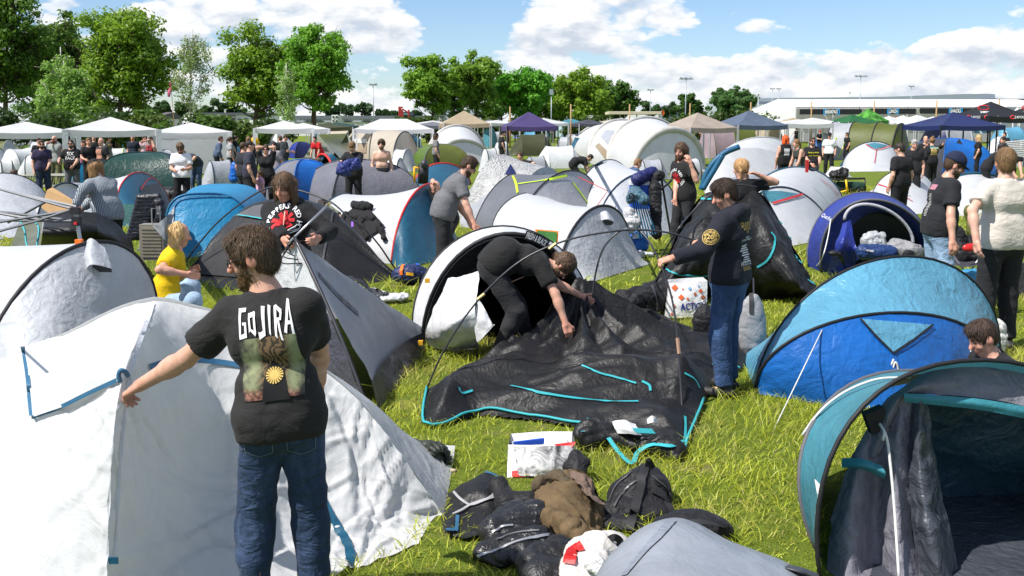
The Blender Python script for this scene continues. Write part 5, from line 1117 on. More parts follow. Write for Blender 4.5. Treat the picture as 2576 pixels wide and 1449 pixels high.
sheet('skirt', [[fr_+Vector((.02, 0, .24)), fr_.lerp(rt, .33)+Vector((-.06, .05, .2)), fr_.lerp(rt, .66)+Vector((-.06, .05, .18)), rt+Vector((0, 0, .13))], [fr_+Vector((.05, -.06, .1)), fr_.lerp(rt, .33)+Vector((-.0, 0, .09)), fr_.lerp(rt, .66)+Vector((0, 0, .08)), rt+Vector((.02, -.02, .06))], [fr_+Vector((.06, -.08, .01)), fr_.lerp(rt, .33)+Vector((.05, -.03, .01)), fr_.lerp(rt, .66)+Vector((.05, -.02, .01)), rt+Vector((.04, -.02, .01))]], DGR, t, 8, 5, .015, 6, 8)
m=MB();m.tube(spline([pk+Vector((0, -.02, .02)), pk.lerp(fr_, .33)+Vector((.03, -.06, .03)), pk.lerp(fr_, .66)+Vector((.03, -.06, .03)), fr_+Vector((0, -.02, 0))], 6), .016, 6);m.build('pole', POLEM, t, True)
ribbon('seam_band', [s1], [(800, 690), (850, 745), (900, 790)], .07, PGR, t, 6, .008);MB().obox(rt+Vector((.01, -.02, .05)), (.03, 0, 0), (0, .02, 0), (0, 0, .03)).build('corner_clip', YELP, t)
t=thing('tent_pole', 'thin grey tent pole held across by the man in black hoodie', 'pole', (pk.x, 8.1, 0));MB().tube([P(727, 610, 8.15), P(828, 512, 8.4)], .010, 6).build('rod', ALU, t, True);MB().obox(P(826, 514, 8.4), (.02, 0, .01), (0, .012, 0), (-.005, 0, .012)).build('ferrule', plain((.5, .4, .2), .4, .6), t)
m=MB()
for k in range(4):m.tube(spline([pk+Vector((0, 0, .0)), pk+Vector((-.05-.02*k, -.05, -.03-.05*k)), pk+Vector((-.02+.03*k, -.08, -.1-.03*k))], 5), .006, 4)
m.build('cords', TRIM, t, True)
rows=[[(500, 700, 16), (560, 640, 16.3), (640, 560, 16.5), (720, 520, 16.6), (800, 530, 16.5), (880, 600, 16.2), (960, 680, 15.8)], [(468, 690, 14.55), (540, 590, 15), (610, 528, 15.3), (700, 500, 15.4), (790, 508, 15.2), (860, 548, 14.8), (1004, 696, 14.2)], [(470, 692, 14.5), (545, 625, 14.6), (620, 580, 14.6), (715, 560, 14.5), (815, 575, 14.3), (880, 620, 14.2), (1002, 698, 14.1)], [(475, 697, 14.4), (550, 690, 14.0), (630, 690, 13.7), (715, 695, 13.5), (815, 702, 13.4), (890, 705, 13.6), (1000, 700, 14.05)], [(480, 705, 14.2), (550, 735, 13.2), (640, 745, 12.9), (720, 745, 12.9), (815, 738, 13.0), (900, 725, 13.4), (996, 703, 14.0)]]
t=thing('dome_tent', 'sagging black dome tent with grey mesh panel behind the man in black hoodie', 'tent', (P(740, 700, 14).x, 14.3, 0))
bt=sheet('shell', [[P(*q)for q in r]for r in rows], BLK, t, 9, 9, .02, 3.2, 21);FOOT.append(np.array([tuple(P(*q))[:2]for q in rows[0]]+[tuple(P(*q))[:2]for q in rows[4]]))
patch('mesh_panel', [bt], [(476, 690), (590, 545), (660, 560), (600, 700)], BLM, t, 12, .02);patch('upper_mesh', [bt], [(592, 545), (640, 520), (690, 512), (665, 552)], fabric((.08, .08, .09), .7, 0, .3, 8), t, 8, .022)
ribbon('tape', [bt], [(600, 543), (630, 548), (662, 553)], .02, TEALT, t, 5, .03);ribbon('seam', [bt], [(838, 530), (828, 580), (815, 640), (808, 700)], .03, DGR, t, 6, .02)
m=MB();m.tube(spline([G(447, 688), P(497, 617, 14.4), P(560, 548, 14.3), P(644, 487, 14.2), (P(700, 468, 14.1)), P(749, 478, 14.0), P(800, 494, 13.9), P(840, 513, 13.8), P(881, 550, 13.7), P(919, 577, 13.7), P(954, 617, 13.7), P(980, 655, 13.75), G(1014, 703)], 6), .013, 5);m.build('pole', POLEM, t, True)
m=MB();m.ell(G(1012, 694, .08), .05, .03, .05);m.build('corner_clip', YELP, t, True)
A=dict(rear=gline((1150, 745), (1520, 700)), outer=arc((1040, 848), (1490, 792), (1252, 570)), front=arc((1062, 866), (1475, 858), (1282, 588), -.35), lip=arc((1120, 864), (1452, 846), (1292, 634), -.32))
A['rear']=pts_arc(A['outer'][0]+[.5, 1.5, 0], A['outer'][-1]+[-.4, 1.5, 0], (A['outer'][0]+A['outer'][-1])/2+[.1, 1.7, .45])
t, R=tent('open white pop up tent with pitch black inside beside the bending man', A, [('roof', 'rear', 'outer', WHT, dict(sag=.02)), ('roof', 'outer', 'front', WHN, dict(sag=.02, ns=10)), ('door_band', 'front', 'lip', WHN, dict(sag=-.01, ns=6)), ('lining', 'rear', 'outer', BLK, dict(sag=.02, inset=.03)), ('lining', 'outer', 'front', BLK, dict(sag=.02, inset=.04)), ('lining', 'front', 'lip', BLK, dict(inset=.03))], [('outer', TRIM, .016), ('front', TRIM, .022), ('lip', TRIM, .018)])
hb=R['roof']+R['door_band']
bw=[(1200+k*16, 0)for k in range(8)]
q=[Vector(p_)for p_ in pts_arc(A['front'][0], A['front'][-1], (A['front'][13]+A['front'][14])/2*[1, 1, 1]+[0, 0, .002], 200)];q=[p_+Vector((0, -.05, .01))for p_ in q if 1318<proj(p_)[0]<1378]
V=[];F=[]
for i_, p_ in enumerate(q):
 tn=(q[min(i_+1, len(q)-1)]-q[max(i_-1, 0)]).normalized();sd=tn.cross(Vector((0, -1, 0))).normalized()*.045;V+=[p_-sd, p_+sd]
mk('name_band', V, [(2*k, 2*k+1, 2*k+3, 2*k+2)for k in range(len(q)-1)], TRIM, t, keep=True);nb_o=t.children[-1]
TV, TF=text_vf('FRESH & BLACK', 1.0, .02);xs_=[v[0]for v in TV];x0_, x1_=min(xs_), max(xs_);out=[]
for v in TV:
 f_=.06+.88*(v[0]-x0_)/(x1_-x0_);f_=f_ if q[0].x<q[-1].x else 1-f_;i_=min(int(f_*(len(q)-1)), len(q)-2);p_=q[i_].lerp(q[i_+1], f_*(len(q)-1)-i_);tn=(q[i_+1]-q[i_]).normalized();tn=tn if tn.x>0 else-tn;up_=Vector((0, -1, 0)).cross(tn).normalized();up_=up_ if up_.z>0 else-up_;out.append(p_+up_*v[1]*.085+Vector((0, -.008, 0)))
mk('lettering', out, TF, PRW, t)
dl=[[P(1128, 700, 9.35), P(1165, 690, 9.2), P(1205, 680, 9.1)], [P(1090, 770, 9.3), P(1140, 765, 9.0), P(1198, 745, 8.9)], [P(1072, 830, 9.3), P(1130, 825, 8.9), P(1195, 790, 8.8), ][:3], [P(1075, 862, 9.5), P(1130, 868, 9.2), P(1200, 838, 8.9)], [G(1098, 872), G(1150, 882), G(1205, 880)]]
ds=sheet('door_flap', dl, WHN, t, 14, 14, .014, 5, 31, cre=(40, .016, .2, .03))
sheet('door_flap', [[P(1198, 750, 8.88), P(1215, 770, 8.8), P(1240, 812, 8.75)], [P(1195, 800, 8.85), P(1215, 820, 8.75), P(1242, 815, 8.7)], [P(1200, 862, 8.85), P(1212, 850, 8.75), P(1240, 820, 8.7)]], WHN, t, 6, 6, .02, 7, 32)
sheet('groundsheet', [[G(1110, 860, .012), G(1300, 800, .02), G(1480, 790, .012)], [G(1120, 880, .02), G(1300, 860, .05), G(1480, 850, .02)], [G(1180, 892, .012), G(1320, 886, .03), G(1450, 880, .012)]], BLK, t, 8, 8, .03, 5, 33)
sheet('inner_wall', [[P(1130, 700, 10.6), P(1290, 640, 10.6), P(1450, 700, 10.6)], [G(1110, 800), G(1290, 800), G(1470, 790)]], BLK, t, 6, 6, .02, 4)
for(x, y)in((1075, 706), (1058, 862)):
 MB().obox(P(x, y, 9.3), (.022, 0, 0), (0, .02, 0), (0, 0, .02)).build('hoop_clip', YELP, t)
A=dict(tail=gline((1235, 580), (1395, 540)), rear=arc((1238, 605), (1420, 560), (1322, 486)), front=arc((1402, 708), (1585, 648), (1510, 518)), low=gline((1480, 712), (1640, 662)))
t, R=tent('white pop up tent with black hoops and small vent behind the black inside tent', A, [('tail', 'tail', 'rear', WHT), ('body', 'rear', 'front', WHT, dict(sag=.12, ns=16)), ('front', 'front', 'low', WHG, dict(sag=-.03, ns=14, crumple=.01))], [('rear', TRIM, .016), ('front', TRIM, .022)])
ribbon('name_band', R['body']+R['tail'], [(1256, 520), (1275, 503), (1298, 492)], .06, TRIM, t, 6, .02)
c=hit(R['front'], 1522, 556)[0]
if c:
 sheet('vent_hood', [[c+Vector((-.12, 0, .1)), c+Vector((0, -.05, .16)), c+Vector((.1, 0, .08))], [c+Vector((-.1, -.06, .0)), c+Vector((.02, -.2, .05)), c+Vector((.14, -.08, .0))]], WHG, t, 5, 5)
 sheet('vent_opening', [[c+Vector((-.09, -.03, -.0)), c+Vector((.02, -.1, .03)), c+Vector((.13, -.05, -.01))], [c+Vector((-.06, -.03, -.07)), c+Vector((.02, -.04, -.06)), c+Vector((.1, -.03, -.06))]], DGR, t, 4, 4)
t=thing('picnic_mat', 'green patterned mat with orange border leaning on the white tent', 'mat', tuple(P(1375, 612, 11.6)))
a, b, c, d=P(1346, 577, 11.4), P(1405, 582, 11.4), P(1403, 613, 11.35), P(1352, 603, 11.35);a1=[q+Vector((0, .03, 0))for q in(a, b, c, d)]
MB().add([a, b, c, d]+a1, [(0, 1, 2, 3), (7, 6, 5, 4), (0, 4, 5, 1), (1, 5, 6, 2), (2, 6, 7, 3), (3, 7, 4, 0)]).build('border', plain((.75, .2, .01), .6), t)
ce=(a+b+c+d)/4;MB().add([ce+(q-ce)*.86+Vector((0, -.012, 0))for q in(a, b, c, d)], [(0, 1, 2, 3)]).build('face', plain((.03, .13, .02), .6, bump=.3, scale=12, var=.6), t)
def fl(p):return p
out_px=[(1068, 985), (1058, 1070), (1095, 1083), (1200, 1052), (1330, 1062), (1470, 1085), (1560, 1090), (1640, 1112), (1712, 1160), (1738, 1110), (1775, 1020), (1800, 965), (1880, 930), (1950, 888), (1850, 862), (1700, 815), (1560, 792), (1420, 830), (1330, 880), (1230, 925)]
poly=np.array([tuple(G(*q))[:2]for q in out_px]);FOOT.append(poly[[0, 4, 8, 12, 16]])
pk2=np.array(P(1462, 738, 9.55));H2=pk2[2]
def inside(pts, poly):
 x, y=pts[:, 0], pts[:, 1];c=np.zeros(len(pts), bool);j=len(poly)-1
 for i in range(len(poly)):
  xi, yi=poly[i];xj, yj=poly[j];c^=((yi>y)!=(yj>y))&(x<(xj-xi)*(y-yi)/(yj-yi+1e-12)+xi);j=i
 return c
def edge_dist(pts, poly):
 d=np.full(len(pts), 1e9)
 for i in range(len(poly)):
  a=poly[i-1];b=poly[i];ab=b-a;tt=np.clip(((pts-a)@ab)/(ab@ab), 0, 1);d=np.minimum(d, np.linalg.norm(pts-a-tt[:, None]*ab, axis=1))
 return d
def hz(xy):
 e=np.clip(edge_dist(xy, poly)/.22, 0, 1);d=xy-pk2[:2];r_=np.linalg.norm(d, axis=1);th=np.arctan2(d[:, 1], d[:, 0]);p3=np.stack([xy[:, 0], xy[:, 1], xy[:, 0]*0], 1)
 cone=H2*np.clip(1-r_/1.15, 0, 1)**2.3;fold=0
 for(qx, qy)in((1068, 990), (1190, 1000), (1310, 985), (1470, 1005), (1620, 985), (1790, 950), (1940, 888), (1560, 800), (1330, 885)):
  e_=np.array(G(qx, qy))[:2]-pk2[:2];L_=np.linalg.norm(e_);e_=e_/L_;s_=np.clip((d@e_)/L_, 0, 1);pd=d[:, 0]*e_[1]-d[:, 1]*e_[0];cone=np.maximum(cone, np.where(d@e_>-.05, H2*(1-s_)**1.55*np.exp(-(np.abs(pd)/(.07+.16*s_))**1.3), 0))
 cr=.05*(1+fbm(p3*[.5, 1.9, 1], 2.0, 2, 4))+.075*np.clip(ridge(p3*[.38, 1.9, 1]+.12*fbm(p3, 1.2, 2, 6)[:, None], 1.7, 2, 9), 0, 2)+.007*fbm(p3*[.7, 1.6, 1], 8, 2, 2)
 p_q=np.array(G(1590, 985))[:2];bump=.22*np.exp(-(np.linalg.norm((xy-p_q)/[.5, .25], axis=1))**2)+.16*np.exp(-(np.linalg.norm((xy-np.array(G(1745, 1000))[:2])/[.2, .5], axis=1))**2)
 p_l=np.array(G(1075, 1030))[:2];bump+=.22*np.exp(-(np.linalg.norm((xy-p_l)/[.25, .3], axis=1))**2)
 return.015+e*(cone-fold+cr+bump)
lo, hi=poly.min(0)-.1, poly.max(0)+.1;st=.022;gx=np.arange(lo[0], hi[0], st);gy=np.arange(lo[1], hi[1], st);XY=np.stack(np.meshgrid(gx, gy, indexing='ij'), -1);sh_=XY.shape[:2];XYf=XY.reshape(-1, 2)
ins=inside(XYf, poly);Z=hz(XYf);F=grid_faces(*sh_);F=F[ins[F].all(1)];us=np.unique(F);mp=np.full(len(XYf), -1);mp[us]=np.arange(len(us))
t=thing('collapsed_tent', 'black tent lying flat with turquoise tape being lifted in the middle', 'tent', (P(1450, 900, 8.5).x, 8.6, 0))
Zc=creases(np.concatenate([XY, Z.reshape(*sh_, 1)], -1), np.dstack([np.zeros(sh_), np.zeros(sh_), np.ones(sh_)]), 260, .02, .35, .03, 77)[..., 2].ravel();Z=np.maximum(.012, Z+(Zc-Z)*np.clip(edge_dist(XYf, poly)/.12, 0, 1))
bt=mk('shell', np.stack([XYf[us, 0], XYf[us, 1], Z[us]], 1), mp[F][:, ::-1], BLK, t, True, keep=True)
for px, wd in[([(1285, 972), (1340, 984), (1400, 996), (1470, 1006), (1540, 1012), (1606, 1012)], .02), ([(1464, 920), (1500, 936), (1550, 950), (1600, 965)], .016), ([(1614, 960), (1632, 970), (1636, 984)], .02), ([(1152, 976), (1160, 990), (1188, 984)], .018), ([(1720, 940), (1745, 955), (1758, 978)], .02), ([(1722, 1050), (1722, 1090), (1718, 1130)], .02), ([(1790, 918), (1830, 916), (1860, 926)], .02)]:
 ribbon('tape', [bt], px, wd, TEALT, t, 6, .012)
op=[Vector((p_[0], p_[1], 0))for p_ in poly]
for nm_, idx in(('hem_tape', (0, 1, 2, 3, 4, 5, 6)), ('hem_tape', (6, 7, 8, 9, 10))):
 q=spline([op[i_].lerp(Vector((pk2[0], pk2[1], 0)), .012)for i_ in idx], 8);zq=hz(q[:, :2])+.02;V, F=tube_vf([(a_, b_, max(z_, .03))for(a_, b_, _), z_ in zip(q, zq)], .011, 5);mk(nm_, V, F, TEALT, t)
m=sheet('held_corner', [[P(1456, 730, 9.5), P(1463, 728, 9.5), P(1470, 732, 9.5)], [P(1442, 770, 9.45), P(1463, 765, 9.4), P(1486, 770, 9.45)], [P(1425, 815, 9.4), P(1464, 810, 9.3), P(1510, 812, 9.4)]], BLK, t, 8, 8, .012, 5, 3)
t=thing('tent_pole', 'long bent black tent pole arching from the flat tent to the hoodie man', 'pole', tuple(G(1072, 985)))
MB().tube(spline([P(1074, 978, 8.0), P(1110, 895, 8.0), P(1168, 800, 8.0), P(1240, 715, 8.0), P(1320, 650, 8.0), P(1420, 606, 8.0), P(1520, 585, 8.0), P(1600, 578, 8.0), P(1680, 585, 8.0), P(1740, 602, 8.0), P(1795, 616, 8.0)], 6), .0085, 6).build('rod', POLEM, t, True)
for(x, y)in((1210, 745), (1390, 618)):a=P(x-9, y+8, 8.0);b=P(x+9, y-6, 8.0);MB().tube([a, b], .015, 6).build('ferrule', plain((.45, .36, .18), .4, .6), t)
t=thing('tent_pole', 'second bent black pole crossing in front of the hoodie man down to the flat tent', 'pole', tuple(G(1712, 1075)))
MB().tube(spline([P(1490, 746, 8.1), P(1498, 690, 8.1), P(1515, 630, 8.1), P(1545, 592, 8.1), P(1578, 575, 8.1), P(1612, 583, 8.0), P(1640, 620, 7.9), P(1668, 680, 7.8), P(1692, 760, 7.7), P(1705, 860, 7.6), P(1712, 960, 7.5), P(1716, 1030, 7.4)], 6), .0085, 6).build('rod', POLEM, t, True)
MB().tube([P(1704, 850, 7.6), P(1708, 890, 7.57)], .015, 6).build('ferrule', plain((.5, .3, .2), .4, .5), t)
t=thing('limp_tent', 'limp black tent with turquoise tape held up behind the hoodie man', 'tent', (P(1850, 700, 12).x, 12.3, 0))
rg_=[(1652, 705, 12.1), (1702, 602, 12.5), (1745, 522, 12.7), (1785, 484, 12.75), (1842, 506, 12.8), (1902, 480, 12.75), (1962, 556, 12.6), (2012, 656, 12.4), (2054, 735, 12.1)];md_=[(1654, 715, 11.9), (1708, 640, 12.0), (1758, 580, 12.05), (1800, 556, 12.2), (1846, 580, 12.1), (1904, 560, 12.2), (1966, 622, 12.0), (2014, 692, 11.9), (2052, 740, 11.9)];lw_=[(1656, 735), (1710, 746), (1760, 750), (1800, 752), (1850, 755), (1900, 755), (1960, 752), (2010, 748), (2048, 745)]
sf=sheet('front', [[P(*q)for q in rg_], [P(*q)for q in md_], [P(x, (y+y2)/2+12, Y-.15)for(x, y, Y), (_, y2)in zip(md_, lw_)], [G(*q, .01)for q in lw_]], BLK, t, 8, 14, .03, 3.2, 9, aniso=(1.3, 1, .35), cre=(130, .03, .35, .03));sr=sheet('rear', [[P(*q)for q in rg_], [P(*q)*.5+Vector((P(*q).x, P(*q).y+1.4, 0))*.5-Vector((0, 0, .1))for q in rg_], [Vector((P(*q).x, P(*q).y+1.4, .01))for q in rg_]], BLK, t, 6, 6, .02, 3.2, 10);R=dict(front=[sf], shell=[sr])
for px, wd in[([(1700, 548), (1715, 549), (1728, 546)], .03), ([(1765, 500), (1775, 502), (1790, 503)], .03), ([(1675, 615), (1690, 612), (1700, 600)], .025), ([(1938, 585), (1948, 600), (1944, 632), (1930, 655), (1905, 672)], .025), ([(1960, 562), (1975, 563), (1990, 564)], .028), ([(1982, 598), (2000, 603), (2018, 608)], .028), ([(1998, 642), (2012, 660), (2035, 664)], .028), ([(1672, 676), (1700, 688), (1745, 694), (1790, 692)], .02), ([(2030, 705), (2048, 716)], .03)]:
 ribbon('tape', R['front']+R['shell'], px, wd, TEALT, t, 6, .015)
MB().tube(spline([G(1935, 860), P(1900, 760, 10.2), P(1895, 700, 10.6)], 5), .009, 5).build('pole', POLEM, t, True)
m=MB();m.tube(spline([G(1640, 690), P(1690, 600, 12), P(1740, 535, 12.1), P(1790, 490, 12.2), P(1850, 466, 12.3), P(1905, 470, 12.3)], 6), .011, 5);m.build('pole', POLEM, t, True)
FOOT.append(np.array([tuple(G(*q))[:2]for q in((1650, 735), (2050, 745), (1850, 760))]))
A=dict(rear=gline((2090, 620), (2330, 610)), outer=arc((2034, 672), (2352, 640), (2172, 484)), front=arc((2066, 684), (2372, 690), (2196, 502), -.4), lip=arc((2118, 684), (2330, 676), (2208, 534), -.38))
A['rear']=pts_arc(A['outer'][0]+[.4, 1.5, 0], A['outer'][-1]+[-.4, 1.5, 0], (A['outer'][0]+A['outer'][-1])/2+[0, 1.7, .4])
t, R=tent('open dark blue pop up tent with white edged doorway', A, [('roof', 'rear', 'outer', BLQ), ('roof', 'outer', 'front', BLQ, dict(sag=.02, ns=10)), ('door_band', 'front', 'lip', BLQ, dict(ns=8, crumple=.01)), ('lining', 'rear', 'outer', fabric((.04, .045, .09), .5, .15), dict(inset=.03))], [('outer', GTRIM, .016), ('front', GTRIM, .018)])
ar=pts_arc(G(2112, 600, .35), G(2306, 640, .3), P(2206, 533, 14.0));V, F=tube_vf([q+np.array([0, -.04, 0])for q in pts_arc(P(2122, 553, 14.0), P(2294, 612, 14.0), P(2212, 520, 14.0))[0:28]], .024, 5);mk('door_edge', V, F, fabric((.42, .42, .47), .5, .1), t)
sheet('door_panel', [[P(2118, 560, 13.9), P(2130, 556, 13.85), P(2142, 552, 13.9)], [P(2095, 630, 13.7), P(2120, 625, 13.55), P(2150, 610, 13.7)], [G(2080, 690, .02), G(2125, 692, .02), P(2168, 640, 13.5)]], BLQ, t, 8, 8, .02, 5, 8)
sheet('inner_wall', [[P(2125, 550, 14.7), P(2200, 538, 14.7), P(2290, 560, 14.7)], [G(2120, 665), G(2210, 665), G(2310, 665)]], fabric((.045, .05, .09), .5, .1, .4), t, 6, 6, .02, 4)
letter('Quechua', R['roof'], (2069, 541), (2093, 553), 11, PRW, t, .0, lift=.012)
m=MB();m.tube(spline([P(2090, 552, 13.75), P(2082, 600, 13.6), P(2068, 650, 13.5), G(2052, 672)], 5), .009, 4);m.build('cord', ROPE, t, True)
def xat(px, Y):return((px-CX)/FPX*Y, Y, 0.0)
pm=person('man in black T-shirt with big white band lettering holding the white tent', 645, 582, 1.78, yaw=10, at=xat(690, 4.04), lean=8, side=-6, twist=-16, head=(80, 18), LH=(334, 984, 4.25), RH=('l', .16, .42, 1.02), Rhint=(1, -.8, -.4), shw=.94, Lhint=(-.2, -.1, -1), pants=DENIM, hair='short', hcol=(.07, .042, .022), beard=(.07, .035, .015), glasses='clear', vox=.0085, strands=9000, build=.98, wid=.86, neck=.012, wrinkle=.005, shirt=(.02, .019, .019), curl=.9, pmat=cloth((.018, .035, .075), denim=True, bump=.5))
lets={'G':[[(0, 1), (1, 1), (.95, .86), (.35, .86), (.3, .1), (.75, .14), (.75, .42), (.5, .42), (.5, .52), (1, .52), (1, 0), (.1, -.04)]], 'O':[[(.1, .75), (.9, .8), (.95, .66), (.3, .62)], [(.1, .75), (.32, .72), (.35, .28), (.1, .2)], [(.1, .3), (.3, .32), (.95, .2), (.85, .08)], [(.72, .78), (.97, .75), (.97, .15), (.72, .2)]], 'J':[[(.5, 1), (.95, .98), (.9, .0), (.1, -.12), (.05, .15), (.3, .12), (.62, .18)]], 'I':[[(.2, .95), (.8, .9), (.7, .05), (.35, .12)]], 'R':[[(.05, .95), (.35, 1), (.4, -.15), (.15, -.05)], [(.3, .98), (.95, .8), (.9, .62), (.35, .84)], [(.72, .72), (.97, .72), (.85, .45), (.3, .42), (.35, .54), (.7, .55)], [(.4, .45), (.62, .45), (1.05, -.25), (.8, -.2)]], 'A':[[(.35, 1.05), (.6, 1), (.28, .05), (.0, .1)], [(.5, 1.05), (.68, .98), (1.02, .0), (.78, .02)], [(.3, .42), (.8, .4), (.82, .3), (.28, .3)]]}
V=[];F=[];wx=0
for i, ch in enumerate('GOJIRA'):
 wd={'I':.018}.get(ch, .034)
 for pl in lets[ch]:
  b=len(V);V+=[(-.105+wx+p[0]*wd, (p[1]-.5)*(.118+.02*(i%2)))for p in pl];F.append(tuple(range(b, len(V))))
 wx+=wd+.007
torso_print(pm, V, F, PRW, True, .075, .015, 'lettering', .006)
def grid_print(w_, h_, n=14):return[(-w_/2+w_*i/n, -h_/2+h_*j/n)for j in range(n+1)for i in range(n+1)], [tuple(int(k)for k in q)for q in grid_faces(n+1, n+1)]
pic=bpy.data.materials.new('print_picture');pic.use_nodes=True;tt=NT(pic.node_tree);pb=tt.n['Principled BSDF'];co=tt.new('ShaderNodeTexCoord').outputs['Object']
wv=tt.new('ShaderNodeTexWave');wv.inputs['Scale'].default_value=12;wv.inputs['Distortion'].default_value=22;wv.inputs['Detail'].default_value=3;tt.link(co, wv.inputs['Vector'])
sp=tt.new('ShaderNodeSeparateXYZ');tt.link(co, sp.inputs[0])
up_=tt.ramp(tt.math('MULTIPLY', tt.math('SUBTRACT', sp.outputs[2], 1.08), 3.6), [(.12, 0.), (.22, 1.)])
swirl=tt.mix(tt.ramp(wv.outputs[0], [(.3, 0.), (.7, 1.)]), (.03, .02, .012), (.15, .095, .045))
c_=tt.mix(tt.ramp(tt.math('ADD', tt.math('ABSOLUTE', tt.math('ADD', sp.outputs[0], -.0)), tt.math('MULTIPLY', tt.noise(co, 16, 3), .05)), [(.07, 0.), (.10, 1.)]), swirl, (.22, .24, .13));vo=tt.new('ShaderNodeTexVoronoi');vo.inputs['Scale'].default_value=60;tt.link(co, vo.inputs['Vector'])
c_=tt.mix(up_, tt.mix(tt.ramp(vo.outputs['Distance'], [(.2, 1.), (.7, 0.)]), (.08, .03, .022), (.36, .17, .12)), c_);fade=tt.ramp(tt.math('ADD', tt.math('MULTIPLY', tt.math('ABSOLUTE', sp.outputs[0]), 5.0), tt.math('MULTIPLY', tt.noise(co, 22, 4), .7)), [(.78, 0.), (1.0, 1.)]);c_=tt.mix(fade, c_, (.02, .02, .02));tt.link(c_, pb.inputs['Base Color']);pb.inputs['Roughness'].default_value=.85
V, F=grid_print(.235, .25);torso_print(pm, V, F, pic, True, -.115, .02, 'picture', .004)
V=[(0, .045), (-.035, 0), (-.055, -.12), (.055, -.12), (.035, 0)];torso_print(pm, V, [(0, 1, 2, 3, 4)], plain((.008, .008, .009), .9), True, -.13, .03, 'dark_cone', .007)
V, F=star_vf(.034, 18, .10);torso_print(pm, V, F, PRG, True, -.15, .03, 'sun_disc', .010)
for sg in(-1, 1):
 c=Vector(pm['pel'])+Vector(pm['r'])*sg*.085-Vector((0, 0, .03));nrm=-Vector(pm['f']);rg=Vector(pm['r']);V=[];F=[]
 pts=[(-.06, .06), (.06, .06), (.055, -.055), (0, -.075), (-.055, -.055)]
 for k in range(5):
  a=Vector(pts[k]+(0, ));b_=Vector(pts[(k+1)%5]+(0, ));d=(b_-a).normalized();q=Vector((-d.y, d.x, 0))*.0018;i0=len(V);V+=[tuple((a+q)[:2]), tuple((b_+q)[:2]), tuple((b_-q)[:2]), tuple((a-q)[:2])];F.append((i0, i0+1, i0+2, i0+3))
 wrap('pocket_seam', V, F, [pm['trousers']], c, rg, Vector((0, 0, 1)), nrm, plain((.10, .13, .18), .9), pm['trousers'], .003)
p=person('long haired man in black hoodie with round red star print facing the camera', 722, 437, 1.78, yaw=172, at=xat(722, 8.75), head=(-12, 20), LH=(800, 600, 8.35), RH=(720, 612, 8.25), sleeve='long', hood=True, shirt=(.012, .012, .013), hair='long', hcol=(.10, .058, .03), stubble=(.05, .03, .02), vox=.010, strands=1560, curl=.5)
V, F=ring_text('RED HOT CHILI PEPPERS ', .115, .058, math.radians(60), 2*math.pi);torso_print(p, V, F, PRW, False, .045, .03, 'lettering', .006)
V, F=star_vf(.078, 8, .21);torso_print(p, V, F, PRR, False, .045, .03, 'emblem', .006)
bm2=person('man in black T-shirt with tied back hair bending over the black tent', 1290, 640, 1.82, yaw=-84, at=xat(1292, 9.15), lean=106, crouch=.09, shift=-.2, head=(0, 40), RH=(1452, 880, 8.75), LH=(1462, 745, 9.4), Rhint=(.3, .3, .6), Lhint=(0, .2, -1), shirt=(.014, .014, .014), pants=(.022, .022, .024), hair='backtail', hcol=(.10, .06, .035), beard=(.14, .08, .045), glasses='clear', vox=.010, strands=910, build=1.3, feet=[(-.16, .16, 0), (.16, -.16, 0)], curl=.7)
ph=person('man in dark hoodie with gold tour print holding bent tent poles', 1815, 446, 1.78, yaw=56, at=xat(1842, 7.95), head=(28, 26), LH=(1690, 650, 7.62), RH=(1775, 616, 8.0), sleeve='long', hood=True, shirt=(.013, .014, .022), pants=DENIM, hair='short', hcol=(.035, .02, .012), stubble=(.08, .05, .035), vox=.0095, strands=2340, Lhint=(-.3, -.3, -.8), Rhint=(.3, -.3, -.8), curl=1.0, pmat=cloth((.025, .055, .13), denim=True, bump=.4))
for(tx, wd, hh, dv, mt)in[('GRASPOP', .14, .036, .055, PRG), ('MEETING', .10, .018, .025, PRG), ('19', .03, .02, .002, PRG), ('KISS', .06, .013, -.035, PRW), ('JUDAS PRIEST', .15, .016, -.055, PRW), ('IN FLAMES', .09, .011, -.094, PRW), ('19-20-21-22', .15, .026, -.228, PRW), ('DESSEL', .12, .024, -.262, PRG)]:
 text_print(ph, tx, wd*1.25, hh*1.15, mt, True, dv*1.1+.02, -.01, .012)
for k in range(8):V, F=grid_print(.09+.06*(k*7%5)/4, .008, 4);torso_print(ph, V, F, PRW, True, -.095-k*.017, -.01, 'print_line', .005)
c=Vector(ph['SH'][0])*.45+Vector(ph['EL'][0])*.55;n_=Vector((-.35, -.9, .1)).normalized();rg=Vector((.93, -.36, 0)).normalized();V, F=text_vf('20', .05, .02);wrap('sleeve_badge', V, F, [ph['shirt']], c, rg, n_.cross(rg), n_, PRG, ph['shirt'], .006)
V, F=ring_text('METAL MEETING METAL MEETING ', .043, .018, 1.2, 2*math.pi);wrap('sleeve_badge', V, F, [ph['shirt']], c, rg, n_.cross(rg), n_, PRG, ph['shirt'], .006)
for R0 in(.031, .056):
 V=[(math.cos(a)*r_, math.sin(a)*r_)for r_ in(R0, R0+.004)for a in np.linspace(0, 2*math.pi, 24, endpoint=False)];wrap('sleeve_badge', V, [(k, (k+1)%24, 24+(k+1)%24, 24+k)for k in range(24)], [ph['shirt']], c, rg, n_.cross(rg), n_, PRG, ph['shirt'], .006)
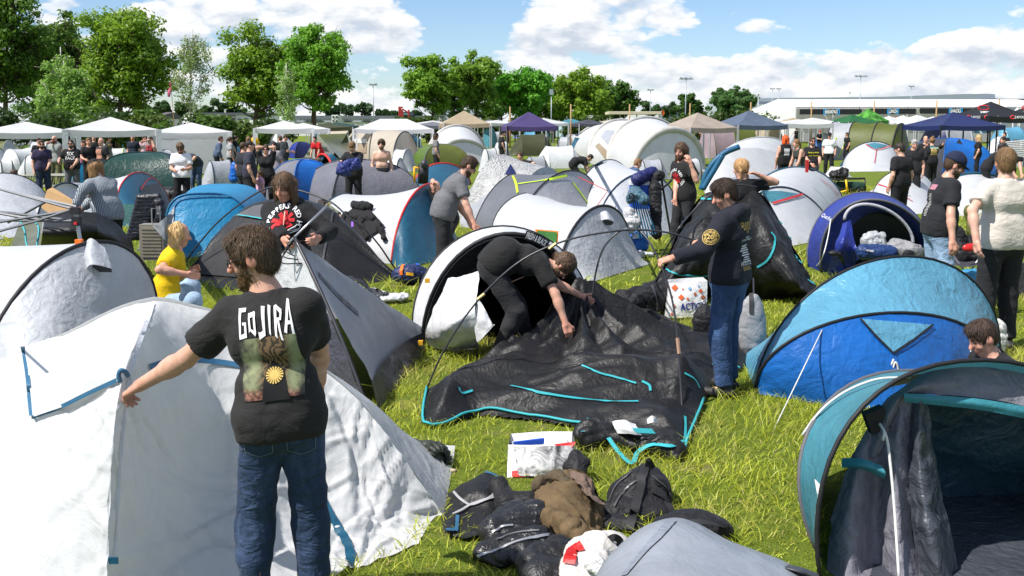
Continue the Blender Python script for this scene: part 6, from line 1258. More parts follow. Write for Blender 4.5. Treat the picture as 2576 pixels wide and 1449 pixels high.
py=person('man with long blond hair in yellow T-shirt sitting on the grass', 425, 565, 1.80, yaw=-72, at=xat(402, 10.2), sit=.36, lean=16, head=(8, 14), RH=(470, 690, 9.9), LH=(478, 684, 10.3), shirt=(.62, .42, .005), pants=LDENIM, hair='receding', hcol=(.5, .34, .15), skin=(.6, .32, .22), stubble=(.35, .2, .1), vox=.0105, strands=1560, feet=[(-.2, .30, .0), (.16, .26, .0)], shoe=(.6, .6, .58), wrinkle=.005)
for k in range(9):V=[(-.09+.005*k, .10-k*.025), (.05, .10-k*.022), (.05, .112-k*.022), (-.09, .11-k*.025)];torso_print(py, V, [(0, 1, 2, 3)], plain((.015, .015, .01), .9), False, 0, .0, 'stripe', .005)
person('bearded man in grey T-shirt with glasses bending over a white tent', 1194, 395, 1.88, yaw=-78, at=xat(1112, 13.0), lean=32, head=(0, 40), RH=(1196, 572, 12.7), LH=(1180, 556, 13.1), shirt=(.13, .13, .14), hair='short', hcol=HB, beard=(.05, .025, .012), glasses='clear', vox=.0115, strands=910, build=1.2, pants=(.02, .02, .022), Rhint=(.2, -.6, .2), feet=[(-.13, .1, 0), (.13, -.1, 0)])
p=person('long haired bearded man in black T-shirt with red star print behind the black tent', 1722, 352, 1.90, yaw=118, at=xat(1722, 16.0), lean=6, head=(22, 12), LH=(1737, 412, 15.6), RH=(1698, 512, 15.8), Lhint=(-.4, -.2, -1), hair='long', hcol=(.09, .05, .025), beard=(.07, .035, .015), vox=.013, strands=910, pants=(.025, .025, .028), shirt=(.014, .014, .014))
V, F=ring_text('RED HOT CHILI PEPPERS ', .13, .058, math.radians(60), 2*math.pi);torso_print(p, V, F, PRW, False, -.06, .0, 'lettering', .007);V, F=star_vf(.09, 8, .21);torso_print(p, V, F, PRR, False, -.06, .0, 'emblem', .007)
person('woman with two blond braids in black T-shirt holding her head', 1858, 392, 1.74, yaw=14, at=xat(1868, 12.9), head=(30, 8), RH=(1908, 440, 12.8), LH=(1780, 580, 12.6), Rhint=(1, -.2, -.3), Lhint=(-1, -.2, -.1), hair='braids', hcol=(.36, .21, .09), vox=.0115, female=True, shirt=(.014, .014, .015), pants=(.05, .055, .04), strands=1170)
p=person('man in navy cap and glasses with black T-shirt and light jeans', 2402, 380, 1.90, yaw=-92, at=xat(2366, 10.9), lean=9, head=(-8, 26), build=1.2, RH=(2396, 615, 10.5), hair='short', hcol=HB, beard=(.05, .03, .018), cap=((.012, .018, .045), ), glasses='clear', vox=.0105, strands=390, pants=LDENIM, shirt=(.016, .017, .02), pmat=cloth((.22, .32, .45), denim=True, bump=.4))
for k in range(16):V, F=grid_print(.06+.03*(k*7%5)/4, .007, 4);torso_print(p, V, F, plain((.45, .43, .42), .9), True, .0-k*.015, .0, 'print_line', .004)
V, F=grid_print(.16, .06, 6);torso_print(p, V, F, plain((.35, .16, .2), .9, bump=.3, var=.6, scale=80), True, .075, 0, 'picture', .004)
person('tall man in cream T-shirt and black trousers seen from behind at the right edge', 2532, 370, 1.97, yaw=10, at=xat(2530, 9.5), head=(-20, 4), LH=(2456, 606, 9.2), Lhint=(-1, -.3, 0), shirt=(.55, .50, .44), pants=(.018, .018, .02), hair='short', hcol=(.17, .10, .045), vox=.010, strands=1950, build=1.15, skin=(.58, .34, .25), RH=('l', .34, .2, 1.0))
person('young man with dark hair sitting low beyond the teal tent at the right edge', 2548, 836, 1.76, yaw=95, at=xat(2575, 6.6), sit=.12, lean=20, head=(0, 30), vox=.0105, strands=1560, hcol=(.05, .03, .02), feet=[(-.3, .5, 0), (.3, .5, 0)])
p=person('woman in black cap and grey striped shirt leaning over the canopy frame', 214, 414, 1.76, yaw=52, at=xat(268, 13.3), lean=24, head=(8, 30), LH=(188, 520, 12.9), RH=(200, 530, 13.6), sleeve='long', smat=cloth((.10, .12, .14), stripe=(.34, .37, .40)), shirt=(.2, .2, .2), hair='bob', hcol=(.24, .13, .05), cap=((.012, .012, .013), ), vox=.0115, female=True, strands=780, pants=(.012, .012, .013), build=1.15)
person('man in olive shirt crouching behind the black tent', 800, 470, 1.75, yaw=200, at=xat(795, 17.2), lean=78, crouch=.42, head=(0, 30), LH=('l', -.1, .55, .5), RH=('l', .15, .5, .45), shirt=(.16, .17, .11), hair='curly', hcol=HD, vox=.015)
person('bald man in black T-shirt kneeling by the cyan tent', 1126, 414, 1.76, yaw=150, at=xat(1126, 17.2), lean=38, crouch=.42, head=(0, 30), RH=(1092, 462, 16.8), LH=('l', -.2, .4, .45), hair='bald', beard=(.03, .02, .015), vox=.014, build=1.1)
GP='campers standing among the tents'
def cr(label, x, top, **k):k.setdefault('group', GP);k.setdefault('vox', .021);k.setdefault('h', 1.74);k.setdefault('wrinkle', .003);return person(label, x, top, **k)
HM=dict(LH=('l', -.12, .3, 1.12), RH=('l', .12, .3, 1.1))
cr('man in black T-shirt sitting at the far left edge among white tents', 27, 387, yaw=-60, sit=.2, Y=27, at=xat(25, 26), hair='short', feet=[(-.2, .5, 0), (.2, .5, 0)], lean=10, head=(0, 5), build=1.2)
cr('bearded man in purple T-shirt left of the man in olive trousers', 104, 352, yaw=-150, beard=HD, glasses='sun', shirt=(.03, .025, .06), pants=(.02, .03, .06), LH=('l', -.1, .3, 1.0))
cr('bald bearded man in grey T-shirt and olive trousers smoking', 137, 341, h=1.80, yaw=170, hair='bald', beard=(.04, .02, .01), glasses='sun', shirt=(.25, .26, .25), pants=(.12, .12, .05), LH=('l', .06, .2, 1.56), RH=('l', .3, -.1, .9))
p=cr('man in black T-shirt with white SIX PACK lettering holding a can', 178, 351, yaw=192, hair='buzz', hcol=HD, beard=HD, glasses='sun', build=1.25, RH=('l', .28, .3, 1.12), LH=('l', -.1, .35, 1.02), pants=(.09, .09, .1))
for k, tx in enumerate(('SIX', 'PACK')):text_print(p, tx, .18 if k==0 else.26, .10, PRW, False, .05-.12*k, 0, .02, lift=.012)
cr('blond man in black T-shirt holding a drink behind the green tent', 222, 347, yaw=215, hcol=HLB, RH=('l', .2, .35, 1.1), build=1.1)
p=cr('bald man in dark printed T-shirt left of the pointing man', 255, 347, yaw=150, hair='bald', shirt=(.03, .028, .03));V, F=grid_print(.24, .3, 6);torso_print(p, V, F, plain((.3, .14, .1), .9, bump=.2, var=.8, scale=60), False, -.05, 0, 'picture', .01)
cr('man in grey T-shirt stretching his arm to the right under the gazebo', 271, 341, yaw=-60, hcol=HD, shirt=(.16, .17, .18), RH=(312, 366, 33))
cr('bald man raising one arm to the gazebo roof', 236, 339, yaw=200, hair='bald', LH=('l', -.35, .1, 2.1), shirt=(.02, .02, .02))
cr('man in red cap sitting at the back of the open gazebo', 282, 336, yaw=190, h=1.5, cap=((.2, .02, .02), ), shirt=(.02, .03, .05))
cr('dark haired man with back turned at the left gazebo legs', 171, 341, yaw=10, hcol=HD, h=1.72)
cr('man in red T-shirt half hidden behind the blond drinker', 212, 352, h=1.66, yaw=120, shirt=(.4, .03, .05))
cr('person in black at the leg of the leftmost gazebo', 97, 347, h=1.68, yaw=220, hcol=HD)
cr('red haired man in navy T-shirt at the gazebo corner', 334, 339, yaw=178, hcol=(.36, .12, .03), beard=(.36, .12, .03), shirt=(.012, .018, .035), build=1.1)
cr('man in open red plaid shirt shading his eyes', 379, 344, yaw=150, smat=cloth((.4, .02, .02), plaid=(.03, .02, .03)), shirt=(.3, .02, .02), sleeve='none', LH=('l', .05, .25, 1.62), hcol=HB)
cr('man in black baseball cap behind the plaid shirt man', 388, 341, yaw=200, cap=((.012, .012, .013), ), RH=('l', -.1, .3, .95), h=1.72)
cr('woman in pale pink top left of the plaid shirt man', 362, 340, yaw=230, shirt=(.6, .4, .42), hair='ponytail', hcol=HB, female=True, h=1.7)
cr('curly haired man in white T-shirt looking at his phone', 454, 358, h=1.74, yaw=188, head=(0, 30), shirt=(.75, .75, .77), hair='curly', hcol=(.08, .045, .02), beard=(.06, .03, .015), glasses='sun', vox=.016, **HM)
cr('man in navy T-shirt and jeans bending down beside the white T-shirt man', 485, 395, yaw=150, at=xat(492, 31), lean=70, head=(0, 30), shirt=(.03, .035, .05), pants=DENIM, hair='curly', hcol=(.2, .12, .05), RH=(463, 477, 30.5), LH=('l', -.3, .5, 1.0), vox=.018, shift=-.1)
cr('man with blue dry bag on his back', 611, 357, yaw=-40, hair='buzz', shirt=(.02, .022, .028), glasses='sun', pants=(.03, .03, .035), vox=.016)
cr('large man in dark violet T-shirt beside the blue dry bag', 626, 353, h=1.8, yaw=-70, hair='buzz', hcol=HD, shirt=(.03, .03, .05), build=1.3, vox=.018)
cr('woman in sunglasses with both arms over her head', 669, 364, h=1.68, yaw=185, female=True, hair='ponytail', hcol=HB, glasses='sun', LH=('l', .04, .0, 1.70), RH=('l', -.04, .0, 1.71), Lhint=(-1, .2, .6), Rhint=(1, .2, .6), vox=.016)
cr('little girl in pink shirt with feathered hair clips', 654, 428, h=1.05, yaw=120, Y=24, shirt=(.55, .3, .42), hair='ponytail', hcol=HB, female=True, pants=(.3, .12, .2), vox=.014, headscale=1.25)
cr('man in denim jacket bending by the white tents at left', 543, 341, yaw=-70, lean=20, shirt=(.07, .10, .16), sleeve='long', h=1.72)
cr('woman in grey top by the white tents', 578, 344, yaw=-60, female=True, hair='ponytail', shirt=(.3, .3, .31), hcol=HB, h=1.68)
cr('woman in black behind the woman in grey top', 587, 340, yaw=-80, female=True, hair='ponytail', hcol=HD, h=1.66, lean=12)
cr('person with long fair hair in dark jacket behind the blue dry bag men', 625, 343, yaw=20, hair='long', hcol=HLB, sleeve='long', shirt=(.02, .02, .025), h=1.7)
cr('person in yellow vest far behind the dry bag men', 638, 334, yaw=20, shirt=(.7, .45, .02), h=1.72)
cr('big man in dark printed T-shirt reading a leaflet', 714, 337, h=1.80, yaw=-60, head=(0, 30), hair='buzz', shirt=(.025, .03, .035), pants=(.03, .04, .06), build=1.25, **HM)
cr('man partly hidden behind the leaflet reader', 705, 341, yaw=60, h=1.72, shirt=(.04, .05, .05))
cr('woman with long dark hair in grey top beside the leaflet reader', 690, 357, h=1.66, yaw=160, female=True, hair='long', hcol=HD, shirt=(.25, .22, .25))
cr('man in red T-shirt bending beside the white ridge tent', 804, 360, yaw=150, at=xat(806, 42), lean=35, shirt=(.5, .015, .02), hcol=HD, LH=('l', -.2, .45, .6), RH=('l', .2, .45, .6))
cr('man in grey trousers bent double by the dark blue dome', 764, 400, yaw=-110, at=xat(760, 33), lean=95, crouch=.1, shirt=(.05, .05, .05), pants=(.14, .14, .15), LH=('l', -.2, .5, .1), RH=('l', .2, .5, .1))
cr('man in brown cap and black T-shirt folding blue cloth', 888, 354, h=1.78, yaw=172, head=(0, 35), cap=((.16, .10, .05), ), beard=(.3, .26, .22), build=1.25, LH=('l', -.05, .38, 1.08), RH=('l', .12, .36, 1.1), hcol=HG, vox=.014, Lhint=(-1, 0, -.2), Rhint=(1, 0, -.2))
cr('shirtless bearded man behind the grey dome tent', 960, 351, h=1.78, yaw=190, shirt=None, beard=(.06, .03, .015), hair='wild', hcol=HB, skin=(.62, .37, .27), vox=.015, head=(-15, 5))
cr('man in grey T-shirt and black cap beside the green dome tent', 1096, 335, h=1.80, yaw=-75, shirt=(.17, .16, .16), cap=((.015, .015, .015), ), hair='bob', hcol=HB, vox=.018)
cr('man in black T-shirt and black cap left of the olive bivvy tent', 1262, 330, h=1.80, yaw=-70, cap=((.012, .012, .012), ), build=1.2, hcol=HB)
cr('woman in dark clothes behind the capped man near the purple canopy', 1272, 322, yaw=-100, female=True, hair='long', hcol=(.15, .04, .02), h=1.7)
cr('person in red and black walking behind the purple canopy', 1281, 321, yaw=40, hair='long', hcol=HD, shirt=(.2, .02, .03), h=1.72)
cr('man in black T-shirt leaning into the crumpled white tent', 1330, 362, yaw=140, at=xat(1330, 30), lean=50, crouch=.25, RH=('l', .3, .55, .8), LH=('l', -.35, .5, .9), hcol=HB)
cr('man in black T-shirt bent flat over the crumpled white tent', 1462, 358, yaw=-82, at=xat(1440, 34), lean=80, crouch=.15, head=(0, 30), hcol=HD, build=1.2, RH=('l', .2, .6, .4), LH=('l', -.2, .6, .4))
cr('man in blue patterned shirt crouching behind the white tents', 1588, 376, yaw=-70, at=xat(1572, 25), lean=40, crouch=.32, smat=cloth((.05, .09, .17), bump=.6), shirt=(.1, .1, .2), hair='short', hcol=HLB, vox=.017, head=(0, 20))
cr('woman in black top under the purple canopy', 1391, 321, yaw=200, female=True, hair='long', hcol=(.2, .07, .03), h=1.7, RH=('l', .3, .3, 1.2))
cr('shirtless man far behind the mauve tent', 1763, 320, h=1.76, yaw=110, shirt=None, hcol=HB, skin=(.62, .36, .26))
p=cr('person in black vest with white skull patch and orange scarf', 1977, 315, h=1.84, yaw=5, shirt=(.012, .012, .013), sleeve='none', hair='bob', hcol=(.6, .08, .01), build=1.25, Y=30, vox=.018)
V, F=grid_print(.16, .2, 5);torso_print(p, V, F, plain((.5, .5, .5), .9, bump=.1, var=.9, scale=90), True, -.02, 0, 'patch', .012)
cr('blond woman in yellow top and cap left of the skull vest', 1957, 320, yaw=60, female=True, hair='long', hcol=HBL, cap=((.012, .012, .013), ), shirt=(.55, .4, .08), h=1.7)
cr('man in black cap right of the skull vest', 2004, 322, yaw=20, cap=((.012, .012, .013), ), h=1.74)
cr('woman in dark tank top bending behind the man with yellow script', 2019, 329, yaw=110, at=xat(2020, 29), lean=30, female=True, sleeve='none', hair='ponytail', hcol=HLB, shirt=(.04, .045, .04), LH=('l', -.1, .5, .55), RH=('l', .2, .45, .6), h=1.8)
cr('person with short red hair in black T-shirt', 2062, 327, yaw=200, hcol=(.35, .02, .03), h=1.72, head=(0, 20), **HM)
cr('man in white T-shirt and black cap near the mint shelter', 2088, 315, h=1.80, yaw=160, shirt=(.75, .75, .76), cap=((.012, .012, .012), ), Y=42)
p=cr('bearded man in black T-shirt with yellow script holding a pump hose', 2044, 345, h=1.80, yaw=182, hair='short', beard=(.06, .035, .02), glasses='sun', build=1.2, vox=.015, LH=('l', -.1, .36, 1.04), RH=('l', .12, .34, 1.02), pants=(.03, .06, .15))
for k, tx in enumerate(('lang zullen', 'we leven')):text_print(p, tx, .30, .05, PRY, False, .02-.075*k, 0, .006, lift=.01)
cr('person in dark clothes under the green canopy', 2132, 311, yaw=100, Y=55, h=1.7)
cr('blond woman in black tank top beside the olive tunnel tent', 2258, 325, yaw=100, female=True, sleeve='none', hair='bun', hcol=HBL, h=1.72)
cr('dark haired man in glasses with back turned before the blue dome', 2270, 349, h=1.82, yaw=25, head=(20, 15), hcol=HD, glasses='clear', vox=.014, build=1.15, Y=20)
cr('grey haired man in black T-shirt facing the camera at right', 2300, 339, h=1.80, yaw=165, hcol=HG, head=(10, 20), vox=.016, Y=26)
cr('bald man in dark T-shirt behind the grey haired man', 2330, 320, yaw=170, hair='bald', h=1.78, Y=34, LH=('l', .0, .2, 1.45))
p=cr('woman with hair bun in black shirt with bright back print', 2347, 319, yaw=5, female=True, hair='bun', hcol=HLB, sleeve='long', h=1.76, RH=(2385, 357, 31), Y=32);V, F=grid_print(.2, .22, 6);torso_print(p, V, F, plain((.5, .25, .1), .9, var=.9, scale=80), True, 0, 0, 'picture', .012);text_print(p, 'SURGIO', .24, .06, plain((.2, .6, .6), .9), True, .12, 0, .02, lift=.014)
cr('man in black T-shirt bending at far right by the sky blue tent', 2500, 328, yaw=-110, at=xat(2478, 27), lean=45, RH=('l', .1, .5, .6), LH=('l', -.1, .5, .6), hcol=HD, h=1.8)
cr('dark haired man standing behind two bending men at right', 2527, 320, yaw=100, hcol=HD, h=1.76, Y=33)
cr('bearded man in black T-shirt working on a folded frame at right', 2533, 331, yaw=-160, at=xat(2532, 25), lean=25, beard=HD, hcol=HD, h=1.84, LH=('l', .0, .45, .85), RH=('l', .2, .45, .85))
cr('blond woman behind the sky blue tent at right', 2464, 314, yaw=60, female=True, hair='long', hcol=HBL, h=1.74, Y=40)
cr('man in dark clothes at the right edge near the black canopies', 2530, 308, yaw=120, h=1.78, hcol=HD, Y=48)
def ends(A, key, dx, dy, z=.03):
 a=A[key];t_=np.linspace(0, 1, len(a))[:, None];l=a[0]+[dx, dy, 0];r=a[-1]+[dx, dy, 0];l[2]=r[2]=z;return l*(1-t_)+r*t_
def back_arc(A, key, dx, dy, k=.45):
 a=A[key];M=(a[0]+a[-1])/2;ap=a[len(a)//2];return pts_arc(a[0]+[dx+(M[0]-a[0][0])*.15, dy, 0], a[-1]+[dx+(M[0]-a[-1][0])*.15, dy, 0], M+[dx, dy*1.15, (ap[2])*k])
LO=dict(sag=.05, ns=12)
A=dict(h=arc((-150, 565), (132, 548), (2, 436)));A['r']=back_arc(A, 'h', -.3, 1.2);A['l']=gline((-60, 610), (160, 580))
t, R=tent('off white pop up tent at the left edge behind the canopy frame', A, [('body', 'r', 'h', WHT), ('front', 'h', 'l', WHG, dict(sag=-.03, ns=14, crumple=.015))], [('h', TRIM, .018)])
A=dict(r=arc((92, 575), (235, 560), (165, 460)), f=arc((300, 565), (432, 520), (342, 434)));A['t']=back_arc(A, 'r', -.5, .3);A['l']=gline((340, 580), (440, 540))
t, R=tent('white pop up tent with petrol blue porch and red piping at left', A, [('tail', 't', 'r', WHT), ('body', 'r', 'f', WHT, dict(sag=.08, ns=14)), ('porch', 'f', 'l', PET, dict(sag=-.05, ns=10))], [('r', BTRIM, .02), ('f', REDT, .016)])
patch('opening', R['porch'], [(352, 470), (398, 462), (428, 535), (360, 560)], BLK, t, 8, .02);ribbon('piping', R['porch'], [(352, 478), (372, 452), (392, 456), (412, 490), (428, 530)], .03, REDT, t, 6, .03)
MB().obox(G(420, 470, .2), (.01, 0, 0), (0, .01, 0), (0, 0, .01)).build('peg', REDT, t)
A=dict(f=arc((428, 640), (648, 634), (512, 486), p=.62), r=arc((452, 596), (690, 592), (560, 462), p=.62));A['l']=gline((425, 648), (650, 642));A['b']=ends(A, 'r', 0, .5)
t, R=tent('light blue tent with rounded front panel behind the blond man', A, [('front', 'f', 'l', CYN, dict(sag=0, ns=12, crumple=.012)), ('roof', 'r', 'f', CYN, dict(sag=.02)), ('rear', 'r', 'b', CYN)], [('f', fabric((.02, .16, .33), .5, .1), .02)])
patch('side_panel', R['front'], [(410, 560), (440, 520), (436, 600), (416, 620)], WHG, t, 6, .02);ribbon('seam', R['front'], [(430, 540), (450, 505), (500, 495), (560, 494), (610, 500), (630, 530)], .03, fabric((.02, .14, .30), .5, .1), t, 6, .02)
def dome(label, cx, by, wpx, top, mats, yaw=35, group=None, name='dome_tent', vents=0, boxy=.8, trim=True, Y=None, door=None):
 b=G(cx, by);Y=Y or b.y;b=Vector(((cx-CX)/FPX*Y, Y, 0));W_=wpx/FPX*Y;H=max(.5, P(cx, top, Y).z);ya=math.radians(yaw);k=abs(math.cos(ya))+abs(math.sin(ya));a=W_/k/2*1.05
 b=b+Vector((0, a*.8, 0));H=max(.5, P(cx, top, b.y).z)
 t=thing(name, label, 'tent', tuple(b), group);ns, nf=12, 13
 for q in range(4):
  S=np.zeros((ns, nf, 3))
  for i in range(ns):
   s_=i/(ns-1)
   for j in range(nf):
    f_=j/(nf-1);c0=np.array([(1, 1), (-1, 1), (-1, -1), (1, -1)][q])*a;c1=np.array([(-1, 1), (-1, -1), (1, -1), (1, 1)][q])*a
    e=c0*(1-f_)+c1*f_;sg=1-.07*math.sin(math.pi*f_)*math.sin(math.pi*s_);r_=math.sin(s_*math.pi/2)**boxy
    x_, y_=e*r_*sg;z_=H*math.cos(s_*math.pi/2)**.9*(1-.05*math.sin(math.pi*f_)*math.sin(math.pi*s_));S[i, j]=[b.x+x_*math.cos(ya)-y_*math.sin(ya), b.y+x_*math.sin(ya)+y_*math.cos(ya), max(z_, .01)]
  S+=.010*fbm(S, 3, 2, q)[..., None]*np.array([1, 1, .6]);o=mk('panel', S.reshape(-1, 3), grid_faces(ns, nf), mats[q%len(mats)], t, True, keep=True)
  if trim:hoop('pole_sleeve', S[:, 0]+[0, 0, .01], mats[-1]if trim is True else trim, t, .016, 5)
  if vents and q in(2, 3):
   p_=S[3, nf//2]-np.array([0, .04, 0]);MB().add([p_+[-.16, 0, -.05], p_+[.16, 0, -.05], p_+[0, 0, .17]], [(0, 1, 2)]).build('vent', DGR, t)
  if door and q==2:
   i0, i1=4, ns-1;D_=S[i0:i1, 3:10]-np.array([0, .02, 0]);mk('door', D_.reshape(-1, 3), grid_faces(*D_.shape[:2]), door, t)
 FOOT.append(np.array([(b.x+(c*math.cos(ya)-d*math.sin(ya)), b.y+(c*math.sin(ya)+d*math.cos(ya)))for c, d in((a, a), (-a, a), (-a, -a), (a, -a))]))
 return t
def pop(label, cx, by, wpx, top, body, front, yaw=20, ratio=.6, group=None, trim=TRIM, name='pop_up_tent', Y=None, hoops=2, asym=0.0, tr_r=.02, cat='tent'):
 b=G(cx, by);Y=Y or b.y;W_=wpx/FPX*Y;ya=math.radians(yaw);L=W_/(abs(math.cos(ya))+ratio*abs(math.sin(ya)));wd=L*ratio;b=Vector(((cx-CX)/FPX*Y, Y+wd*.4, 0));H=max(.45, P(cx, top, b.y).z)
 def pt(x, y, z):return np.array([b.x+x*math.cos(ya)-y*math.sin(ya), b.y+x*math.sin(ya)+y*math.cos(ya), z])
 xs={1:[0], 2:[-.22, .2], 3:[-.32, 0, .3], 4:[-.36, -.12, .12, .36]}[hoops];na=28 if Y<36 else 15;A={'a0':np.linspace(pt(-L*.5, wd*.32, .02), pt(-L*.5, -wd*.32, .02), na)}
 for i, x_ in enumerate(xs):
  hh=H*(1-.12*abs(x_)*(i==0)-asym*i);A['h%d'%i]=pts_arc(pt(L*x_, wd*.5, .01), pt(L*x_, -wd*.5, .01), pt(L*(x_+.02*(1 if x_>0 else-1)), 0, hh), na, .9)
 A['a1']=np.linspace(pt(L*.5, wd*.32, .02), pt(L*.5, -wd*.32, .02), na);ks=list(A);pn=[]
 for i in range(len(ks)-1):pn.append((('rear', 'body', 'front')[0 if i==0 else(2 if i==len(ks)-2 else 1)], ks[i], ks[i+1], (body if isinstance(body, list)else[body])[i%(len(body)if isinstance(body, list)else 1)]if i<len(ks)-2 else front, dict(sag=.05 if 0<i<len(ks)-2 else-.04, ns=8 if na>20 else 5, crumple=.008)))
 t, R=tent(label, A, pn, [(k, trim, tr_r)for k in ks if k[0]=='h'], name, group, cat);return t, R
dome('blue and grey dome tent behind the pink shirt girl', 750, 520, 190, 402, [GRY, GRY, BLU, BLU], 42)
dome('large grey dome tent in front of the shirtless man', 890, 528, 325, 402, [GRY, GRY, GRY, DGR], 30, vents=0)
t=dome('dark green tent with light blue hem tapes left of the white T-shirt man', 330, 488, 235, 383, [DGN, DGN, DGN, DGN], 12, boxy=.62)
dome('red and light blue tent left of the dark green tent', 212, 486, 120, 402, [REDF, CYN, CYN, REDF], 30)
dome('blue dome tent with black triangular vents at right', 2408, 446, 200, 348, [BLU, DGR, BLU, BLU], 18, vents=1)
dome('green dome tent with round white emblem beside the grey T-shirt man', 1105, 424, 150, 362, [GRN, GRN, OLV, GRY], 20)
dome('grey and blue dome tent behind the white T-shirt man', 520, 430, 150, 352, [GRY, BLU, LGR, BLU], 20)
dome('small green dome tent behind the bending man', 505, 406, 80, 375, [DGN, GRN, DGN, DGN], 30);dome('light grey dome tent right of the green tent', 412, 446, 70, 376, [LGR, GRY, LGR, GRY], 30)
dome('small dark blue dome tent beside the leaflet reader', 756, 398, 68, 357, [NAVY, BLQ, NAVY, NAVY], 30)
pop('grey tent with blue edge being packed beside the bending man', 548, 470, 120, 402, LGR, LGR, 30, .6, trim=BTRIM)
pop('olive bivvy dome below the purple canopy', 1340, 392, 135, 336, OLD, OLD, 5, .7, trim=plain((.05, .05, .03), .6))
A=dict(r=arc((752, 648), (905, 560), (852, 491)), f=arc((985, 664), (1138, 600), (1076, 463)));A['t']=back_arc(A, 'r', -.3, .5);A['l']=gline((1010, 676), (1175, 640))
t, R=tent('white tent with petrol blue front and red piping left of the grey T-shirt man', A, [('tail', 't', 'r', WHT), ('body', 'r', 'f', WHT, dict(sag=.10, ns=16)), ('porch', 'f', 'l', PET, dict(sag=-.04, ns=14, crumple=.012))], [('r', BTRIM, .022), ('f', REDT, .018)])
BT=t;BTR=R
A=dict(h=arc((788, 452), (842, 458), (812, 388)), f=arc((796, 456), (852, 456), (830, 386), .3));A['r']=back_arc(A, 'f', .6, 1.3);A['l']=ends(A, 'h', 0, -.1)
t, R=tent('small petrol pop up tent with red rimmed dark doorway', A, [('body', 'f', 'r', PET), ('lining', 'f', 'r', BLK, dict(inset=.04)), ('rim', 'h', 'f', PET)], [('h', REDT, .05)])
A=dict(h=arc((1042, 470), (1182, 462), (1112, 411)));A['r']=back_arc(A, 'h', .1, 1.2);A['l']=gline((1050, 482), (1175, 475))
t, R=tent('cyan pop up tent with red rim behind the kneeling bald man', A, [('body', 'r', 'h', CYN), ('front', 'h', 'l', PET, dict(sag=-.03))], [('h', REDT, .04)])
A=dict(a=arc((1172, 560), (1330, 545), (1262, 388)), b=arc((1290, 570), (1425, 530), (1370, 420)));A['r']=back_arc(A, 'a', -.4, .6);A['l']=gline((1330, 575), (1440, 545))
t, R=tent('crinkled silver tent with small dark triangular window', A, [('rear', 'r', 'a', SILV), ('body', 'a', 'b', SILV, dict(sag=.02, ns=16, crumple=.02)), ('front', 'b', 'l', SILV)], [])
patch('window', R['body'], [(1270, 440), (1284, 415), (1298, 438), (1284, 440)], NAVY, t, 5, .03)
A=dict(a=arc((1190, 575), (1330, 540), (1296, 436)), b=arc((1300, 588), (1505, 560), (1434, 429)));A['l']=gline((1440, 590), (1520, 568));A['t']=back_arc(A, 'a', -.4, .4)
t, R=tent('grey tent with lime green straps in the middle', A, [('tail', 't', 'a', LGW), ('body', 'a', 'b', fabric((.13, .14, .16), .5, .15, .2, 5), dict(sag=.06, ns=14)), ('front', 'b', 'l', LGW)], [('a', TRIM, .015), ('b', TRIM, .018)])
for px in([(1290, 444), (1298, 462), (1303, 486)], [(1303, 464), (1360, 456), (1425, 442)], [(1440, 460), (1462, 490), (1485, 522), (1495, 540)]):ribbon('strap', R['body']+R['front'], px, .05, LIMET, t, 6, .02)
A=dict(a=arc((1438, 566), (1600, 520), (1528, 402)), b=arc((1500, 590), (1706, 556), (1615, 436)));A['t']=back_arc(A, 'a', -.1, .8);A['l']=gline((1560, 606), (1720, 578), bulge=.2, toward=(0, -1, 0))
t, R=tent('white pop up tent with petrol top corner behind the loaded trolley', A, [('tail', 't', 'a', PET), ('body', 'a', 'b', WHT, dict(sag=.05, ns=14)), ('front', 'b', 'l', WHG, dict(sag=-.04, ns=12))], [('a', BTRIM, .018), ('b', BTRIM, .022)])
patch('top_corner', R['body'], [(1455, 425), (1490, 402), (1530, 403), (1470, 432)], PET, t, 6, .02);ribbon('piping', R['body'], [(1442, 448), (1465, 430), (1485, 420)], .05, REDT, t, 6, .03);letter('Quechua', R['body'], (1478, 473), (1498, 472), 6, plain((.05, .15, .18), .7), t, .0, lift=.02)
for q, e in[((1455, 445), (1528, 480)), ((1528, 482), (1500, 520))]:guy(t, P(*q, 19.6), P(*e, 18.8), .008, REDT)
AIRW=fabric((0.64, 0.645, 0.65), .45, .2, .12, 3.0, .4, .35, .03);AIRT=fabric((.5, .485, .44), .5, .1, .1, 3)
A=dict(o=arc((1436, 372), (1545, 362), (1512, 312)), a=arc((1484, 412), (1660, 398), (1560, 303)), b=arc((1532, 420), (1740, 402), (1628, 297)), c=arc((1588, 440), (1766, 432), (1692, 326)));A['l']=ends(A, 'c', .3, -.4)
t, R=tent('largest white inflatable tent with beige tubes and grey window', A, [('rear', 'o', 'a', AIRW, LO), ('side', 'a', 'b', AIRW, dict(sag=.02)), ('body', 'b', 'c', AIRW, dict(sag=.03)), ('front', 'c', 'l', AIRW, dict(sag=0))], [('o', AIRT, .09), ('a', AIRT, .13), ('b', AIRT, .13), ('c', AIRT, .15)], name='inflatable_tent')
patch('window', R['side'], [(1512, 345), (1524, 328), (1545, 328), (1536, 372)], LGR, t, 6, .03);patch('lower_panel', R['side'], [(1498, 368), (1508, 360), (1534, 385), (1526, 404)], TAN, t, 6, .03)
A=dict(b=arc((1778, 474), (2040, 446), (1916, 345)), f=arc((1772, 482), (2030, 456), (1880, 372), -.6));A['r']=back_arc(A, 'b', .1, 2);A['l']=gline((1775, 492), (2030, 466), bulge=.5, toward=(-.2, -1, 0))
BLT=fabric((.012, .10, .20), .45, .1, .1, 3)
t, R=tent('white inflatable tent with thick petrol blue tubes behind the woman with braids', A, [('body', 'f', 'b', AIRW, dict(sag=.02)), ('rear', 'b', 'r', AIRW), ('front', 'f', 'l', AIRW, dict(sag=-.02))], [('b', AIRW, .03)], name='inflatable_tent')
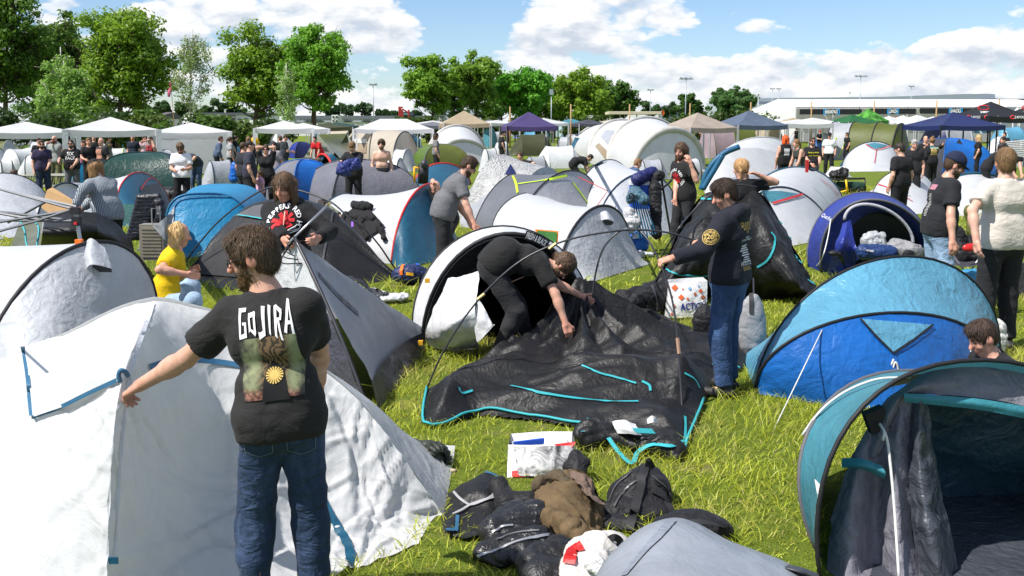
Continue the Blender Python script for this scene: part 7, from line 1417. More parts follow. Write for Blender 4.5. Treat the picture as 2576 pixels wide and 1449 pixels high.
for px, dy in(([(1764, 478), (1776, 440), (1796, 408), (1824, 384), (1860, 369)], 0), ([(1768, 476), (1784, 448), (1802, 418), (1818, 390)], -.5), ([(2028, 460), (2022, 430), (2008, 402)], 0)):MB().tube(spline([P(x, y, 29.5+dy)for x, y in px], 5), .085, 8).build('tube', BLT, t, True)
ribbon('grey_skirt', R['front'], [(1800, 462), (1870, 455), (1950, 448)], .35, LGR, t, 6, .03)
A=dict(a=arc((1072, 408), (1222, 402), (1150, 317)), b=arc((1100, 416), (1236, 410), (1162, 353)));A['r']=back_arc(A, 'a', .3, 3);A['l']=ends(A, 'b', .2, -.4)
t, R=tent('white inflatable tent with double arches behind the green dome', A, [('rear', 'r', 'a', AIRW), ('body', 'a', 'b', AIRW, dict(sag=.0)), ('front', 'b', 'l', AIRW)], [('a', AIRT, .12), ('b', AIRT, .12)], name='inflatable_tent')
A=dict(z=arc((806, 372), (828, 360), (812, 326)), a=arc((866, 392), (902, 374), (890, 313)), b=arc((930, 410), (975, 388), (952, 312)), c=arc((990, 424), (1052, 398), (1018, 331)));A['l']=ends(A, 'c', .5, -.3)
t, R=tent('long beige tunnel tent with black hoops in front of the big white gazebo', A, [('body', 'z', 'a', BEI, LO), ('body', 'a', 'b', BEI, LO), ('body', 'b', 'c', BEI, LO), ('front', 'c', 'l', BEI)], [('a', TRIM, .05), ('b', TRIM, .05), ('c', TRIM, .04)], name='tunnel_tent')
patch('window', R['body'], [(888, 350), (925, 350), (925, 360), (888, 362)], fabric((.7, .68, .62), .3, 0, .6, 9), t, 5, .04);patch('lower_panel', R['body'], [(888, 362), (924, 362), (922, 385), (890, 385)], TAN, t, 5, .04)
rA, rB=P(800, 338, 45), P(873, 336, 43);t=thing('ridge_tent', 'white ridge tent with olive green end behind the red T-shirt man', 'tent', (P(815, 390, 44).x, 44, 0));l0, l1, r0_, r1_=G(764, 398), G(830, 402), G(840, 388), G(884, 392)
for nm, q, mt in(('side', [rA, rB, l1, l0], WHT), ('side', [rB, rA, rA*1+Vector((1, 2.5, -rA.z)), r1_+Vector((0, 3, 0))], WHT), ('end', [rB, l1, l1.lerp(r1_, .5), r1_], OLD)):
 sheet(nm, [[q[0], q[0].lerp(q[1], .5), q[1]], [q[0].lerp(q[3], .5), (q[0]+q[1]+q[2]+q[3])/4+Vector((0, 0, -.05)), q[1].lerp(q[2], .5)], [q[3], q[3].lerp(q[2], .5), q[2]]], mt, t, 4, 4, .01, 2)
A=dict(a=arc((1876, 560), (2122, 512), (1992, 421)), b=arc((1896, 606), (2092, 572), (1952, 471)));A['r']=back_arc(A, 'a', .2, 1.2);A['l']=gline((1950, 628), (2080, 600))
t, R=tent('white pop up tent with petrol vent and red piping left of the dark blue tent', A, [('rear', 'r', 'a', WHT), ('body', 'a', 'b', WHT, dict(sag=.03, ns=12)), ('front', 'b', 'l', WHT, dict(sag=-.03, ns=12))], [('a', PET, .03), ('b', BTRIM, .025)])
patch('vent', R['front'], [(1910, 482), (1962, 482), (2016, 490), (1940, 512)], TEAL, t, 6, .02);ribbon('piping', R['front'], [(1942, 514), (1980, 502), (2018, 490)], .05, REDT, t, 6, .03);ribbon('piping', R['body']+R['rear'], [(2060, 450), (2085, 468), (2108, 492)], .05, REDT, t, 6, .03)
A=dict(a=arc((2190, 520), (2362, 512), (2275, 426)));A['r']=back_arc(A, 'a', .1, 1.3);A['l']=gline((2200, 540), (2350, 535), bulge=.2, toward=(0, -1, 0))
t, R=tent('white pop up tent with printed word beside the wagon at right', A, [('rear', 'r', 'a', WHT), ('front', 'a', 'l', WHT, dict(sag=-.06, ns=12))], [('a', TRIM, .02)])
letter('Quechua', R['front'], (2254, 490), (2290, 494), 7, TRIM, t, 0, lift=.02);ribbon('logo', R['front'], [(2266, 484), (2272, 478), (2275, 484), (2280, 479), (2284, 485)], .02, TRIM, t, 3, .02);ribbon('piping', R['front'], [(2210, 464), (2250, 480), (2295, 508)], .03, REDT, t, 5, .02)
A=dict(a=arc((2372, 520), (2600, 510), (2450, 437)));A['r']=back_arc(A, 'a', .1, 1.3);A['l']=gline((2380, 545), (2590, 540))
t, R=tent('white tent with petrol crown behind the capped man at right', A, [('rear', 'r', 'a', PET), ('front', 'a', 'l', WHT, dict(sag=-.04))], [('a', PET, .05)])
t, R=pop('olive green tunnel tent with lime straps at right', 2194, 404, 250, 306, [OLV, OLV, OLV, LGW, OLV], OLV, 142, .55, hoops=4, name='tunnel_tent', tr_r=.045)
for px in([(2104, 345), (2092, 380), (2080, 402)], [(2128, 350), (2118, 380), (2106, 404)]):ribbon('strap', R['front']+R['body'], px, .06, LIMET, t, 5, .05)
A=dict(a=arc((2118, 424), (2268, 422), (2200, 357)));A['r']=back_arc(A, 'a', .1, 1.4);A['l']=gline((2122, 432), (2262, 430), bulge=.15, toward=(0, -1, 0))
t, R=tent('white pop up tent with petrol top and red seams in front of the olive tunnel', A, [('rear', 'r', 'a', PET), ('front', 'a', 'l', WHT, dict(sag=-.06, ns=12))], [('a', BTRIM, .04)])
patch('vent', R['front'], [(2178, 364), (2200, 360), (2232, 366), (2204, 378)], TEAL, t, 5, .03);ribbon('piping', R['front'], [(2178, 365), (2204, 378), (2240, 368)], .05, REDT, t, 5, .05);ribbon('piping', R['front'], [(2204, 378), (2202, 395), (2199, 412)], .03, REDT, t, 5, .05)
pop('grey white arched tent with dark doorway below the navy canopy', 2395, 384, 185, 303, [LGW, LGW, LGR], NAVY, 195, .6, hoops=2, trim=LGR, tr_r=.07)
pop('mauve and olive tent with black window left of the blue tube tent', 1840, 398, 190, 314, [MAU, MAU, OLV], OLV, 12, .6, hoops=3, trim=OLV)
pop('tan tent half hidden behind the mauve tent', 1935, 365, 110, 312, TAN, TAN, 25, .6);pop('olive yellow pop tent under the beige canopy', 1750, 352, 40, 320, OLV, OLV, 60, .8)
dome('mint green shelter with grey mesh window near the marquee', 2062, 345, 92, 297, [MINT, MINT, MINT, MINT], 12, boxy=.45, door=GRY);dome('mint green dome right of the purple canopy', 1442, 345, 80, 303, [MINT, MINT, MINT, LGR], 15, boxy=.7)
pop('crumpled white tent being folded by two men', 1408, 424, 150, 366, WHN, WHN, 8, .6, trim=WHT);pop('white small tent left of the capped man in black', 1232, 432, 70, 372, WHT, PET, 30, .7)
pop('grey white low tent right of the silver one', 1350, 440, 90, 392, LGW, LGR, 20, .6);pop('petrol tent behind the crumpled white one', 1460, 378, 60, 345, PET, PET, 15, .5);pop('lime green tent beside the crumpled white one', 1440, 370, 35, 342, GRN, GRN, 50, .8)
pop('white tent with red piping left of the shirtless man', 1012, 432, 90, 374, WHT, LGW, -30, .7, trim=LGR);pop('bright blue low tarp tent by the olive tunnel', 2075, 392, 55, 357, BLU, BLU, 10, .6)
pop('white low tent behind the yellow script man', 2085, 372, 60, 334, WHT, LGW, 20, .6);pop('sky blue tent at the far right edge', 2545, 372, 120, 318, SKY_, SKY_, 15, .6);pop('blue and white tent below the black canopies', 2480, 355, 80, 312, SKY_, PET, 25, .6);pop('white sheet spread in front of the olive tunnel', 2112, 447, 70, 424, WHN, WHN, 5, .6, trim=WHT)
pop('white pop up tent with petrol mouth beside the purple T-shirt man', 92, 446, 125, 389, WHT, WHG, 5, .5);pop('white round tent at the left edge behind the sitting man', 10, 452, 70, 404, WHT, LGR, 30, .8);dome('light green dome tent at the far left edge', 15, 398, 80, 365, [GRN, GRN, DGR, GRN], 20);dome('olive green dome under the leftmost gazebo', 66, 400, 62, 365, [GRN, OLV, GRN, OLV], 30)
pop('white pop tent in front of the third gazebo', 470, 385, 110, 328, WHT, WHG, 30, .7);pop('white pop tent with grey hoop right of the third gazebo', 570, 376, 105, 327, WHT, WHT, -10, .6, trim=LGR);pop('petrol and red tent behind the dry bag men', 585, 402, 70, 368, [WHT, PET], REDF, 30, .7)
pop('white family tent with dark windows below the fourth gazebo', 700, 395, 140, 328, WHT, WHT, 10, .6, hoops=1, name='family_tent');pop('white small tent behind the woman with raised arms', 690, 430, 60, 388, WHT, LGW, 40, .7)
dome('blue dome tent under the open gazebo', 300, 372, 60, 334, [SKY_, BLU, SKY_, BLU], 30);dome('white and blue dome under the open gazebo left', 190, 376, 70, 345, [WHT, BLU, LGR, WHT], 30);pop('white tent with green edge behind the pointing man', 290, 400, 90, 372, WHT, WHT, 10, .5, trim=LIMET);pop('grey tent behind the plaid shirt man', 405, 398, 60, 372, TEAL, GRY, 20, .6)
pop('petrol dome in the shade of the big white gazebo', 1045, 372, 45, 345, PET, TEAL, 30, .8);pop('grey arched tent with lime rim right of the double arch tent', 1225, 345, 75, 314, GRY, GRY, 10, .6, trim=LIMET);pop('white and petrol tent right of the double arch tent', 1232, 372, 50, 322, TEAL, LGW, 50, .8)
pop('blue lilac tent under the purple canopy', 1320, 348, 70, 322, fabric((.15, .2, .4), .5, .2), LGW, 20, .6);pop('pale cyan tent right of the purple canopy', 1375, 348, 55, 319, SKY_, LGW, 15, .6)
pop('white pop up tent with dark hoop behind the suitcase', 455, 505, 90, 462, WHT, LGR, 25, .6);pop('pale grey tent between the dry bag men and the blue dome', 640, 505, 70, 462, LGW, GRY, -20, .6)
pop('grey low tent left of the olive crouching man', 700, 470, 90, 425, GRY, LGR, 30, .6);pop('white tent behind the large grey dome', 985, 450, 110, 398, WHT, LGW, -15, .6);pop('white tent left of the big inflatable tent', 1500, 400, 80, 352, WHT, WHT, 20, .6, trim=LGR)
pop('grey tent in front of the big inflatable tent', 1640, 452, 110, 400, LGR, LGR, 10, .6);pop('white pop tent behind the long haired man with star print', 1740, 452, 90, 398, WHT, WHG, 30, .6);pop('white tent right of the yellow script man', 2160, 396, 70, 350, WHT, LGW, 20, .6)
pop('white tent with grey hoop at the right behind the bending men', 2545, 420, 110, 372, WHT, LGW, 15, .6);pop('light blue tent behind the grey haired man', 2330, 410, 70, 372, SKY_, SKY_, 30, .7);pop('petrol tent right of the mauve tent', 1965, 402, 70, 360, PET, TEAL, 20, .6);pop('white tent below the blue grey canopy', 1885, 352, 90, 318, WHT, LGW, 20, .6)
pop('tan tent below the beige brown canopy', 1790, 345, 80, 314, TAN, TAN, 10, .6);pop('white tent left of the olive bivvy', 1262, 400, 60, 356, WHT, LGW, 30, .6);pop('white tent between the two gazebos at left', 620, 372, 80, 335, WHT, WHG, 10, .6);pop('white dome behind the plaid shirt man', 350, 386, 80, 348, WHT, LGW, 20, .6);pop('white tent right of the leftmost gazebo leg', 140, 392, 70, 356, WHT, LGW, 20, .6)
rg=np.random.default_rng(5);pal=[WHT, LGW, PET, SKY_, GRN, GRY, MINT, WHT, TAN, NAVY, LGR, OLV]
pn=['white', 'pale grey', 'petrol', 'sky blue', 'green', 'grey', 'mint', 'white', 'tan', 'navy', 'light grey', 'olive'];seen=set()
lm=[(650, 'the yellowish oak'), (715, 'the slim birch'), (790, 'the round tree'), (890, 'the beige tunnel'), (940, 'the tall lamp mast'), (1015, 'the red steel frame'), (1082, 'the leftmost middle tree'), (1168, 'the beige pointed canopy'), (1260, 'the capped man in black'), (1330, 'the purple canopy'), (1387, 'the short lamp mast'), (1442, 'the mint dome'), (1530, 'the low dark tree'), (1600, 'the shelter roof'), (1666, 'the orange flag'), (1750, 'the beige brown canopy'), (1838, 'the dark bushy tree'), (1880, 'the blue grey canopy'), (1960, 'the marquee gable'), (2062, 'the mint shelter'), (2092, 'the breakfast sign'), (2170, 'the lime canopy'), (2246, 'the lunch sign'), (2330, 'the bald man'), (2404, 'the snacks sign'), (2480, 'the black canopies'), (2540, 'the right edge')]
for i in range(34):
 x=rg.uniform(640, 2560);by=rg.uniform(331, 345);near=min(lm, key=lambda q:abs(q[0]-x));lb='tiny far %s tent just %s %s'%(pn[i%12], 'left of' if x<near[0]else 'right of', near[1])
 for extra in('', ', lower one', ', higher one', ', half hidden'):
  if lb+extra not in seen:lb+=extra;seen.add(lb);break
 pop(lb, x, by, rg.uniform(34, 60), by-rg.uniform(16, 24), pal[i%12], pal[(i*5+3)%12], rg.uniform(-50, 50), .7, group='far tents below the horizon', name='far_tent', hoops=1, tr_r=.03)
LEGM=plain((.55, .55, .56), .4, .5, name='canopy_leg')
def gazebo(label, cx, Y, w_, d_, yaw, peak, eave, mat, legs=True, val=.24, ridge_=0.0, legmat=None, walls=(), name='gazebo', sagk=.10, leg_w=.03):
 ya=math.radians(yaw);b=Vector(((cx-CX)/FPX*Y, Y, 0));zp=P(cx, peak, Y).z;ze=min(P(cx, eave, Y).z, zp-.25)
 def pt(x, y, z):return np.array([b.x+x*math.cos(ya)-y*math.sin(ya), b.y+x*math.sin(ya)+y*math.cos(ya), z])
 t=thing(name, label, 'canopy', tuple(b), 'canopies over the camp');cs=[(-1, -1), (1, -1), (1, 1), (-1, 1)]
 for k in range(4):
  c0, c1=cs[k], cs[(k+1)%4];n=9;S=np.zeros((n, n, 3))
  for i in range(n):
   for j in range(n):
    u_, v_=i/(n-1), j/(n-1);ex=(c0[0]*(1-v_)+c1[0]*v_)*w_/2;ey=(c0[1]*(1-v_)+c1[1]*v_)*d_/2;ap=(np.clip(ex, -ridge_, ridge_)if ridge_ else 0, 0)
    q=(1-u_);zz=zp+(ze-zp)*(1-q**1.12)-sagk*math.sin(math.pi*v_)*u_*(1-u_)*1.2-.06*math.sin(math.pi*v_)*u_**4;S[i, j]=pt(ap[0]*q+ex*u_, ap[1]*q+ey*u_, zz)
  mk('roof_panel', S.reshape(-1, 3), grid_faces(n, n), mat, t, True)
  E=S[-1];D_=np.stack([E, E-[0, 0, val*.55], E-[0, 0, val]], 0);D_[1:]+=.012*vnoise(D_[1:]*1.0, 4, k)[..., None];mk('valance', D_.reshape(-1, 3), grid_faces(3, n), mat, t, True)
  if legs:p_=E[0];MB().obox((p_[0], p_[1], ze/2), (leg_w*math.cos(ya), leg_w*math.sin(ya), 0), (-leg_w*math.sin(ya), leg_w*math.cos(ya), 0), (0, 0, ze/2)).build('leg', legmat or LEGM, t)
  if k in walls:
   Wl=np.stack([E-[0, 0, .1], E*[1, 1, 0]+[0, 0, ze*.5], E*[1, 1, 0]+[0, 0, .05]], 0);Wl+=.03*vnoise(Wl, 2, k)[..., None];mk('side_wall', Wl.reshape(-1, 3), grid_faces(3, n), mat, t, True)
 return t
GW=fabric((0.66, 0.66, 0.67), .5, .3, .12, 3.0, .5, .3, .02);WLEG=fabric((.75, .75, .76), .6, .1, .2, 4)
gazebo('leftmost white gazebo behind the group of men', 72, 43, 3.9, 3.0, 28, 306, 331, GW, legmat=WLEG, leg_w=.09)
gazebo('open white gazebo with wide fabric legs over the group of men', 284, 37, 3.1, 3.0, 24, 294, 325, GW, legmat=WLEG, leg_w=.10, val=.22)
gazebo('white gazebo with side walls right of the open one', 486, 44, 3.3, 3.0, 15, 308, 331, GW, walls=(0, 1), legmat=WLEG, leg_w=.06)
gazebo('small white gazebo behind the leaflet reader', 718, 52, 2.9, 2.9, 12, 303, 322, GW, legmat=WLEG, leg_w=.06);gazebo('white gazebo tucked right of the small one', 765, 58, 2.6, 2.6, 20, 309, 323, GW, legmat=WLEG, leg_w=.05)
gazebo('wide white party gazebo with flat ridge behind the beige tunnel', 992, 60, 4.6, 3.6, 6, 299, 324, GW, ridge_=.8, legmat=WLEG, leg_w=.06)
gazebo('beige pointed canopy in front of the middle trees', 1168, 64, 2.9, 2.9, 10, 278, 310, TAN);gazebo('purple canopy in the middle distance', 1330, 58, 2.9, 2.9, 8, 281, 317, PUR, legmat=TRIM)
gazebo('beige brown canopy right of the big inflatable tent', 1752, 52, 2.9, 2.9, 25, 283, 320, fabric((.36, .30, .25), .55, .2, .15, 4));gazebo('blue grey canopy right of the beige brown one', 1880, 58, 3.3, 3.0, 20, 278, 314, fabric((.10, .13, .19), .55, .2, .15, 4))
gazebo('dark green canopy below the breakfast sign', 2138, 66, 2.6, 2.6, 20, 288, 307, fabric((.015, .12, .03), .5, .2, .12, 4));gazebo('bright lime patterned canopy behind the dark green one', 2178, 72, 2.0, 2.0, 30, 272, 303, fabric((.10, .36, .05), .5, .25, .2, 8, .8, .3, .3))
gazebo('navy blue canopy in front of the snacks sign', 2390, 54, 3.9, 3.2, 14, 282, 315, NAVY, legmat=TRIM)
g24=gazebo('black pointed canopy with red and white logo print left of the other', 2482, 56, 2.9, 2.9, 18, 255, 292, fabric((.012, .012, .013), .5, .05, .1, 4), legmat=TRIM, val=.32);g25=gazebo('black pointed canopy with red and white logo print cut by the right edge', 2600, 57, 2.9, 2.9, 12, 256, 293, fabric((.012, .012, .013), .5, .05, .1, 4), legmat=TRIM, val=.32)
RL=plain((.55, .03, .03), .6, name='logo_red', var=.05)
for gz, xs in((g24, (2446, 2491)), (g25, (2556, ))):
 for xq in xs:
  pc=P(xq+8, 295, 54.4);V, F=text_vf('24MX', 1.0, .02);sx=24/FPX*54/2.4;mk('lettering', [(pc.x+v[0]*sx, 54.4-.0, pc.z+v[1]*sx*.9)for v in V], F, PRW, gz, False)
  pr_=P(xq-9, 295, 54.4);m=MB();m.tube([(pr_.x+.11*math.cos(a), 54.4, pr_.z+.09*math.sin(a))for a in np.linspace(.5, 5.8, 12)], .03, 4);m.build('emblem', RL, gz)
 pr_=P(xs[0]+28, 271, 55.2);m=MB();m.tube([(pr_.x+.3*math.cos(a), 55.2+.1*math.sin(a), pr_.z+.13*math.sin(a))for a in np.linspace(.4, 5.9, 14)], .032, 4);m.build('emblem', RL, gz);pc=P(xs[0]+30, 282, 54.9);V, F=text_vf('24MX', 1.0, .02);mk('lettering', [(pc.x+v[0]*.2, 54.85+v[1]*.1, pc.z+v[1]*.15)for v in V], F, PRW, gz, False)
wl=[(2005, 300, 60, 'left of the breakfast sign'), (2040, 296, 66, 'below the breakfast sign, left'), (2230, 292, 78, 'left below the lunch sign'), (2265, 290, 84, 'second from left below the lunch sign'), (2300, 289, 76, 'centre below the lunch sign'), (2340, 293, 88, 'between the lunch and snacks signs'), (1368, 297, 85, 'right of the purple canopy'), (1540, 300, 95, 'left of the big inflatable tent'), (1590, 296, 110, 'under the shelter roof'), (1960, 297, 100, 'just left of the marquee gable'), (1090, 303, 85, 'between the beige and the wide white ones'), (1250, 302, 90, 'right of the beige pointed one')]
for i, (x, pk_, Y, wh)in enumerate(wl):gazebo('distant white canopy '+wh, x, Y, 2.9, 2.9, 10+13*i%40, pk_, 309, GW if i not in(7, )else BEI)
dl_=[(850, 307, 70, DGN, 'dark green canopy left of the beige tunnel'), (830, 309, 66, OLD, 'olive dark canopy behind the beige tunnel'), (1090, 306, 75, GRY, 'grey canopy left of the beige pointed one'), (1480, 300, 90, DGR, 'black canopy left of the big inflatable tent'), (1640, 292, 100, DGR, 'black canopy below the shelter flag'), (1990, 296, 80, TAN, 'yellow beige canopy left of the breakfast sign'), (2250, 294, 95, REDF, 'pink red canopy near the lunch sign'), (1230, 301, 95, GRY, 'slate canopy right of the beige pointed one'), (1435, 298, 100, TEAL, 'teal canopy behind the mint dome'), (2025, 300, 90, NAVY, 'navy canopy behind the mint shelter')]
for x, pk_, Y, mt, lb in dl_:gazebo('distant '+lb, x, Y, 2.8, 2.8, 15, pk_, 311, mt)
def soft(name, prims, mat, parent=None, loc=None, vox=.0155, wr=.008, freq=9, seed=1, cut=True, keep=True):
 P_=[]
 for q in prims:
  if q[0]=='c':P_+=[np.array(q[1])-max(q[3], q[4]), np.array(q[1])+max(q[3], q[4]), np.array(q[2])-max(q[3], q[4]), np.array(q[2])+max(q[3], q[4])]
  else:P_+=[np.array(q[1])-max(q[2]), np.array(q[1])+max(q[2])]
 P_=np.array(P_);lo=P_.min(0)-.03;hi=P_.max(0)+.03;lo[2]=max(lo[2], -.02);K=Field(lo, hi, vox)
 for q in prims:
  if q[0]=='c':K.cap(q[1], q[2], q[3], q[4], q[5]if len(q)>5 else.04)
  else:
   ya=math.radians(q[3]if len(q)>3 else 0);ti=math.radians(q[4]if len(q)>4 else 0);B=np.array([[math.cos(ya), math.sin(ya), 0], [-math.sin(ya), math.cos(ya), 0], [0, 0, 1]])
   if ti:B=np.array([[1, 0, 0], [0, math.cos(ti), math.sin(ti)], [0, -math.sin(ti), math.cos(ti)]])@B
   K.ell(q[1], q[2], B, q[5]if len(q)>5 else.04)
 if cut:K.cutplane((0, 0, .004), (0, 0, -1))
 V, F=K.mesh();N=vnormals(V, F);d=wr*(.8*fbm(V, freq, 3, seed)+1.0*ridge(V, freq*.7, 2, seed+4)-1.3*np.clip(1-3.2*np.abs(vnoise(V*[1, 1, 1.3], freq*1.3, seed+9)), 0, 1)**1.5);V=V+N*d[:, None];V[:, 2]=np.maximum(V[:, 2], .003)
 return mk(name, V, F, mat, parent, True, loc, keep=keep)
def gp(x, y, z=0.0):return np.array(G(x, y, z))
def pp(x, y, Y):return np.array(P(x, y, Y))
BAGK=cloth((.012, .012, .014), bump=.5, scale=12, rough=.6);NYL=fabric((.014, .014, .016), .45, 0, .5, 9, .8, .45, .1);STRP=plain((.02, .02, .022), .7, name='webbing')
def strap(parent, pts, wd=.03, mat=None, nrm=(0, -1, .3), name='strap'):
 q=spline(pts, 6);n_=Vector(nrm).normalized();V=[];F=[]
 for i in range(len(q)):
  t_=Vector(q[min(i+1, len(q)-1)])-Vector(q[max(0, i-1)]);s_=t_.cross(n_).normalized()*wd/2;p_=Vector(q[i]);V+=[p_-s_, p_+s_]
 for i in range(len(q)-1):F.append((2*i, 2*i+1, 2*i+3, 2*i+2))
 return mk(name, V, F, mat or STRP, parent)
t=thing('jacket', 'crumpled olive brown winter jacket on top of the black bags', 'jacket', tuple(gp(1440, 1380)))
JK=plain((.12, .082, .043), .85, spec=.2, bump=.35, scale=40, var=.28, name='jacket_cloth');JL=cloth((.15, .10, .075), bump=.5)
jr=[[(1322, 1262, 5.35), (1362, 1208, 5.5), (1425, 1182, 5.6), (1478, 1196, 5.55), (1510, 1255, 5.45)], [(1330, 1285, 5.2), (1380, 1238, 5.22), (1440, 1226, 5.28), (1490, 1258, 5.3), (1525, 1312, 5.3)], [(1352, 1302, 5.1), (1402, 1278, 5.08), (1455, 1278, 5.12), (1500, 1302, 5.13), (1532, 1345, 5.15)], [(1395, 1350, 5.0), (1425, 1335, 4.96), (1470, 1338, 4.99), (1505, 1345, 5.0), (1530, 1370, 5.05)], [(1420, 1388, 4.95), (1450, 1386, 4.92), (1480, 1376, 4.94), (1505, 1374, 4.97), (1525, 1376, 5.0)]]
j=sheet('shell', [[P(*q)for q in r]for r in jr], JK, t, 12, 12, .014, 4.5, 8, cre=(70, .02, .16, .022));jb=[[P(*q)for q in jr[0]], [Vector((P(*q).x, P(*q).y+.06, .02))for q in jr[0]]];sheet('back', jb, JK, t, 8, 4, .01, 5, 4)
sheet('lining', [[P(*q)+Vector((0, -.03, .025))for q in r]for r in([(1425, 1188, 5.55), (1462, 1196, 5.52), (1490, 1225, 5.45)], [(1450, 1215, 5.35), (1482, 1235, 5.33), (1506, 1270, 5.3)], [(1478, 1250, 5.25), (1500, 1275, 5.24), (1516, 1305, 5.24)])], JL, t, 10, 10, .012, 6, 6, cre=(30, .015, .1, .02))
soft('sleeve', [('c', pp(1385, 1300, 5.02), pp(1440, 1335, 4.92), .05, .055, .03), ('c', pp(1440, 1335, 4.92), pp(1478, 1368, 4.88), .055, .045, .03)], JK, t, vox=.012, wr=.014, freq=9);soft('collar', [('c', pp(1352, 1218, 5.42), pp(1405, 1198, 5.5), .035, .04, .02), ('c', pp(1405, 1198, 5.5), pp(1428, 1222, 5.38), .04, .03, .02)], cloth((.08, .06, .035), bump=.5), t, vox=.012, wr=.008, freq=14)
ribbon('zip', [j], [(1340, 1290), (1370, 1310), (1400, 1340), (1425, 1370)], .010, plain((.2, .15, .06), .5), t, 6, .008)
t=thing('backpack', 'big round black backpack with wide straps right of the brown jacket', 'backpack', tuple(gp(1620, 1340)))
b=soft('bag', [('e', pp(1612, 1258, 5.55), (.195, .14, .18), 10, 10), ('c', pp(1552, 1292, 5.4), pp(1655, 1305, 5.4), .09, .10, .05), ('e', pp(1628, 1215, 5.62), (.12, .10, .10), 0), ('c', pp(1540, 1325, 5.25), pp(1590, 1335, 5.2), .06, .07, .05)], BAGK, t, wr=.009)
ribbon('strap', [b], [(1622, 1172), (1612, 1215), (1598, 1275), (1584, 1330)], .05, STRP, t, 6, .014);ribbon('strap', [b], [(1640, 1228), (1668, 1250), (1686, 1290), (1690, 1320)], .045, STRP, t, 6, .014);strap(t, [pp(1628, 1182, 5.6), pp(1632, 1158, 5.58), pp(1644, 1178, 5.6)], .03)
for px in([(1535, 1262), (1552, 1222), (1590, 1188)], [(1545, 1275), (1570, 1235), (1602, 1210)], [(1640, 1200), (1672, 1225), (1694, 1262)]):ribbon('zip', [b], px, .010, plain((.06, .06, .06), .4), t, 6, .010)
t=thing('leather_jacket', 'black leather jacket with metal zip in front of the brown jacket', 'jacket', tuple(gp(1300, 1430)))
lj=soft('shell', [('c', pp(1250, 1335, 5.0), pp(1350, 1308, 5.1), .09, .10, .05), ('c', pp(1225, 1390, 4.85), pp(1345, 1360, 4.9), .055, .09, .05), ('c', pp(1310, 1398, 4.8), pp(1375, 1405, 4.78), .07, .07, .04), ('c', pp(1205, 1396, 4.82), pp(1260, 1412, 4.76), .025, .05, .03), ('c', pp(1262, 1304, 5.1), pp(1300, 1290, 5.2), .05, .06, .04)], plain((.012, .012, .013), .32, bump=.5, scale=18, spec=.5, name='black_leather'), t, wr=.011, freq=6)
ZP=plain((.5, .5, .5), .35, .8)
ribbon('zip', [lj], [(1202, 1398), (1240, 1390), (1290, 1368), (1345, 1352), (1380, 1345)], .014, ZP, t, 6, .01);ribbon('zip', [lj], [(1240, 1340), (1262, 1326), (1290, 1322)], .010, ZP, t, 5, .01);ribbon('zip', [lj], [(1250, 1358), (1300, 1342), (1355, 1335)], .008, plain((.2, .2, .2), .4, .6), t, 5, .01);ribbon('belt', [lj], [(1376, 1310), (1385, 1350), (1375, 1380)], .04, STRP, t, 5, .012)
t=thing('stuff_sack', 'crinkled black nylon sack below the leather jacket', 'bag', tuple(gp(1370, 1449)));soft('bag', [('c', pp(1352, 1420, 4.62), pp(1405, 1398, 4.72), .09, .09, .05), ('c', pp(1355, 1460, 4.5), pp(1400, 1450, 4.55), .09, .08, .05)], NYL, t, wr=.012, freq=10)
t=thing('rain_cover', 'shiny black tarpaulin bag with blue edge and grey straps left of the pile', 'bag', tuple(gp(1180, 1330)))
rc=sheet('shell', [[pp(1112, 1262, 5.72), pp(1160, 1215, 5.78), pp(1225, 1184, 5.82), pp(1278, 1212, 5.8)], [pp(1108, 1290, 5.58), pp(1165, 1240, 5.5), pp(1230, 1225, 5.52), pp(1295, 1255, 5.55)], [gp(1118, 1335, .05), pp(1170, 1292, 5.36), pp(1235, 1280, 5.36), pp(1295, 1300, 5.35)], [gp(1128, 1345, .02), gp(1180, 1352, .03), gp(1240, 1335, .03), gp(1290, 1325, .02)]], BLK, t, 8, 8, .014, 6, 5)
ribbon('edge_tape', [rc], [(1215, 1188), (1245, 1198), (1268, 1213)], .03, BLUT, t, 5, .01);GST=plain((.3, .3, .31), .7)
for px in([(1145, 1240), (1180, 1272), (1225, 1258), (1245, 1240)], [(1140, 1298), (1190, 1270), (1245, 1252)]):ribbon('strap', [rc], px, .014, GST, t, 6, .015)
ribbon('edge_tape', [rc], [(1100, 1326), (1122, 1336), (1148, 1334)], .025, BLUT, t, 5, .012);ribbon('edge_tape', [rc], [(1150, 1300), (1148, 1320), (1146, 1340)], .02, BLUT, t, 5, .012)
t=thing('neck_pillow', 'black curved neck pillow between the shiny bag and the brown jacket', 'pillow', tuple(gp(1290, 1300)));soft('cushion', [('c', pp(1256, 1232, 5.5), pp(1275, 1268, 5.4), .05, .055, .04), ('c', pp(1275, 1268, 5.4), pp(1335, 1262, 5.4), .06, .065, .04), ('c', pp(1248, 1220, 5.52), pp(1262, 1213, 5.52), .04, .035, .03)], BAGK, t, wr=.004)
t=thing('neck_pillow', 'black padded cushion standing at the right end of the photo print bag', 'pillow', tuple(gp(1455, 1215)));soft('cushion', [('c', pp(1448, 1150, 6.0), pp(1455, 1190, 5.9), .05, .05, .03), ('c', pp(1430, 1175, 5.95), pp(1470, 1165, 5.95), .04, .04, .03)], BAGK, t, wr=.004)
t=thing('tote_bag', 'shopping bag with black and white photo print and red corner', 'bag', tuple(gp(1365, 1222)));Yb=6.10
a, b_, c, d=pp(1278, 1118, Yb+.06), pp(1446, 1112, Yb+.06), pp(1440, 1222, Yb-.1), pp(1275, 1222, Yb-.1)
def lerp2(a, b, c, d, u_, v_):return(a*(1-u_)+b*u_)*(1-v_)+(d*(1-u_)+c*u_)*v_
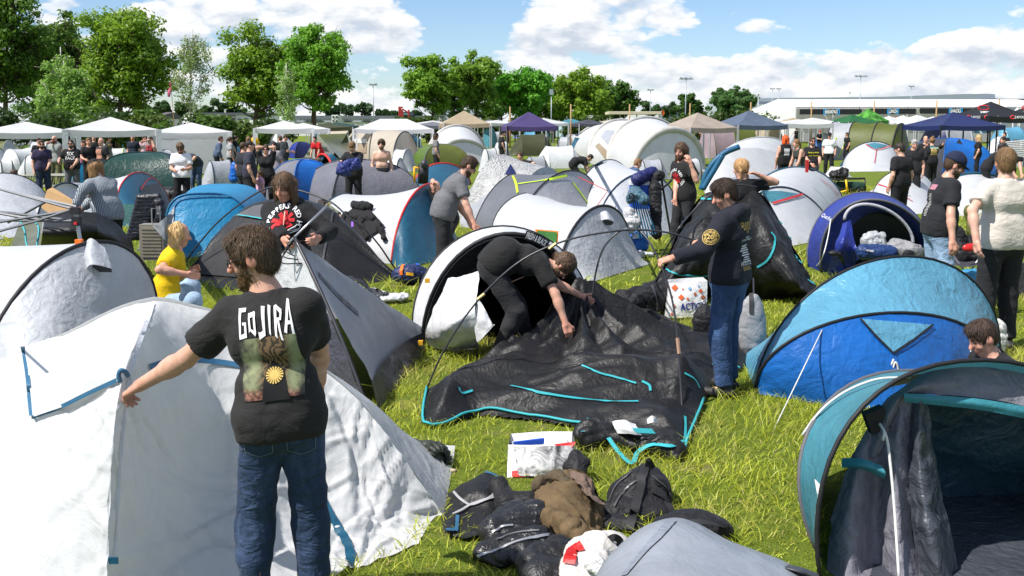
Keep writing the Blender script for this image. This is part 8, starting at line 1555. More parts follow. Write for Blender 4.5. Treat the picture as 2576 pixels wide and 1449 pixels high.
def bagwall(nm, q, mt, bul, prnt):return sheet(nm, [[lerp2(*q, u_, v_)+np.array([0, -bul*math.sin(math.pi*u_)*math.sin(math.pi*(v_*.8+.2)), 0])for u_ in(0, .33, .66, 1)]for v_ in(0, .33, .66, 1)], mt, prnt, 5, 5, .006, 8)
WOV=fabric((.72, .72, .72), .4, .1, .3, 9, .8, .4, .04);ft=bagwall('front', (a, b_, c, d), WOV, .05, t);bagwall('back', (a+[.02, .22, 0], b_+[0, .22, 0], c+[0, .2, 0], d+[0, .2, 0]), WOV, -.03, t);bagwall('side', (a+[.02, .22, 0], a, d, d+[0, .2, 0]), fabric((.03, .03, .035), .5, 0, .3), .02, t);bagwall('side', (b_, b_+[0, .22, 0], c+[0, .2, 0], c), fabric((.03, .03, .035), .5, 0, .3), .0, t)
PHO=bpy.data.materials.new('photo_print');PHO.use_nodes=True;tt=NT(PHO.node_tree);co=tt.new('ShaderNodeTexCoord').outputs['Object'];tt.link(tt.mix(tt.ramp(tt.noise(co, 9, 5, .6, 1.5), [(.38, 0.), (.62, 1.)]), (.03, .03, .03), (.55, .55, .55)), tt.n['Principled BSDF'].inputs['Base Color'])
patch('print', [ft], [(1292, 1126), (1440, 1122), (1436, 1200), (1306, 1206)], PHO, t, 12, .012);patch('print', [ft], [(1288, 1186), (1325, 1180), (1345, 1208), (1288, 1212)], plain((.5, .02, .02), .5, var=.2), t, 6, .008);patch('print', [ft], [(1395, 1118), (1446, 1112), (1446, 1128), (1400, 1132)], plain((.55, .02, .02), .5, var=.1), t, 5, .008)
patch('face_print', [ft], [(1330, 1140), (1362, 1138), (1360, 1184), (1334, 1186)], plain((.10, .10, .10), .5, var=.8, scale=60), t, 7, .010)
soft('contents', [('e', pp(1330, 1122, 6.28), (.13, .07, .06), 0), ('e', pp(1400, 1120, 6.28), (.1, .07, .05), 0)], fabric((.75, .77, .8), .4, .1), t, wr=.01, cut=False);MB().obox(P(1330, 1113, 6.22), (.1, 0, .012), (0, .01, 0), (0, .0, .016)).build('blue_card', plain((.02, .08, .45), .5), t)
t=thing('sleeping_bag', 'olive green rolled sleeping bag with drawstring beside the white tent', 'sleeping bag', tuple(gp(1060, 1215)))
sb=soft('roll', [('c', pp(1005, 1150, 6.42), pp(1080, 1160, 6.22), .135, .125, .02)], fabric((.035, .042, .03), .42, 0, .4, 9, .6, .45), t, wr=.006, freq=14)
m=MB();c=Vector(pp(1110, 1158, 6.12));ax=(Vector(pp(1080, 1160, 6.22))-Vector(pp(1005, 1150, 6.42))).normalized();u1=ax.cross(Vector((0, 0, 1))).normalized();v1=u1.cross(ax)
for k in range(16):a_=2*math.pi*k/16;e=c+(u1*math.cos(a_)+v1*math.sin(a_))*.05;f_=Vector(pp(1080, 1160, 6.22))+(u1*math.cos(a_)+v1*math.sin(a_))*.125+ax*.04;m.tube([f_, (e+f_)/2+ax*.02, e], [.012, .02, .012], 5)
m.build('gather', fabric((.03, .036, .026), .42, 0, .4, 9), t, True);m=MB();m.tube(spline([c, c+Vector((.03, -.03, -.05)), c+Vector((.02, -.06, -.2)), c+Vector((.05, -.08, -.26))], 5), .005, 4);m.build('drawstring', plain((.2, .2, .19), .7), t, True)
t=thing('pouch', 'beige cloth pouch with patterned band next to the sleeping bag', 'bag', tuple(gp(1135, 1228)));pc=soft('bag', [('e', pp(1133, 1200, 6.12), (.085, .05, .055), -15)], cloth((.42, .36, .24), bump=.3), t, wr=.005);soft('base', [('e', pp(1130, 1215, 6.05), (.095, .05, .02), -15)], plain((.2, .15, .12), .8, var=.8, scale=150), t, wr=.002)
t=thing('travel_bag', 'white and red bag at the bottom edge left of the grey tent', 'bag', tuple(gp(1490, 1449)));wb=soft('bag', [('c', pp(1470, 1400, 4.6), pp(1530, 1385, 4.7), .10, .10, .05), ('c', pp(1450, 1440, 4.45), pp(1500, 1440, 4.45), .09, .1, .05)], fabric((.66, .62, .58), .45, .05, .4, 8), t, wr=.010)
ribbon('red_band', [wb], [(1432, 1420), (1440, 1390), (1465, 1375)], .06, REDF, t, 6, .012);strap(t, [pp(1530, 1360, 4.62), pp(1545, 1352, 4.6), pp(1560, 1362, 4.62), pp(1556, 1385, 4.6)], .035);soft('crumpled_paper', [('e', pp(1508, 1425, 4.35), (.06, .04, .04), 0)], fabric((.78, .78, .78), .6, 0, .8, 20), t, wr=.012, freq=20)
t=thing('shoulder_bag', 'flat black bag with thin handle right behind the grey tent top', 'bag', tuple(gp(1760, 1345)));soft('bag', [('e', gp(1740, 1330, .06), (.22, .12, .09), 0)], BAGK, t, wr=.006);strap(t, [gp(1690, 1330, .1), gp(1740, 1312, .16), gp(1800, 1318, .14), gp(1835, 1340, .03)], .035, nrm=(0, -.3, 1))
t=thing('tent_bag', 'black tent sack with turquoise edges pegs and leaflet by the flat tent', 'bag', tuple(gp(1600, 1140)))
tb=soft('bag', [('c', gp(1480, 1095, .09), gp(1560, 1100, .07), .10, .07, .05), ('c', gp(1560, 1110, .05), gp(1700, 1130, .05), .07, .06, .06), ('c', gp(1640, 1110, .06), gp(1700, 1150, .03), .05, .04, .05)], BLK, t, wr=.014, freq=7)
for px in([(1466, 1090), (1490, 1045), (1520, 1050)], [(1530, 1105), (1555, 1140), (1580, 1165), (1592, 1166)], [(1594, 1166), (1605, 1140), (1640, 1122), (1690, 1125), (1720, 1112)]):
 q=[Vector(gp(x, y, .03))for x, y in px];h_=[hit([tb], x, y)[0]for x, y in px];strap(t, [tuple((h or g_)+Vector((0, -.01, .015)))for h, g_ in zip(h_, q)], .03, TEALT, (0, -.5, 1), 'tape')
sheet('leaflet', [[gp(1540, 1060, .18), gp(1570, 1055, .2), gp(1600, 1064, .17)], [gp(1545, 1075, .16), gp(1575, 1075, .19), gp(1610, 1082, .15)], [gp(1552, 1090, .13), gp(1590, 1092, .15), gp(1618, 1094, .12)]], plain((.7, .7, .72), .6, var=.25, scale=90), t, 4, 4, .006, 12)
sheet('white_flap', [[gp(1628, 1055, .17), gp(1640, 1045, .2), gp(1652, 1052, .18)], [gp(1630, 1066, .15), gp(1642, 1062, .17), gp(1654, 1064, .14)]], fabric((.8, .8, .8), .5, .1), t, 4, 4, .004, 12)
m=MB();[m.tube([gp(1590+k*3, 1078+k*2.5, .17), gp(1640+k*2, 1080+k*2.5, .16)], .005, 5)for k in range(5)];pg=m.build('pegs', TEALT, t);
t=thing('backpack', 'lime green and black backpack lying beside the half pitched tent', 'backpack', tuple(gp(910, 790)));gb=soft('bag', [('c', pp(885, 735, 11.6), pp(935, 778, 10.9), .15, .15, .05), ('c', pp(880, 722, 11.8), pp(900, 735, 11.5), .12, .13, .05)], NYL, t, wr=.012)
ribbon('lime_panel', [gb], [(885, 716), (905, 732), (930, 756), (950, 782), (958, 796)], .13, fabric((.30, .36, .02), .5, 0, .3), t, 6, .012);ribbon('strap', [gb], [(890, 712), (915, 735), (945, 770)], .03, STRP, t, 6, .02);soft('orange_flap', [('c', pp(925, 785, 10.7), pp(955, 805, 10.5), .06, .05, .03)], fabric((.5, .05, .02), .5, 0, .4), t, wr=.008)
t=thing('folded_sheet', 'folded white and black groundsheet on the grass', 'sheet', tuple(gp(975, 750)));fs=soft('fold', [('e', gp(985, 748, .06), (.22, .17, .05), 20), ('e', gp(945, 738, .09), (.16, .12, .05), 20)], WHN, t, wr=.014);patch('dark_side', [fs], [(925, 728), (960, 722), (985, 736), (945, 748)], DGR, t, 6, .014)
t=thing('backpack', 'blue backpack with orange straps on the grass by the petrol tent', 'backpack', tuple(gp(1030, 700)));bb=soft('bag', [('e', gp(1030, 690, .14), (.24, .16, .14), 10), ('e', gp(1055, 690, .1), (.16, .14, .1), 0)], fabric((.015, .025, .09), .5, 0, .4, 8), t, wr=.012);ribbon('strap', [bb], [(1008, 692), (1012, 672), (1022, 662)], .04, ORNG, t, 5, .014);ribbon('strap', [bb], [(1022, 688), (1040, 690)], .04, YELP, t, 5, .014);ribbon('strap', [bb], [(1040, 660), (1052, 668)], .04, plain((.02, .12, .6), .5), t, 5, .014)
t=thing('duffel_bag', 'large black duffel backpack lying on the grass behind the flat tent', 'backpack', tuple(gp(1615, 790)));db=soft('bag', [('c', gp(1570, 765, .17), gp(1660, 750, .19), .16, .19, .05), ('c', gp(1590, 760, .3), gp(1640, 745, .33), .07, .07, .04), ('c', gp(1675, 745, .2), gp(1700, 740, .2), .17, .16, .04)], BAGK, t, wr=.014);ribbon('strap', [db], [(1560, 740), (1575, 775), (1580, 790)], .04, STRP, t, 5, .016);ribbon('strap', [db], [(1640, 720), (1650, 760), (1650, 785)], .03, plain((.05, .05, .055), .5), t, 5, .016);strap(t, [gp(1552, 770, .12), gp(1538, 790, .04), gp(1525, 795, .02)], .03)
t=thing('shopping_bag', 'white shopping bag with blue letters and autumn print on the grass', 'bag', tuple(gp(1732, 800)));a, b_, c, d=pp(1683, 712, 11.1), pp(1780, 706, 11.1), pp(1778, 798, 11.0), pp(1676, 800, 11.0)
ft=bagwall('front', (a, b_, c, d), WOV, .06, t);bagwall('back', (a+[.02, .25, 0], b_+[0, .25, 0], c+[0, .25, 0], d+[0, .25, 0]), WOV, -.03, t);bagwall('side', (a+[.02, .25, 0], a, d, d+[0, .25, 0]), WOV, .02, t);bagwall('side', (b_, b_+[0, .25, 0], c+[0, .25, 0], c), WOV, 0, t)
letter('ACTION', [ft], (1712, 773), (1776, 770), 18, plain((.015, .03, .2), .5), t, .03, lift=.008)
OR1=plain((.6, .1, .02), .6);BR1=plain((.35, .1, .04), .6)
for(x, y, r_, mt)in[(1698, 724, 9, OR1), (1714, 748, 8, OR1), (1690, 746, 4, BR1), (1735, 726, 5, plain((.15, .3, .5), .6)), (1748, 740, 5, BR1), (1762, 732, 6, OR1), (1768, 748, 7, BR1), (1730, 752, 4, OR1), (1696, 770, 5, BR1), (1690, 790, 4, OR1), (1718, 728, 3, BR1), (1757, 720, 3, plain((.15, .3, .5), .6)), (1742, 760, 3, BR1)]:patch('print', [ft], [(x-r_, y), (x, y-r_), (x+r_, y), (x, y+r_)], mt, t, 4, .008)
t=thing('backpack', 'small black backpack in front of the shopping bag', 'backpack', tuple(gp(1772, 815)));sb_=soft('bag', [('e', gp(1772, 812, .18), (.13, .09, .19), 0)], BAGK, t, wr=.008);m=MB();m.tube(spline([pp(1765, 778, 10.55), pp(1764, 762, 10.5), pp(1772, 756, 10.5), pp(1777, 765, 10.5), pp(1770, 780, 10.5)], 4), .010, 5);m.build('carabiner', plain((.5, .5, .52), .35, .8), t, True)
t=thing('backpack', 'grey backpack with mesh back panel standing behind the hoodie man', 'backpack', tuple(gp(1890, 830)));sb_=soft('bag', [('e', gp(1892, 822, .3), (.13, .10, .32), 0)], fabric((.28, .28, .29), .5, 0, .3, 30, .5), t, wr=.006);ribbon('strap', [sb_], [(1888, 700), (1890, 740), (1890, 790)], .04, STRP, t, 5, .012);soft('straps', [('c', gp(1880, 828, .12), gp(1905, 830, .1), .06, .07, .03)], BAGK, t, wr=.008)
t=thing('folding_trolley', 'hand trolley stacked with blue box folded chairs and bags', 'trolley', tuple(gp(1640, 622)));fm=MB();fm.tube(spline([gp(1660, 612), pp(1645, 500, 16.9), pp(1640, 440, 16.9)], 4), .02, 6);fm.tube([gp(1690, 606), pp(1662, 440, 16.9)], .02, 6);fm.tube([pp(1640, 440, 16.9), pp(1662, 440, 16.9)], .02, 6);fm.tube([pp(1690, 453, 16.6), pp(1655, 484, 16.7)], .022, 6);fm.build('frame', TRIM, t, True)
bxx=P(1602, 490, 16.8);MB().obox(P(1610, 492, 16.9), (.17, 0, 0), (0, .13, 0), (0, 0, .22)).build('cool_box', plain((.02, .10, .55), .4), t);MB().obox(P(1610, 460, 16.9), (.18, 0, 0), (0, .14, 0), (0, 0, .03)).build('lid', plain((.7, .72, .75), .5), t)
for k in range(7):a=pp(1592+k*5, 505, 16.6-k*.02);b_=pp(1608+k*7, 600-k*2, 16.4);MB().tube([a, b_], .013, 5).build('chair_tube', plain((.02, .10, .17), .45), t)
soft('chair_seat', [('c', pp(1596, 485, 16.5), pp(1620, 500, 16.4), .10, .09, .04), ('c', pp(1586, 500, 16.5), pp(1600, 480, 16.5), .07, .06, .03)], fabric((.05, .12, .17), .5, 0, .5, 9), t, wr=.02, cut=False);m=MB();m.tube([P(1588+5*math.cos(a_), 493+7*math.sin(a_), 16.35)for a_ in np.linspace(0, 6.283, 12)], .012, 5);m.build('cup_holder', TRIM, t, True)
soft('folded_chair', [('c', pp(1648, 470, 16.7), pp(1652, 590, 16.5), .10, .08, .04), ('c', pp(1642, 450, 16.8), pp(1660, 440, 16.8), .08, .08, .04)], BAGK, t, wr=.012, cut=False)
t2=thing('sleeping_mat', 'dark blue rolled sleeping bag on top of the loaded trolley', 'sleeping bag', tuple(P(1618, 445, 16.8)));soft('roll', [('c', pp(1605, 450, 16.7), pp(1640, 436, 16.9), .115, .11, .02)], fabric((.012, .016, .10), .35, 0, .5, 12), t2, wr=.008, cut=False)
t2=thing('plastic_bag', 'white printed carrier bag hanging on the loaded trolley', 'bag', tuple(P(1590, 585, 16.5)));soft('bag', [('e', pp(1590, 560, 16.5), (.15, .1, .17), 0), ('e', pp(1585, 535, 16.5), (.10, .07, .1), 0)], fabric((.7, .71, .73), .35, .2, .6, 9), t2, wr=.016, cut=False)
t2=thing('carrier_bag', 'big blue carrier bag below the loaded trolley', 'bag', tuple(gp(1600, 622)));bq=soft('bag', [('e', gp(1600, 612, .18), (.22, .14, .2), 0)], fabric((.01, .14, .55), .35, .1, .5, 8), t2, wr=.014);patch('print', [bq], [(1590, 585), (1602, 580), (1606, 600), (1592, 602)], PRW, t2, 4, .02)
t2=thing('plastic_sheet', 'white plastic sheet with green stripes on the grass below the trolley', 'sheet', tuple(gp(1605, 640)));soft('sheet', [('e', gp(1605, 640, .04), (.28, .16, .06), 10)], fabric((.7, .72, .72), .35, .1, .6, 10), t2, wr=.014)
t=thing('plastic_bag', 'clear white plastic bag in the dark blue tent doorway', 'bag', tuple(P(2200, 620, 13.6)));soft('bag', [('e', pp(2200, 606, 13.7), (.17, .1, .13), 0)], fabric((.6, .62, .65), .3, .3, .6, 9), t, wr=.02, cut=False)
t=thing('sleeping_bag', 'navy stuffed sleeping bag in front of the dark blue tent', 'sleeping bag', tuple(gp(2210, 665)));soft('roll', [('c', pp(2172, 634, 13.2), pp(2238, 636, 13.2), .10, .10, .03)], fabric((.012, .035, .13), .4, 0, .4, 12), t, wr=.008, cut=False);letter('NOMAD', [bpy.data.objects[t.children[0].name]], (2180, 630), (2198, 632), 5, PRW, t, .02)
t=thing('holdall', 'grey and black holdall behind the navy sleeping bag', 'bag', tuple(gp(2275, 650)));soft('bag', [('c', pp(2255, 626, 13.3), pp(2300, 634, 13.2), .13, .12, .05)], fabric((.22, .22, .23), .5, 0, .4, 9), t, wr=.014, cut=False);soft('pocket', [('e', pp(2285, 640, 13.05), (.08, .05, .06), 0)], BAGK, t, wr=.006, cut=False)
t=thing('air_pump', 'black hand pump standing before the dark blue tent', 'pump', tuple(gp(2128, 668)));MB().tube([pp(2112, 640, 12.6), gp(2125, 672)], .022, 8).build('shaft', TRIM, t, True);m=MB();m.ell(P(2097, 637, 12.6), .07, .05, .035);m.build('handle', TRIM, t, True)
t=thing('wagon', 'black folding wagon with yellow straps on the grass at right', 'wagon', tuple(gp(2140, 486)));fm=MB();Yw=31
for(x0, y0, x1, y1)in[(2070, 452, 2176, 450), (2176, 450, 2176, 480), (2078, 472, 2178, 478), (2100, 446, 2100, 480), (2080, 450, 2080, 478), (2055, 420, 2064, 446), (2064, 446, 2080, 456), (2130, 446, 2130, 478)]:fm.tube([pp(x0, y0, Yw), pp(x1, y1, Yw)], .02, 5)
fm.tube([pp(2080, 450, Yw+.7), pp(2176, 448, Yw+.7)], .02, 5);fm.build('frame', TRIM, t, True);ws=MB()
for(x0, y0, x1, y1)in[(2094, 455, 2098, 484), (2128, 452, 2132, 486), (2108, 486, 2134, 478)]:ws.tube([pp(x0, y0, Yw-.05), pp(x1, y1, Yw-.05)], .035, 5)
ws.build('strap', plain((.75, .45, .01), .6), t, True)
for x in(2092, 2165):wv=MB();wv.tube([pp(x, 484, Yw-.1)+np.array([.1*math.cos(a_), 0, .1*math.sin(a_)])for a_ in np.linspace(0, 6.283, 14)], .03, 6, False);wv.build('wheel', TRIM, t, True)
t=thing('duffel_bag', 'dark green duffel bag lying in the black wagon', 'bag', tuple(pp(2145, 480, 31)));soft('bag', [('c', pp(2110, 470, 31.3), pp(2165, 472, 31.3), .16, .17, .04)], cloth((.012, .04, .03), bump=.3), t, vox=.02, wr=.01, cut=False)
t=thing('rubbish_sack', 'black bin bag resting on the wagon', 'bag', tuple(pp(2110, 446, 31)));soft('bag', [('e', pp(2110, 440, 31.2), (.28, .2, .16), 0), ('e', pp(2120, 432, 31.2), (.15, .12, .12), 0)], BLK, t, vox=.02, wr=.03, cut=False)
t=thing('canopy_frame', 'folded grey steel canopy frame at the left', 'frame', tuple(G(200, 800)));FR=plain((.13, .135, .15), .5, .2, name='grey_steel')
for(x0, y0, Y0, x1, y1, Y1)in[(-40, 465, 12.2, 180, 525, 11.6), (-40, 565, 12.0, 188, 528, 11.6), (-40, 528, 12.6, 188, 556, 11.6), (-40, 592, 11.4, 105, 552, 11.7), (-40, 554, 12.2, 192, 556, 11.6), (60, 490, 12.2, 192, 520, 12.0), (20, 560, 12.6, 120, 505, 12.4), (105, 552, 11.7, 190, 524, 11.6), (-40, 530, 12.0, 100, 555, 11.8)]:
 MB().tube([pp(x0, y0, Y0), pp(x1, y1, Y1)], .016, 4).build('bar', FR, t)
MB().obox(P(197, 580, 11.55), (.03, .0, 0), (0, .03, 0), (0, 0, .001)).build('plate', FR, t);MB().tube([pp(188, 522, 11.55), pp(203, 612, 11.5)], .024, 4).build('leg', ALU, t);MB().obox(P(190, 530, 11.5), (.05, 0, 0), (0, .04, 0), (0, 0, .04)).build('joint', TRIM, t);MB().obox(P(193, 556, 11.5), (.045, 0, 0), (0, .04, 0), (0, 0, .05)).build('joint', TRIM, t);MB().obox(P(190, 562, 11.45), (.018, 0, 0), (0, .01, 0), (0, 0, .014)).build('button', plain((.6, .02, .02), .4), t)
t=thing('cardboard_box', 'open brown cardboard box leaning beside the striped shirt woman', 'box', tuple(gp(150, 540)));q=[pp(118, 478, 14.4), pp(132, 471, 14.4), pp(192, 508, 14.0), pp(182, 522, 14.0)];CB=plain((.33, .20, .09), .8, name='cardboard', bump=.1)
MB().add([tuple(p_)for p_ in q]+[tuple(p_+[0, .3, -.12])for p_ in q], [(0, 1, 2, 3), (0, 4, 5, 1), (1, 5, 6, 2), (2, 6, 7, 3), (3, 7, 4, 0)]).build('box', CB, t);MB().add([tuple(q[0]), tuple(q[3]), tuple(q[3]+[-.05, -.1, -.25]), tuple(q[0]+[-.05, -.1, -.25])], [(0, 1, 2, 3)]).build('flap', CB, t)
t=thing('cabin_tent', 'black tent with clear window panel behind the canopy frame', 'tent', tuple(gp(120, 625)));CLR=plain((.35, .38, .34), .15, name='clear_film')
sheet('wall', [[pp(110, 545, 12.6), pp(170, 530, 12.6), pp(240, 532, 12.7)], [pp(105, 600, 12.2), pp(170, 600, 12.1), pp(250, 600, 12.4)], [gp(95, 660), gp(170, 668), gp(270, 650)]], BLK, t, 6, 6, .02, 4);sheet('wall', [[pp(240, 532, 12.7), pp(290, 560, 13.2), pp(330, 600, 13.8)], [pp(250, 600, 12.4), pp(300, 620, 13), pp(350, 650, 13.6)], [gp(270, 650), gp(330, 670), gp(385, 690)]], BLK, t, 6, 6, .02, 4)
sheet('window', [[pp(50, 558, 12.7), pp(80, 555, 12.7), pp(108, 548, 12.6)], [gp(20, 640), gp(60, 645), gp(100, 640)]], fabric((.25, .27, .24), .2, .5, .4, 6), t, 5, 5, .01);MB().tube(spline([pp(52, 558, 12.65), pp(62, 580, 12.5), pp(66, 610, 12.4), pp(72, 625, 12.3)], 4), .012, 4).build('tape', TEALT, t);MB().tube(spline([pp(88, 556, 12.65), pp(98, 575, 12.5), pp(94, 610, 12.4), pp(90, 630, 12.3)], 4), .012, 4).build('tape', TEALT, t);FOOT.append(np.array([tuple(gp(*q_))[:2]for q_ in((20, 640), (170, 668), (385, 690), (330, 600))]))
t=thing('puffer_jacket', 'black quilted puffer jacket hanging over a chair', 'jacket', tuple(gp(365, 612)))
soft('quilted_body', [('c', pp(362+k*-2.4-10, 498+k*9, 16.2), pp(398-k*2.2-k*k*.2, 496+k*9, 16.2), .062, .062, .012)for k in range(12)], fabric((.012, .013, .02), .4, 0, .3, 9), t, vox=.016, wr=.004, cut=False)
soft('sleeve', [('c', pp(400, 510, 16.1), pp(404, 550, 16.0), .08, .07, .03)], fabric((.012, .013, .02), .4, 0, .5, 9), t, vox=.02, wr=.01, cut=False)
t=thing('camping_chair', 'folding camping chair carrying the puffer jacket', 'chair', tuple(gp(370, 625)));GC=plain((.01, .08, .06), .6)
for a, b_ in(((340, 560), (400, 630)), ((400, 560), (345, 632)), ((352, 500), (352, 630)), ((405, 500), (405, 628))):MB().tube([pp(*a, 16.5), pp(*b_, 16.4)], .012, 5).build('leg', ALU, t)
sheet('seat', [[pp(345, 575, 16.3), pp(375, 580, 16.3), pp(405, 575, 16.3)], [pp(345, 580, 15.9), pp(375, 588, 15.9), pp(405, 580, 15.9)]], BAGK, t, 4, 4);sheet('backrest', [[pp(352, 500, 16.5), pp(380, 502, 16.55), pp(405, 500, 16.5)], [pp(352, 560, 16.45), pp(380, 565, 16.5), pp(405, 560, 16.45)]], BAGK, t, 4, 4)
t=thing('camping_chair', 'green mesh camping chair behind the striped shirt woman', 'chair', tuple(gp(320, 580)));sheet('backrest', [[pp(304, 515, 16.9), pp(322, 513, 16.9), pp(340, 515, 16.9)], [pp(306, 560, 16.8), pp(322, 562, 16.8), pp(338, 560, 16.8)]], fabric((.012, .10, .09), .5, .1, .3, 20), t, 4, 4)
for x in(304, 340):MB().tube([pp(x, 513, 16.9), gp(x+2, 604)], .012, 5).build('leg', TRIM, t)
t=thing('suitcase', 'champagne hard shell suitcase with ribs behind the blond man', 'suitcase', tuple(gp(390, 690)));Ys=14.3;SU=plain((.33, .30, .24), .3, .3, name='polycarbonate');c=P(388, 608, Ys);MB().obox(c, (.17, 0, 0), (0, .11, 0), (0, 0, .26)).build('shell', SU, t)
for k in range(9):MB().obox(c+Vector((0, -.115, -.2+k*.05)), (.14, 0, 0), (0, .008, 0), (0, 0, .012)).build('rib', SU, t)
MB().tube([c+Vector((.1, 0, .26)), c+Vector((.1, 0, .48)), c+Vector((-.02, 0, .48)), c+Vector((-.02, 0, .26))], .01, 5).build('handle', ALU, t)
t=thing('hoodie', 'black hoodie with purple print thrown over the white tent', 'hoodie', tuple(P(915, 560, 13.4)));hj=BTR['body']
def on(x, y, off=.05):
 h_, n_=hit(hj, x, y);return(h_+Vector((0, -off, off*.6)))if h_ else P(x, y, 13.4)
ho=patch('body', hj, [(862, 552), (912, 512), (972, 572), (914, 612)], cloth((.013, .013, .014), bump=.4), t, 16, .05);SURF[ho.name]=(np.array([tuple(v.co+Vector(root_loc(t)))for v in ho.data.vertices]), grid_faces(16, 16))
soft('hood', [('c', on(893, 524, .10), on(930, 528, .10), .075, .07, .04), ('c', on(870, 545, .06), on(862, 565, .05), .05, .035, .03), ('c', on(955, 572, .06), on(968, 604, .05), .05, .035, .03), ('c', on(905, 560, .06), on(925, 600, .05), .05, .04, .04), ('c', on(885, 550, .05), on(940, 555, .05), .06, .05, .04)], cloth((.013, .013, .014), bump=.4), t, wr=.016, cut=False);patch('print', [ho], [(884, 560), (890, 556), (890, 572), (884, 572)], plain((.2, .08, .4), .8), t, 4, .012);patch('print', [ho], [(928, 524), (942, 522), (944, 532), (934, 534)], plain((.3, .05, .12), .8), t, 4, .012)
t=thing('hand_trolley', 'yellow framed hand trolley with black canisters near the bald man', 'trolley', tuple(gp(1065, 470)));fm=MB();fm.tube([pp(1042, 420, 24), pp(1043, 458, 24)], .03, 6);fm.tube([pp(1042, 420, 24), pp(1056, 424, 24)], .025, 6);fm.build('frame', YELP, t, True);MB().tube([pp(1066, 412, 24.2), pp(1064, 462, 24.2)], .13, 10).build('canister', TRIM, t, True);MB().tube([pp(1060, 412, 24), pp(1074, 412, 24)], .10, 8).build('roll', DGR, t, True);fm2=MB();fm2.tube([pp(1038, 420, 24.1), pp(1052, 419, 24.1)], .02, 5);fm2.build('handle', TRIM, t)
t=thing('camping_chair', 'folding chair loaded with clothes between the two men at right', 'chair', tuple(gp(2430, 790)))
for a, b_ in(((2395, 640), (2470, 740)), ((2470, 640), (2400, 745)), ((2400, 690), (2470, 690)), ((2392, 735), (2475, 738))):MB().tube([pp(*a, 11.9), pp(*b_, 11.8)], .012, 5).build('leg', ALU, t)
sheet('seat', [[pp(2395, 650, 12.1), pp(2430, 655, 12.1), pp(2470, 650, 12.1)], [pp(2395, 665, 11.7), pp(2430, 672, 11.7), pp(2470, 665, 11.7)]], fabric((.05, .05, .06), .5, 0), t, 4, 4)
t=thing('jacket', 'black and olive jackets heaped on the chair at right', 'jacket', tuple(P(2430, 640, 12)));soft('heap', [('c', pp(2405, 590, 12.2), pp(2415, 640, 12.1), .10, .10, .05), ('c', pp(2440, 610, 12.2), pp(2445, 640, 12.1), .09, .10, .05)], BAGK, t, wr=.016, cut=False);soft('olive_sleeve', [('c', pp(2440, 530, 12.4), pp(2448, 600, 12.3), .07, .06, .04)], fabric((.11, .11, .02), .5, 0, .4), t, wr=.012, cut=False)
t=thing('snack_bag', 'red crisp packet on the chair at right', 'packet', tuple(P(2445, 625, 11.9)));pk_=soft('packet', [('e', pp(2446, 622, 11.75), (.13, .03, .055), 0)], plain((.55, .02, .02), .25), t, wr=.006, cut=False);ribbon('band', [pk_], [(2432, 612), (2440, 608), (2450, 610)], .02, PRY, t, 4, .008)
t=thing('water_pack', 'pack of bottles in blue and white film under the chair at right', 'bottles', tuple(gp(2440, 760)));wp=soft('pack', [('e', pp(2435, 705, 11.6), (.17, .1, .14), 0)], fabric((.06, .32, .55), .25, .2, .5, 12), t, wr=.012, cut=False);patch('label', [wp], [(2410, 712), (2455, 708), (2455, 728), (2412, 730)], PRW, t, 5, .014)
t=thing('clog_shoe', 'blue patterned bag on the grass beside the light blue tent', 'bag', tuple(gp(2415, 770)));sh=soft('bag', [('e', gp(2412, 768, .10), (.12, .1, .11), 0)], fabric((.01, .07, .4), .4, 0, .3), t, wr=.006);patch('print', [sh], [(2400, 728), (2414, 724), (2418, 738), (2402, 742)], ORNG, t, 4, .012)
t=thing('paper_bag', 'white paper bag with orange print on the ground at right', 'bag', tuple(gp(2500, 850)));pb_=soft('bag', [('e', gp(2500, 850, .17), (.11, .08, .18), 0), ('e', gp(2505, 860, .05), (.14, .1, .06), 0)], fabric((.72, .70, .66), .5, .1, .6, 9), t, wr=.018);patch('print', [pb_], [(2488, 806), (2500, 798), (2506, 812), (2494, 818)], ORNG, t, 4, .014)
t=thing('storage_bin', 'dark navy board leaning behind the man in cream T-shirt', 'panel', tuple(gp(2480, 800)));MB().obox(P(2520, 740, 12.4), (.3, 0, 0), (0, .04, 0), (0, 0, .4)).build('panel', DGR, t)
t=thing('crumpled_foil', 'crumpled silver sheet behind the bending man', 'sheet', tuple(gp(1500, 770)));soft('sheet', [('e', gp(1500, 765, .1), (.22, .15, .13), 20), ('c', gp(1450, 790, .18), gp(1470, 770, .16), .1, .1, .05)], fabric((.6, .61, .64), .3, .05, .8, 14, 1.2), t, wr=.025)
t=thing('lattice_cart', 'olive lattice sided cart in front of the group of men', 'cart', tuple(gp(120, 468)));a, b_=pp(52, 436, 31), pp(190, 436, 31);
for k in range(22):u_=k/21;x0=a[0]+(b_[0]-a[0])*u_;MB().tube([(x0, 31, .25), (x0+.09, 31, .55)], .018, 4).build('slat', plain((.22, .22, .14), .7), t)
m=MB();m.tube([(a[0], 31, .58), (b_[0], 31, .58)], .03, 5);m.tube([(a[0], 31, .24), (b_[0], 31, .24)], .03, 5);m.tube([(a[0], 31.7, .58), (b_[0], 31.7, .58)], .03, 5);m.build('rail', plain((.25, .25, .2), .6), t);MB().obox(((a[0]+b_[0])/2, 31.35, .24), ((b_[0]-a[0])/2, 0, 0), (0, .35, 0), (0, 0, .02)).build('floor_board', plain((.15, .14, .1), .8), t)
for x in(a[0]+.3, b_[0]-.3):w_=MB();w_.tube([(x+.17*math.cos(q), 30.95, .19+.17*math.sin(q))for q in np.linspace(0, 6.283, 14)], .035, 6);w_.build('wheel', TRIM, t, True)
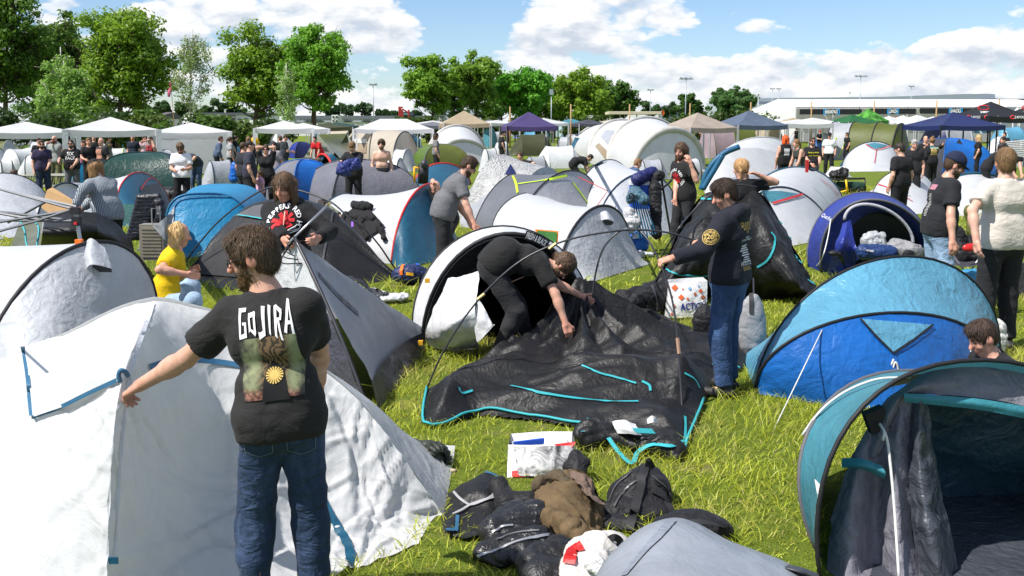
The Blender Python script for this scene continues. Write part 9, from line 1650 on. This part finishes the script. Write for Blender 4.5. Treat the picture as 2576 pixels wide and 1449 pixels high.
t=thing('rubbish_sack', 'heap of dark bags and bottles right of the petrol porch', 'bag', tuple(gp(432, 500)));soft('bag', [('e', gp(428, 497, .2), (.4, .3, .25), 0), ('e', gp(450, 490, .15), (.3, .25, .2), 0)], BLK, t, vox=.025, wr=.05, freq=4)
t=thing('dry_bag', 'blue roll top dry bag on the back of the short haired man', 'bag', tuple(P(592, 455, 27)));soft('bag', [('c', pp(592, 418, 26.5), pp(590, 448, 26.5), .12, .14, .04)], fabric((.01, .12, .5), .35, .05, .3, 9), t, vox=.02, wr=.012, cut=False)
t=thing('blue_cloth', 'dark blue cloth in the hands of the brown capped man', 'cloth', tuple(P(880, 425, 25)));soft('cloth', [('c', pp(868, 425, 22.5), pp(895, 412, 22.6), .16, .12, .05), ('c', pp(856, 432, 22.5), pp(868, 425, 22.5), .08, .12, .05)], fabric((.015, .025, .14), .45, 0, .5, 9), t, vox=.02, wr=.03, cut=False)
t=thing('pump_hose', 'black pump hose in the hands of the yellow script man', 'pump', tuple(P(2045, 430, 23)));m=MB();m.tube([P(2045+12*math.cos(q), 417+12*math.sin(q), 22.6)for q in np.linspace(0, 6.283, 18)], .025, 6);m.build('hose', TRIM, t, True);MB().obox(P(2030, 418, 22.6), (.03, 0, 0), (0, .03, 0), (0, 0, .14)).build('body', plain((.4, .02, .02), .5), t)
t=thing('pole_bundle', 'bundle of white folded canopy poles at the far right', 'frame', tuple(gp(2560, 440)))
for k in range(9):MB().tube([pp(2530+k*3, 358+k*4, 24), pp(2600, 352+k*6, 24)], .02, 5).build('bar', plain((.6, .6, .62), .4, .3), t)
rg=np.random.default_rng(21);cen=[(f_.mean(0), np.linalg.norm(f_-f_.mean(0), axis=1).max()*.5)for f_ in FOOT];ppl=np.array([q['b'][:2]for q in PEOPLE])
pal2=[(WHT, 'white'), (LGW, 'pale grey'), (WHT, 'white'), (LGR, 'light grey'), (PET, 'petrol'), (WHN, 'crinkled white'), (SKY_, 'sky blue'), (GRY, 'grey'), (WHG, 'off white'), (OLV, 'olive'), (BLU, 'blue'), (WHT, 'white')]
lm2=[(27, 'the sitting man at the left edge'), (137, 'the man in olive trousers'), (284, 'the open gazebo'), (334, 'the red haired man'), (412, 'the gazebo corner leg'), (486, 'the walled gazebo'), (578, 'the woman in grey top'), (626, 'the dry bag men'), (669, 'the woman with raised arms'), (714, 'the leaflet reader'), (804, 'the red T-shirt man'), (888, 'the brown capped man'), (960, 'the shirtless man'), (1040, 'the beige tunnel end'), (1096, 'the grey T-shirt man with cap'), (1165, 'the beige pointed canopy'), (1262, 'the capped man in black'), (1330, 'the purple canopy'), (1408, 'the crumpled white tent'), (1480, 'the folding men'), (1560, 'the grey window of the big inflatable'), (1690, 'the largest inflatable front'), (1752, 'the beige brown canopy'), (1840, 'the mauve tent'), (1920, 'the blue tube tent'), (1977, 'the skull vest'), (2044, 'the yellow script man'), (2088, 'the white T-shirt man with cap'), (2195, 'the olive tunnel'), (2258, 'the tank top woman'), (2300, 'the grey haired man'), (2390, 'the navy canopy'), (2440, 'the blue vented dome'), (2500, 'the bending man at right'), (2560, 'the right edge')];n_add=0
for k in range(2600):
 py=338+100*rg.uniform(0, 1)**1.5;px=rg.uniform(-40, 2610);b_=np.array(G(px, py))[:2]
 if(2050<px<2230 and py>425)or(640<px<760 and py>435)or(400<px<470 and py>440):continue
 wd=rg.uniform(1.8, 2.7);c_=b_+[0, wd*.3]
 if any(np.linalg.norm(c_-c0)<r0+wd*.36 for c0, r0 in cen):continue
 if np.linalg.norm(ppl-c_, axis=1).min()<wd*.45:continue
 cen.append((c_, wd*.5));mt, nm=pal2[n_add%12];near=min(lm2, key=lambda q:abs(q[0]-px));lb='%s tent %s %s'%(nm, 'left of' if px<near[0]else 'right of', near[1])
 row=', front rows' if py>400 else(', middle rows' if py>368 else ', back rows');lb='small '+lb+row
 while lb in seen:lb=lb.replace('small ', 'small low ', 1)if 'low' not in lb else lb.replace('low ', 'low rounded ', 1)if 'rounded' not in lb else lb+', partly hidden'
 seen.add(lb);H_=rg.uniform(.95, 1.35);top_=proj((c_[0], c_[1], H_))[1]
 pop(lb, px, py, wd/c_[1]*FPX, top_, mt, [WHG, LGW, mt][n_add%3], rg.uniform(-40, 60), rg.uniform(.55, .75), group='small tents packed between the others', hoops=[2, 1, 2][n_add%3], trim=[TRIM, LGR, BTRIM, GTRIM][n_add%4]);n_add+=1
 if n_add>=135:break
def hull(pts):
 pts=sorted(map(tuple, pts));
 def half(ps):
  o=[]
  for p_ in ps:
   while len(o)>=2 and(o[-1][0]-o[-2][0])*(p_[1]-o[-2][1])-(o[-1][1]-o[-2][1])*(p_[0]-o[-2][0])<=0:o.pop()
   o.append(p_)
  return o
 a=half(pts);b=half(pts[::-1]);return np.array(a[:-1]+b[:-1])
HULLS=[hull(f_)for f_ in FOOT]+[poly]
def grass(n, y0, y1, h0, h1, wd, seed, power=1.0, xlim=.58):
 rg=np.random.default_rng(seed);u_=rg.uniform(0, 1, n);Y=np.sqrt(y0**2+(y1**2-y0**2)*u_**power);X=rg.uniform(-xlim, xlim, n)*(Y+.6);pts=np.stack([X, Y], 1)
 cl=vnoise(np.stack([X, Y, X*0], 1), 1.3, 5);keep=rg.uniform(0, 1, n)<np.clip(.85+.5*cl, .22, 1);
 for H_ in HULLS:
  c=H_.mean(0);Hs=c+(H_-c)*.94
  if Hs[:, 1].min()>y1 or Hs[:, 1].max()<y0:continue
  box=(X>Hs[:, 0].min())&(X<Hs[:, 0].max())&(Y>Hs[:, 1].min())&(Y<Hs[:, 1].max());i=np.nonzero(box&keep)[0]
  if len(i):keep[i[inside(pts[i], Hs)]]=False
 X, Y=X[keep], Y[keep];n=len(X);h=rg.uniform(h0, h1, n)*np.clip(.8+.9*vnoise(np.stack([X, Y, X*0], 1), 1.1, 8)+.4*vnoise(np.stack([X, Y, X*0], 1), 3.5, 18), .22, 1.7);th=rg.uniform(0, 2*math.pi, n);ln=rg.uniform(.3, 2.0, n)*h;d=np.stack([np.cos(th), np.sin(th)], 1);ph=rg.uniform(0, 2*math.pi, n);s_=np.stack([np.cos(ph), np.sin(ph)], 1)*(wd*rg.uniform(.6, 1.3, n))[:, None]
 B=np.stack([X, Y], 1);m=B+d*(ln*.35)[:, None];e=B+d*ln[:, None];z0=np.zeros(n)
 V=np.stack([np.c_[B-s_, z0], np.c_[B+s_, z0], np.c_[m+s_*.8, h*.6], np.c_[m-s_*.8, h*.6], np.c_[e+s_*.1, h], np.c_[e-s_*.1, h*.99]], 1).reshape(-1, 3);k=np.arange(n)[:, None]*6
 return V, np.vstack([k+[0, 1, 2, 3], k+[3, 2, 4, 5]])
GM=leaf_mat((0.20, 0.27, 0.015), (0.60, 0.62, 0.07), .35, 'grass_blade', .42, (0.50, 0.42, 0.16))
go1=mk('grass', *grass(112000, 4.2, 12.5, .03, .085, .0034, 1, 1.0), GM, None, True);go1['kind']='stuff';go1['label']='bright green trampled meadow grass between the near tents';go1['category']='grass'
go2=mk('grass', *grass(58000, 12.5, 34, .06, .15, .009, 2, 1.0), GM, None, True);go2['kind']='stuff';go2['label']='meadow grass between the tents further back';go2['category']='grass'
ST=leaf_mat((0.32, 0.25, 0.11), (0.5, 0.42, 0.2), .2, 'straw', .7)
V, F=grass(17000, 4.2, 11, .015, .045, .0026, 3);c1=np.array(gp(1180, 1080));
go3=mk('dry_straw', V, F, ST, None, True);go3['kind']='stuff';go3['label']='dry straw scattered in the short grass';go3['category']='straw'
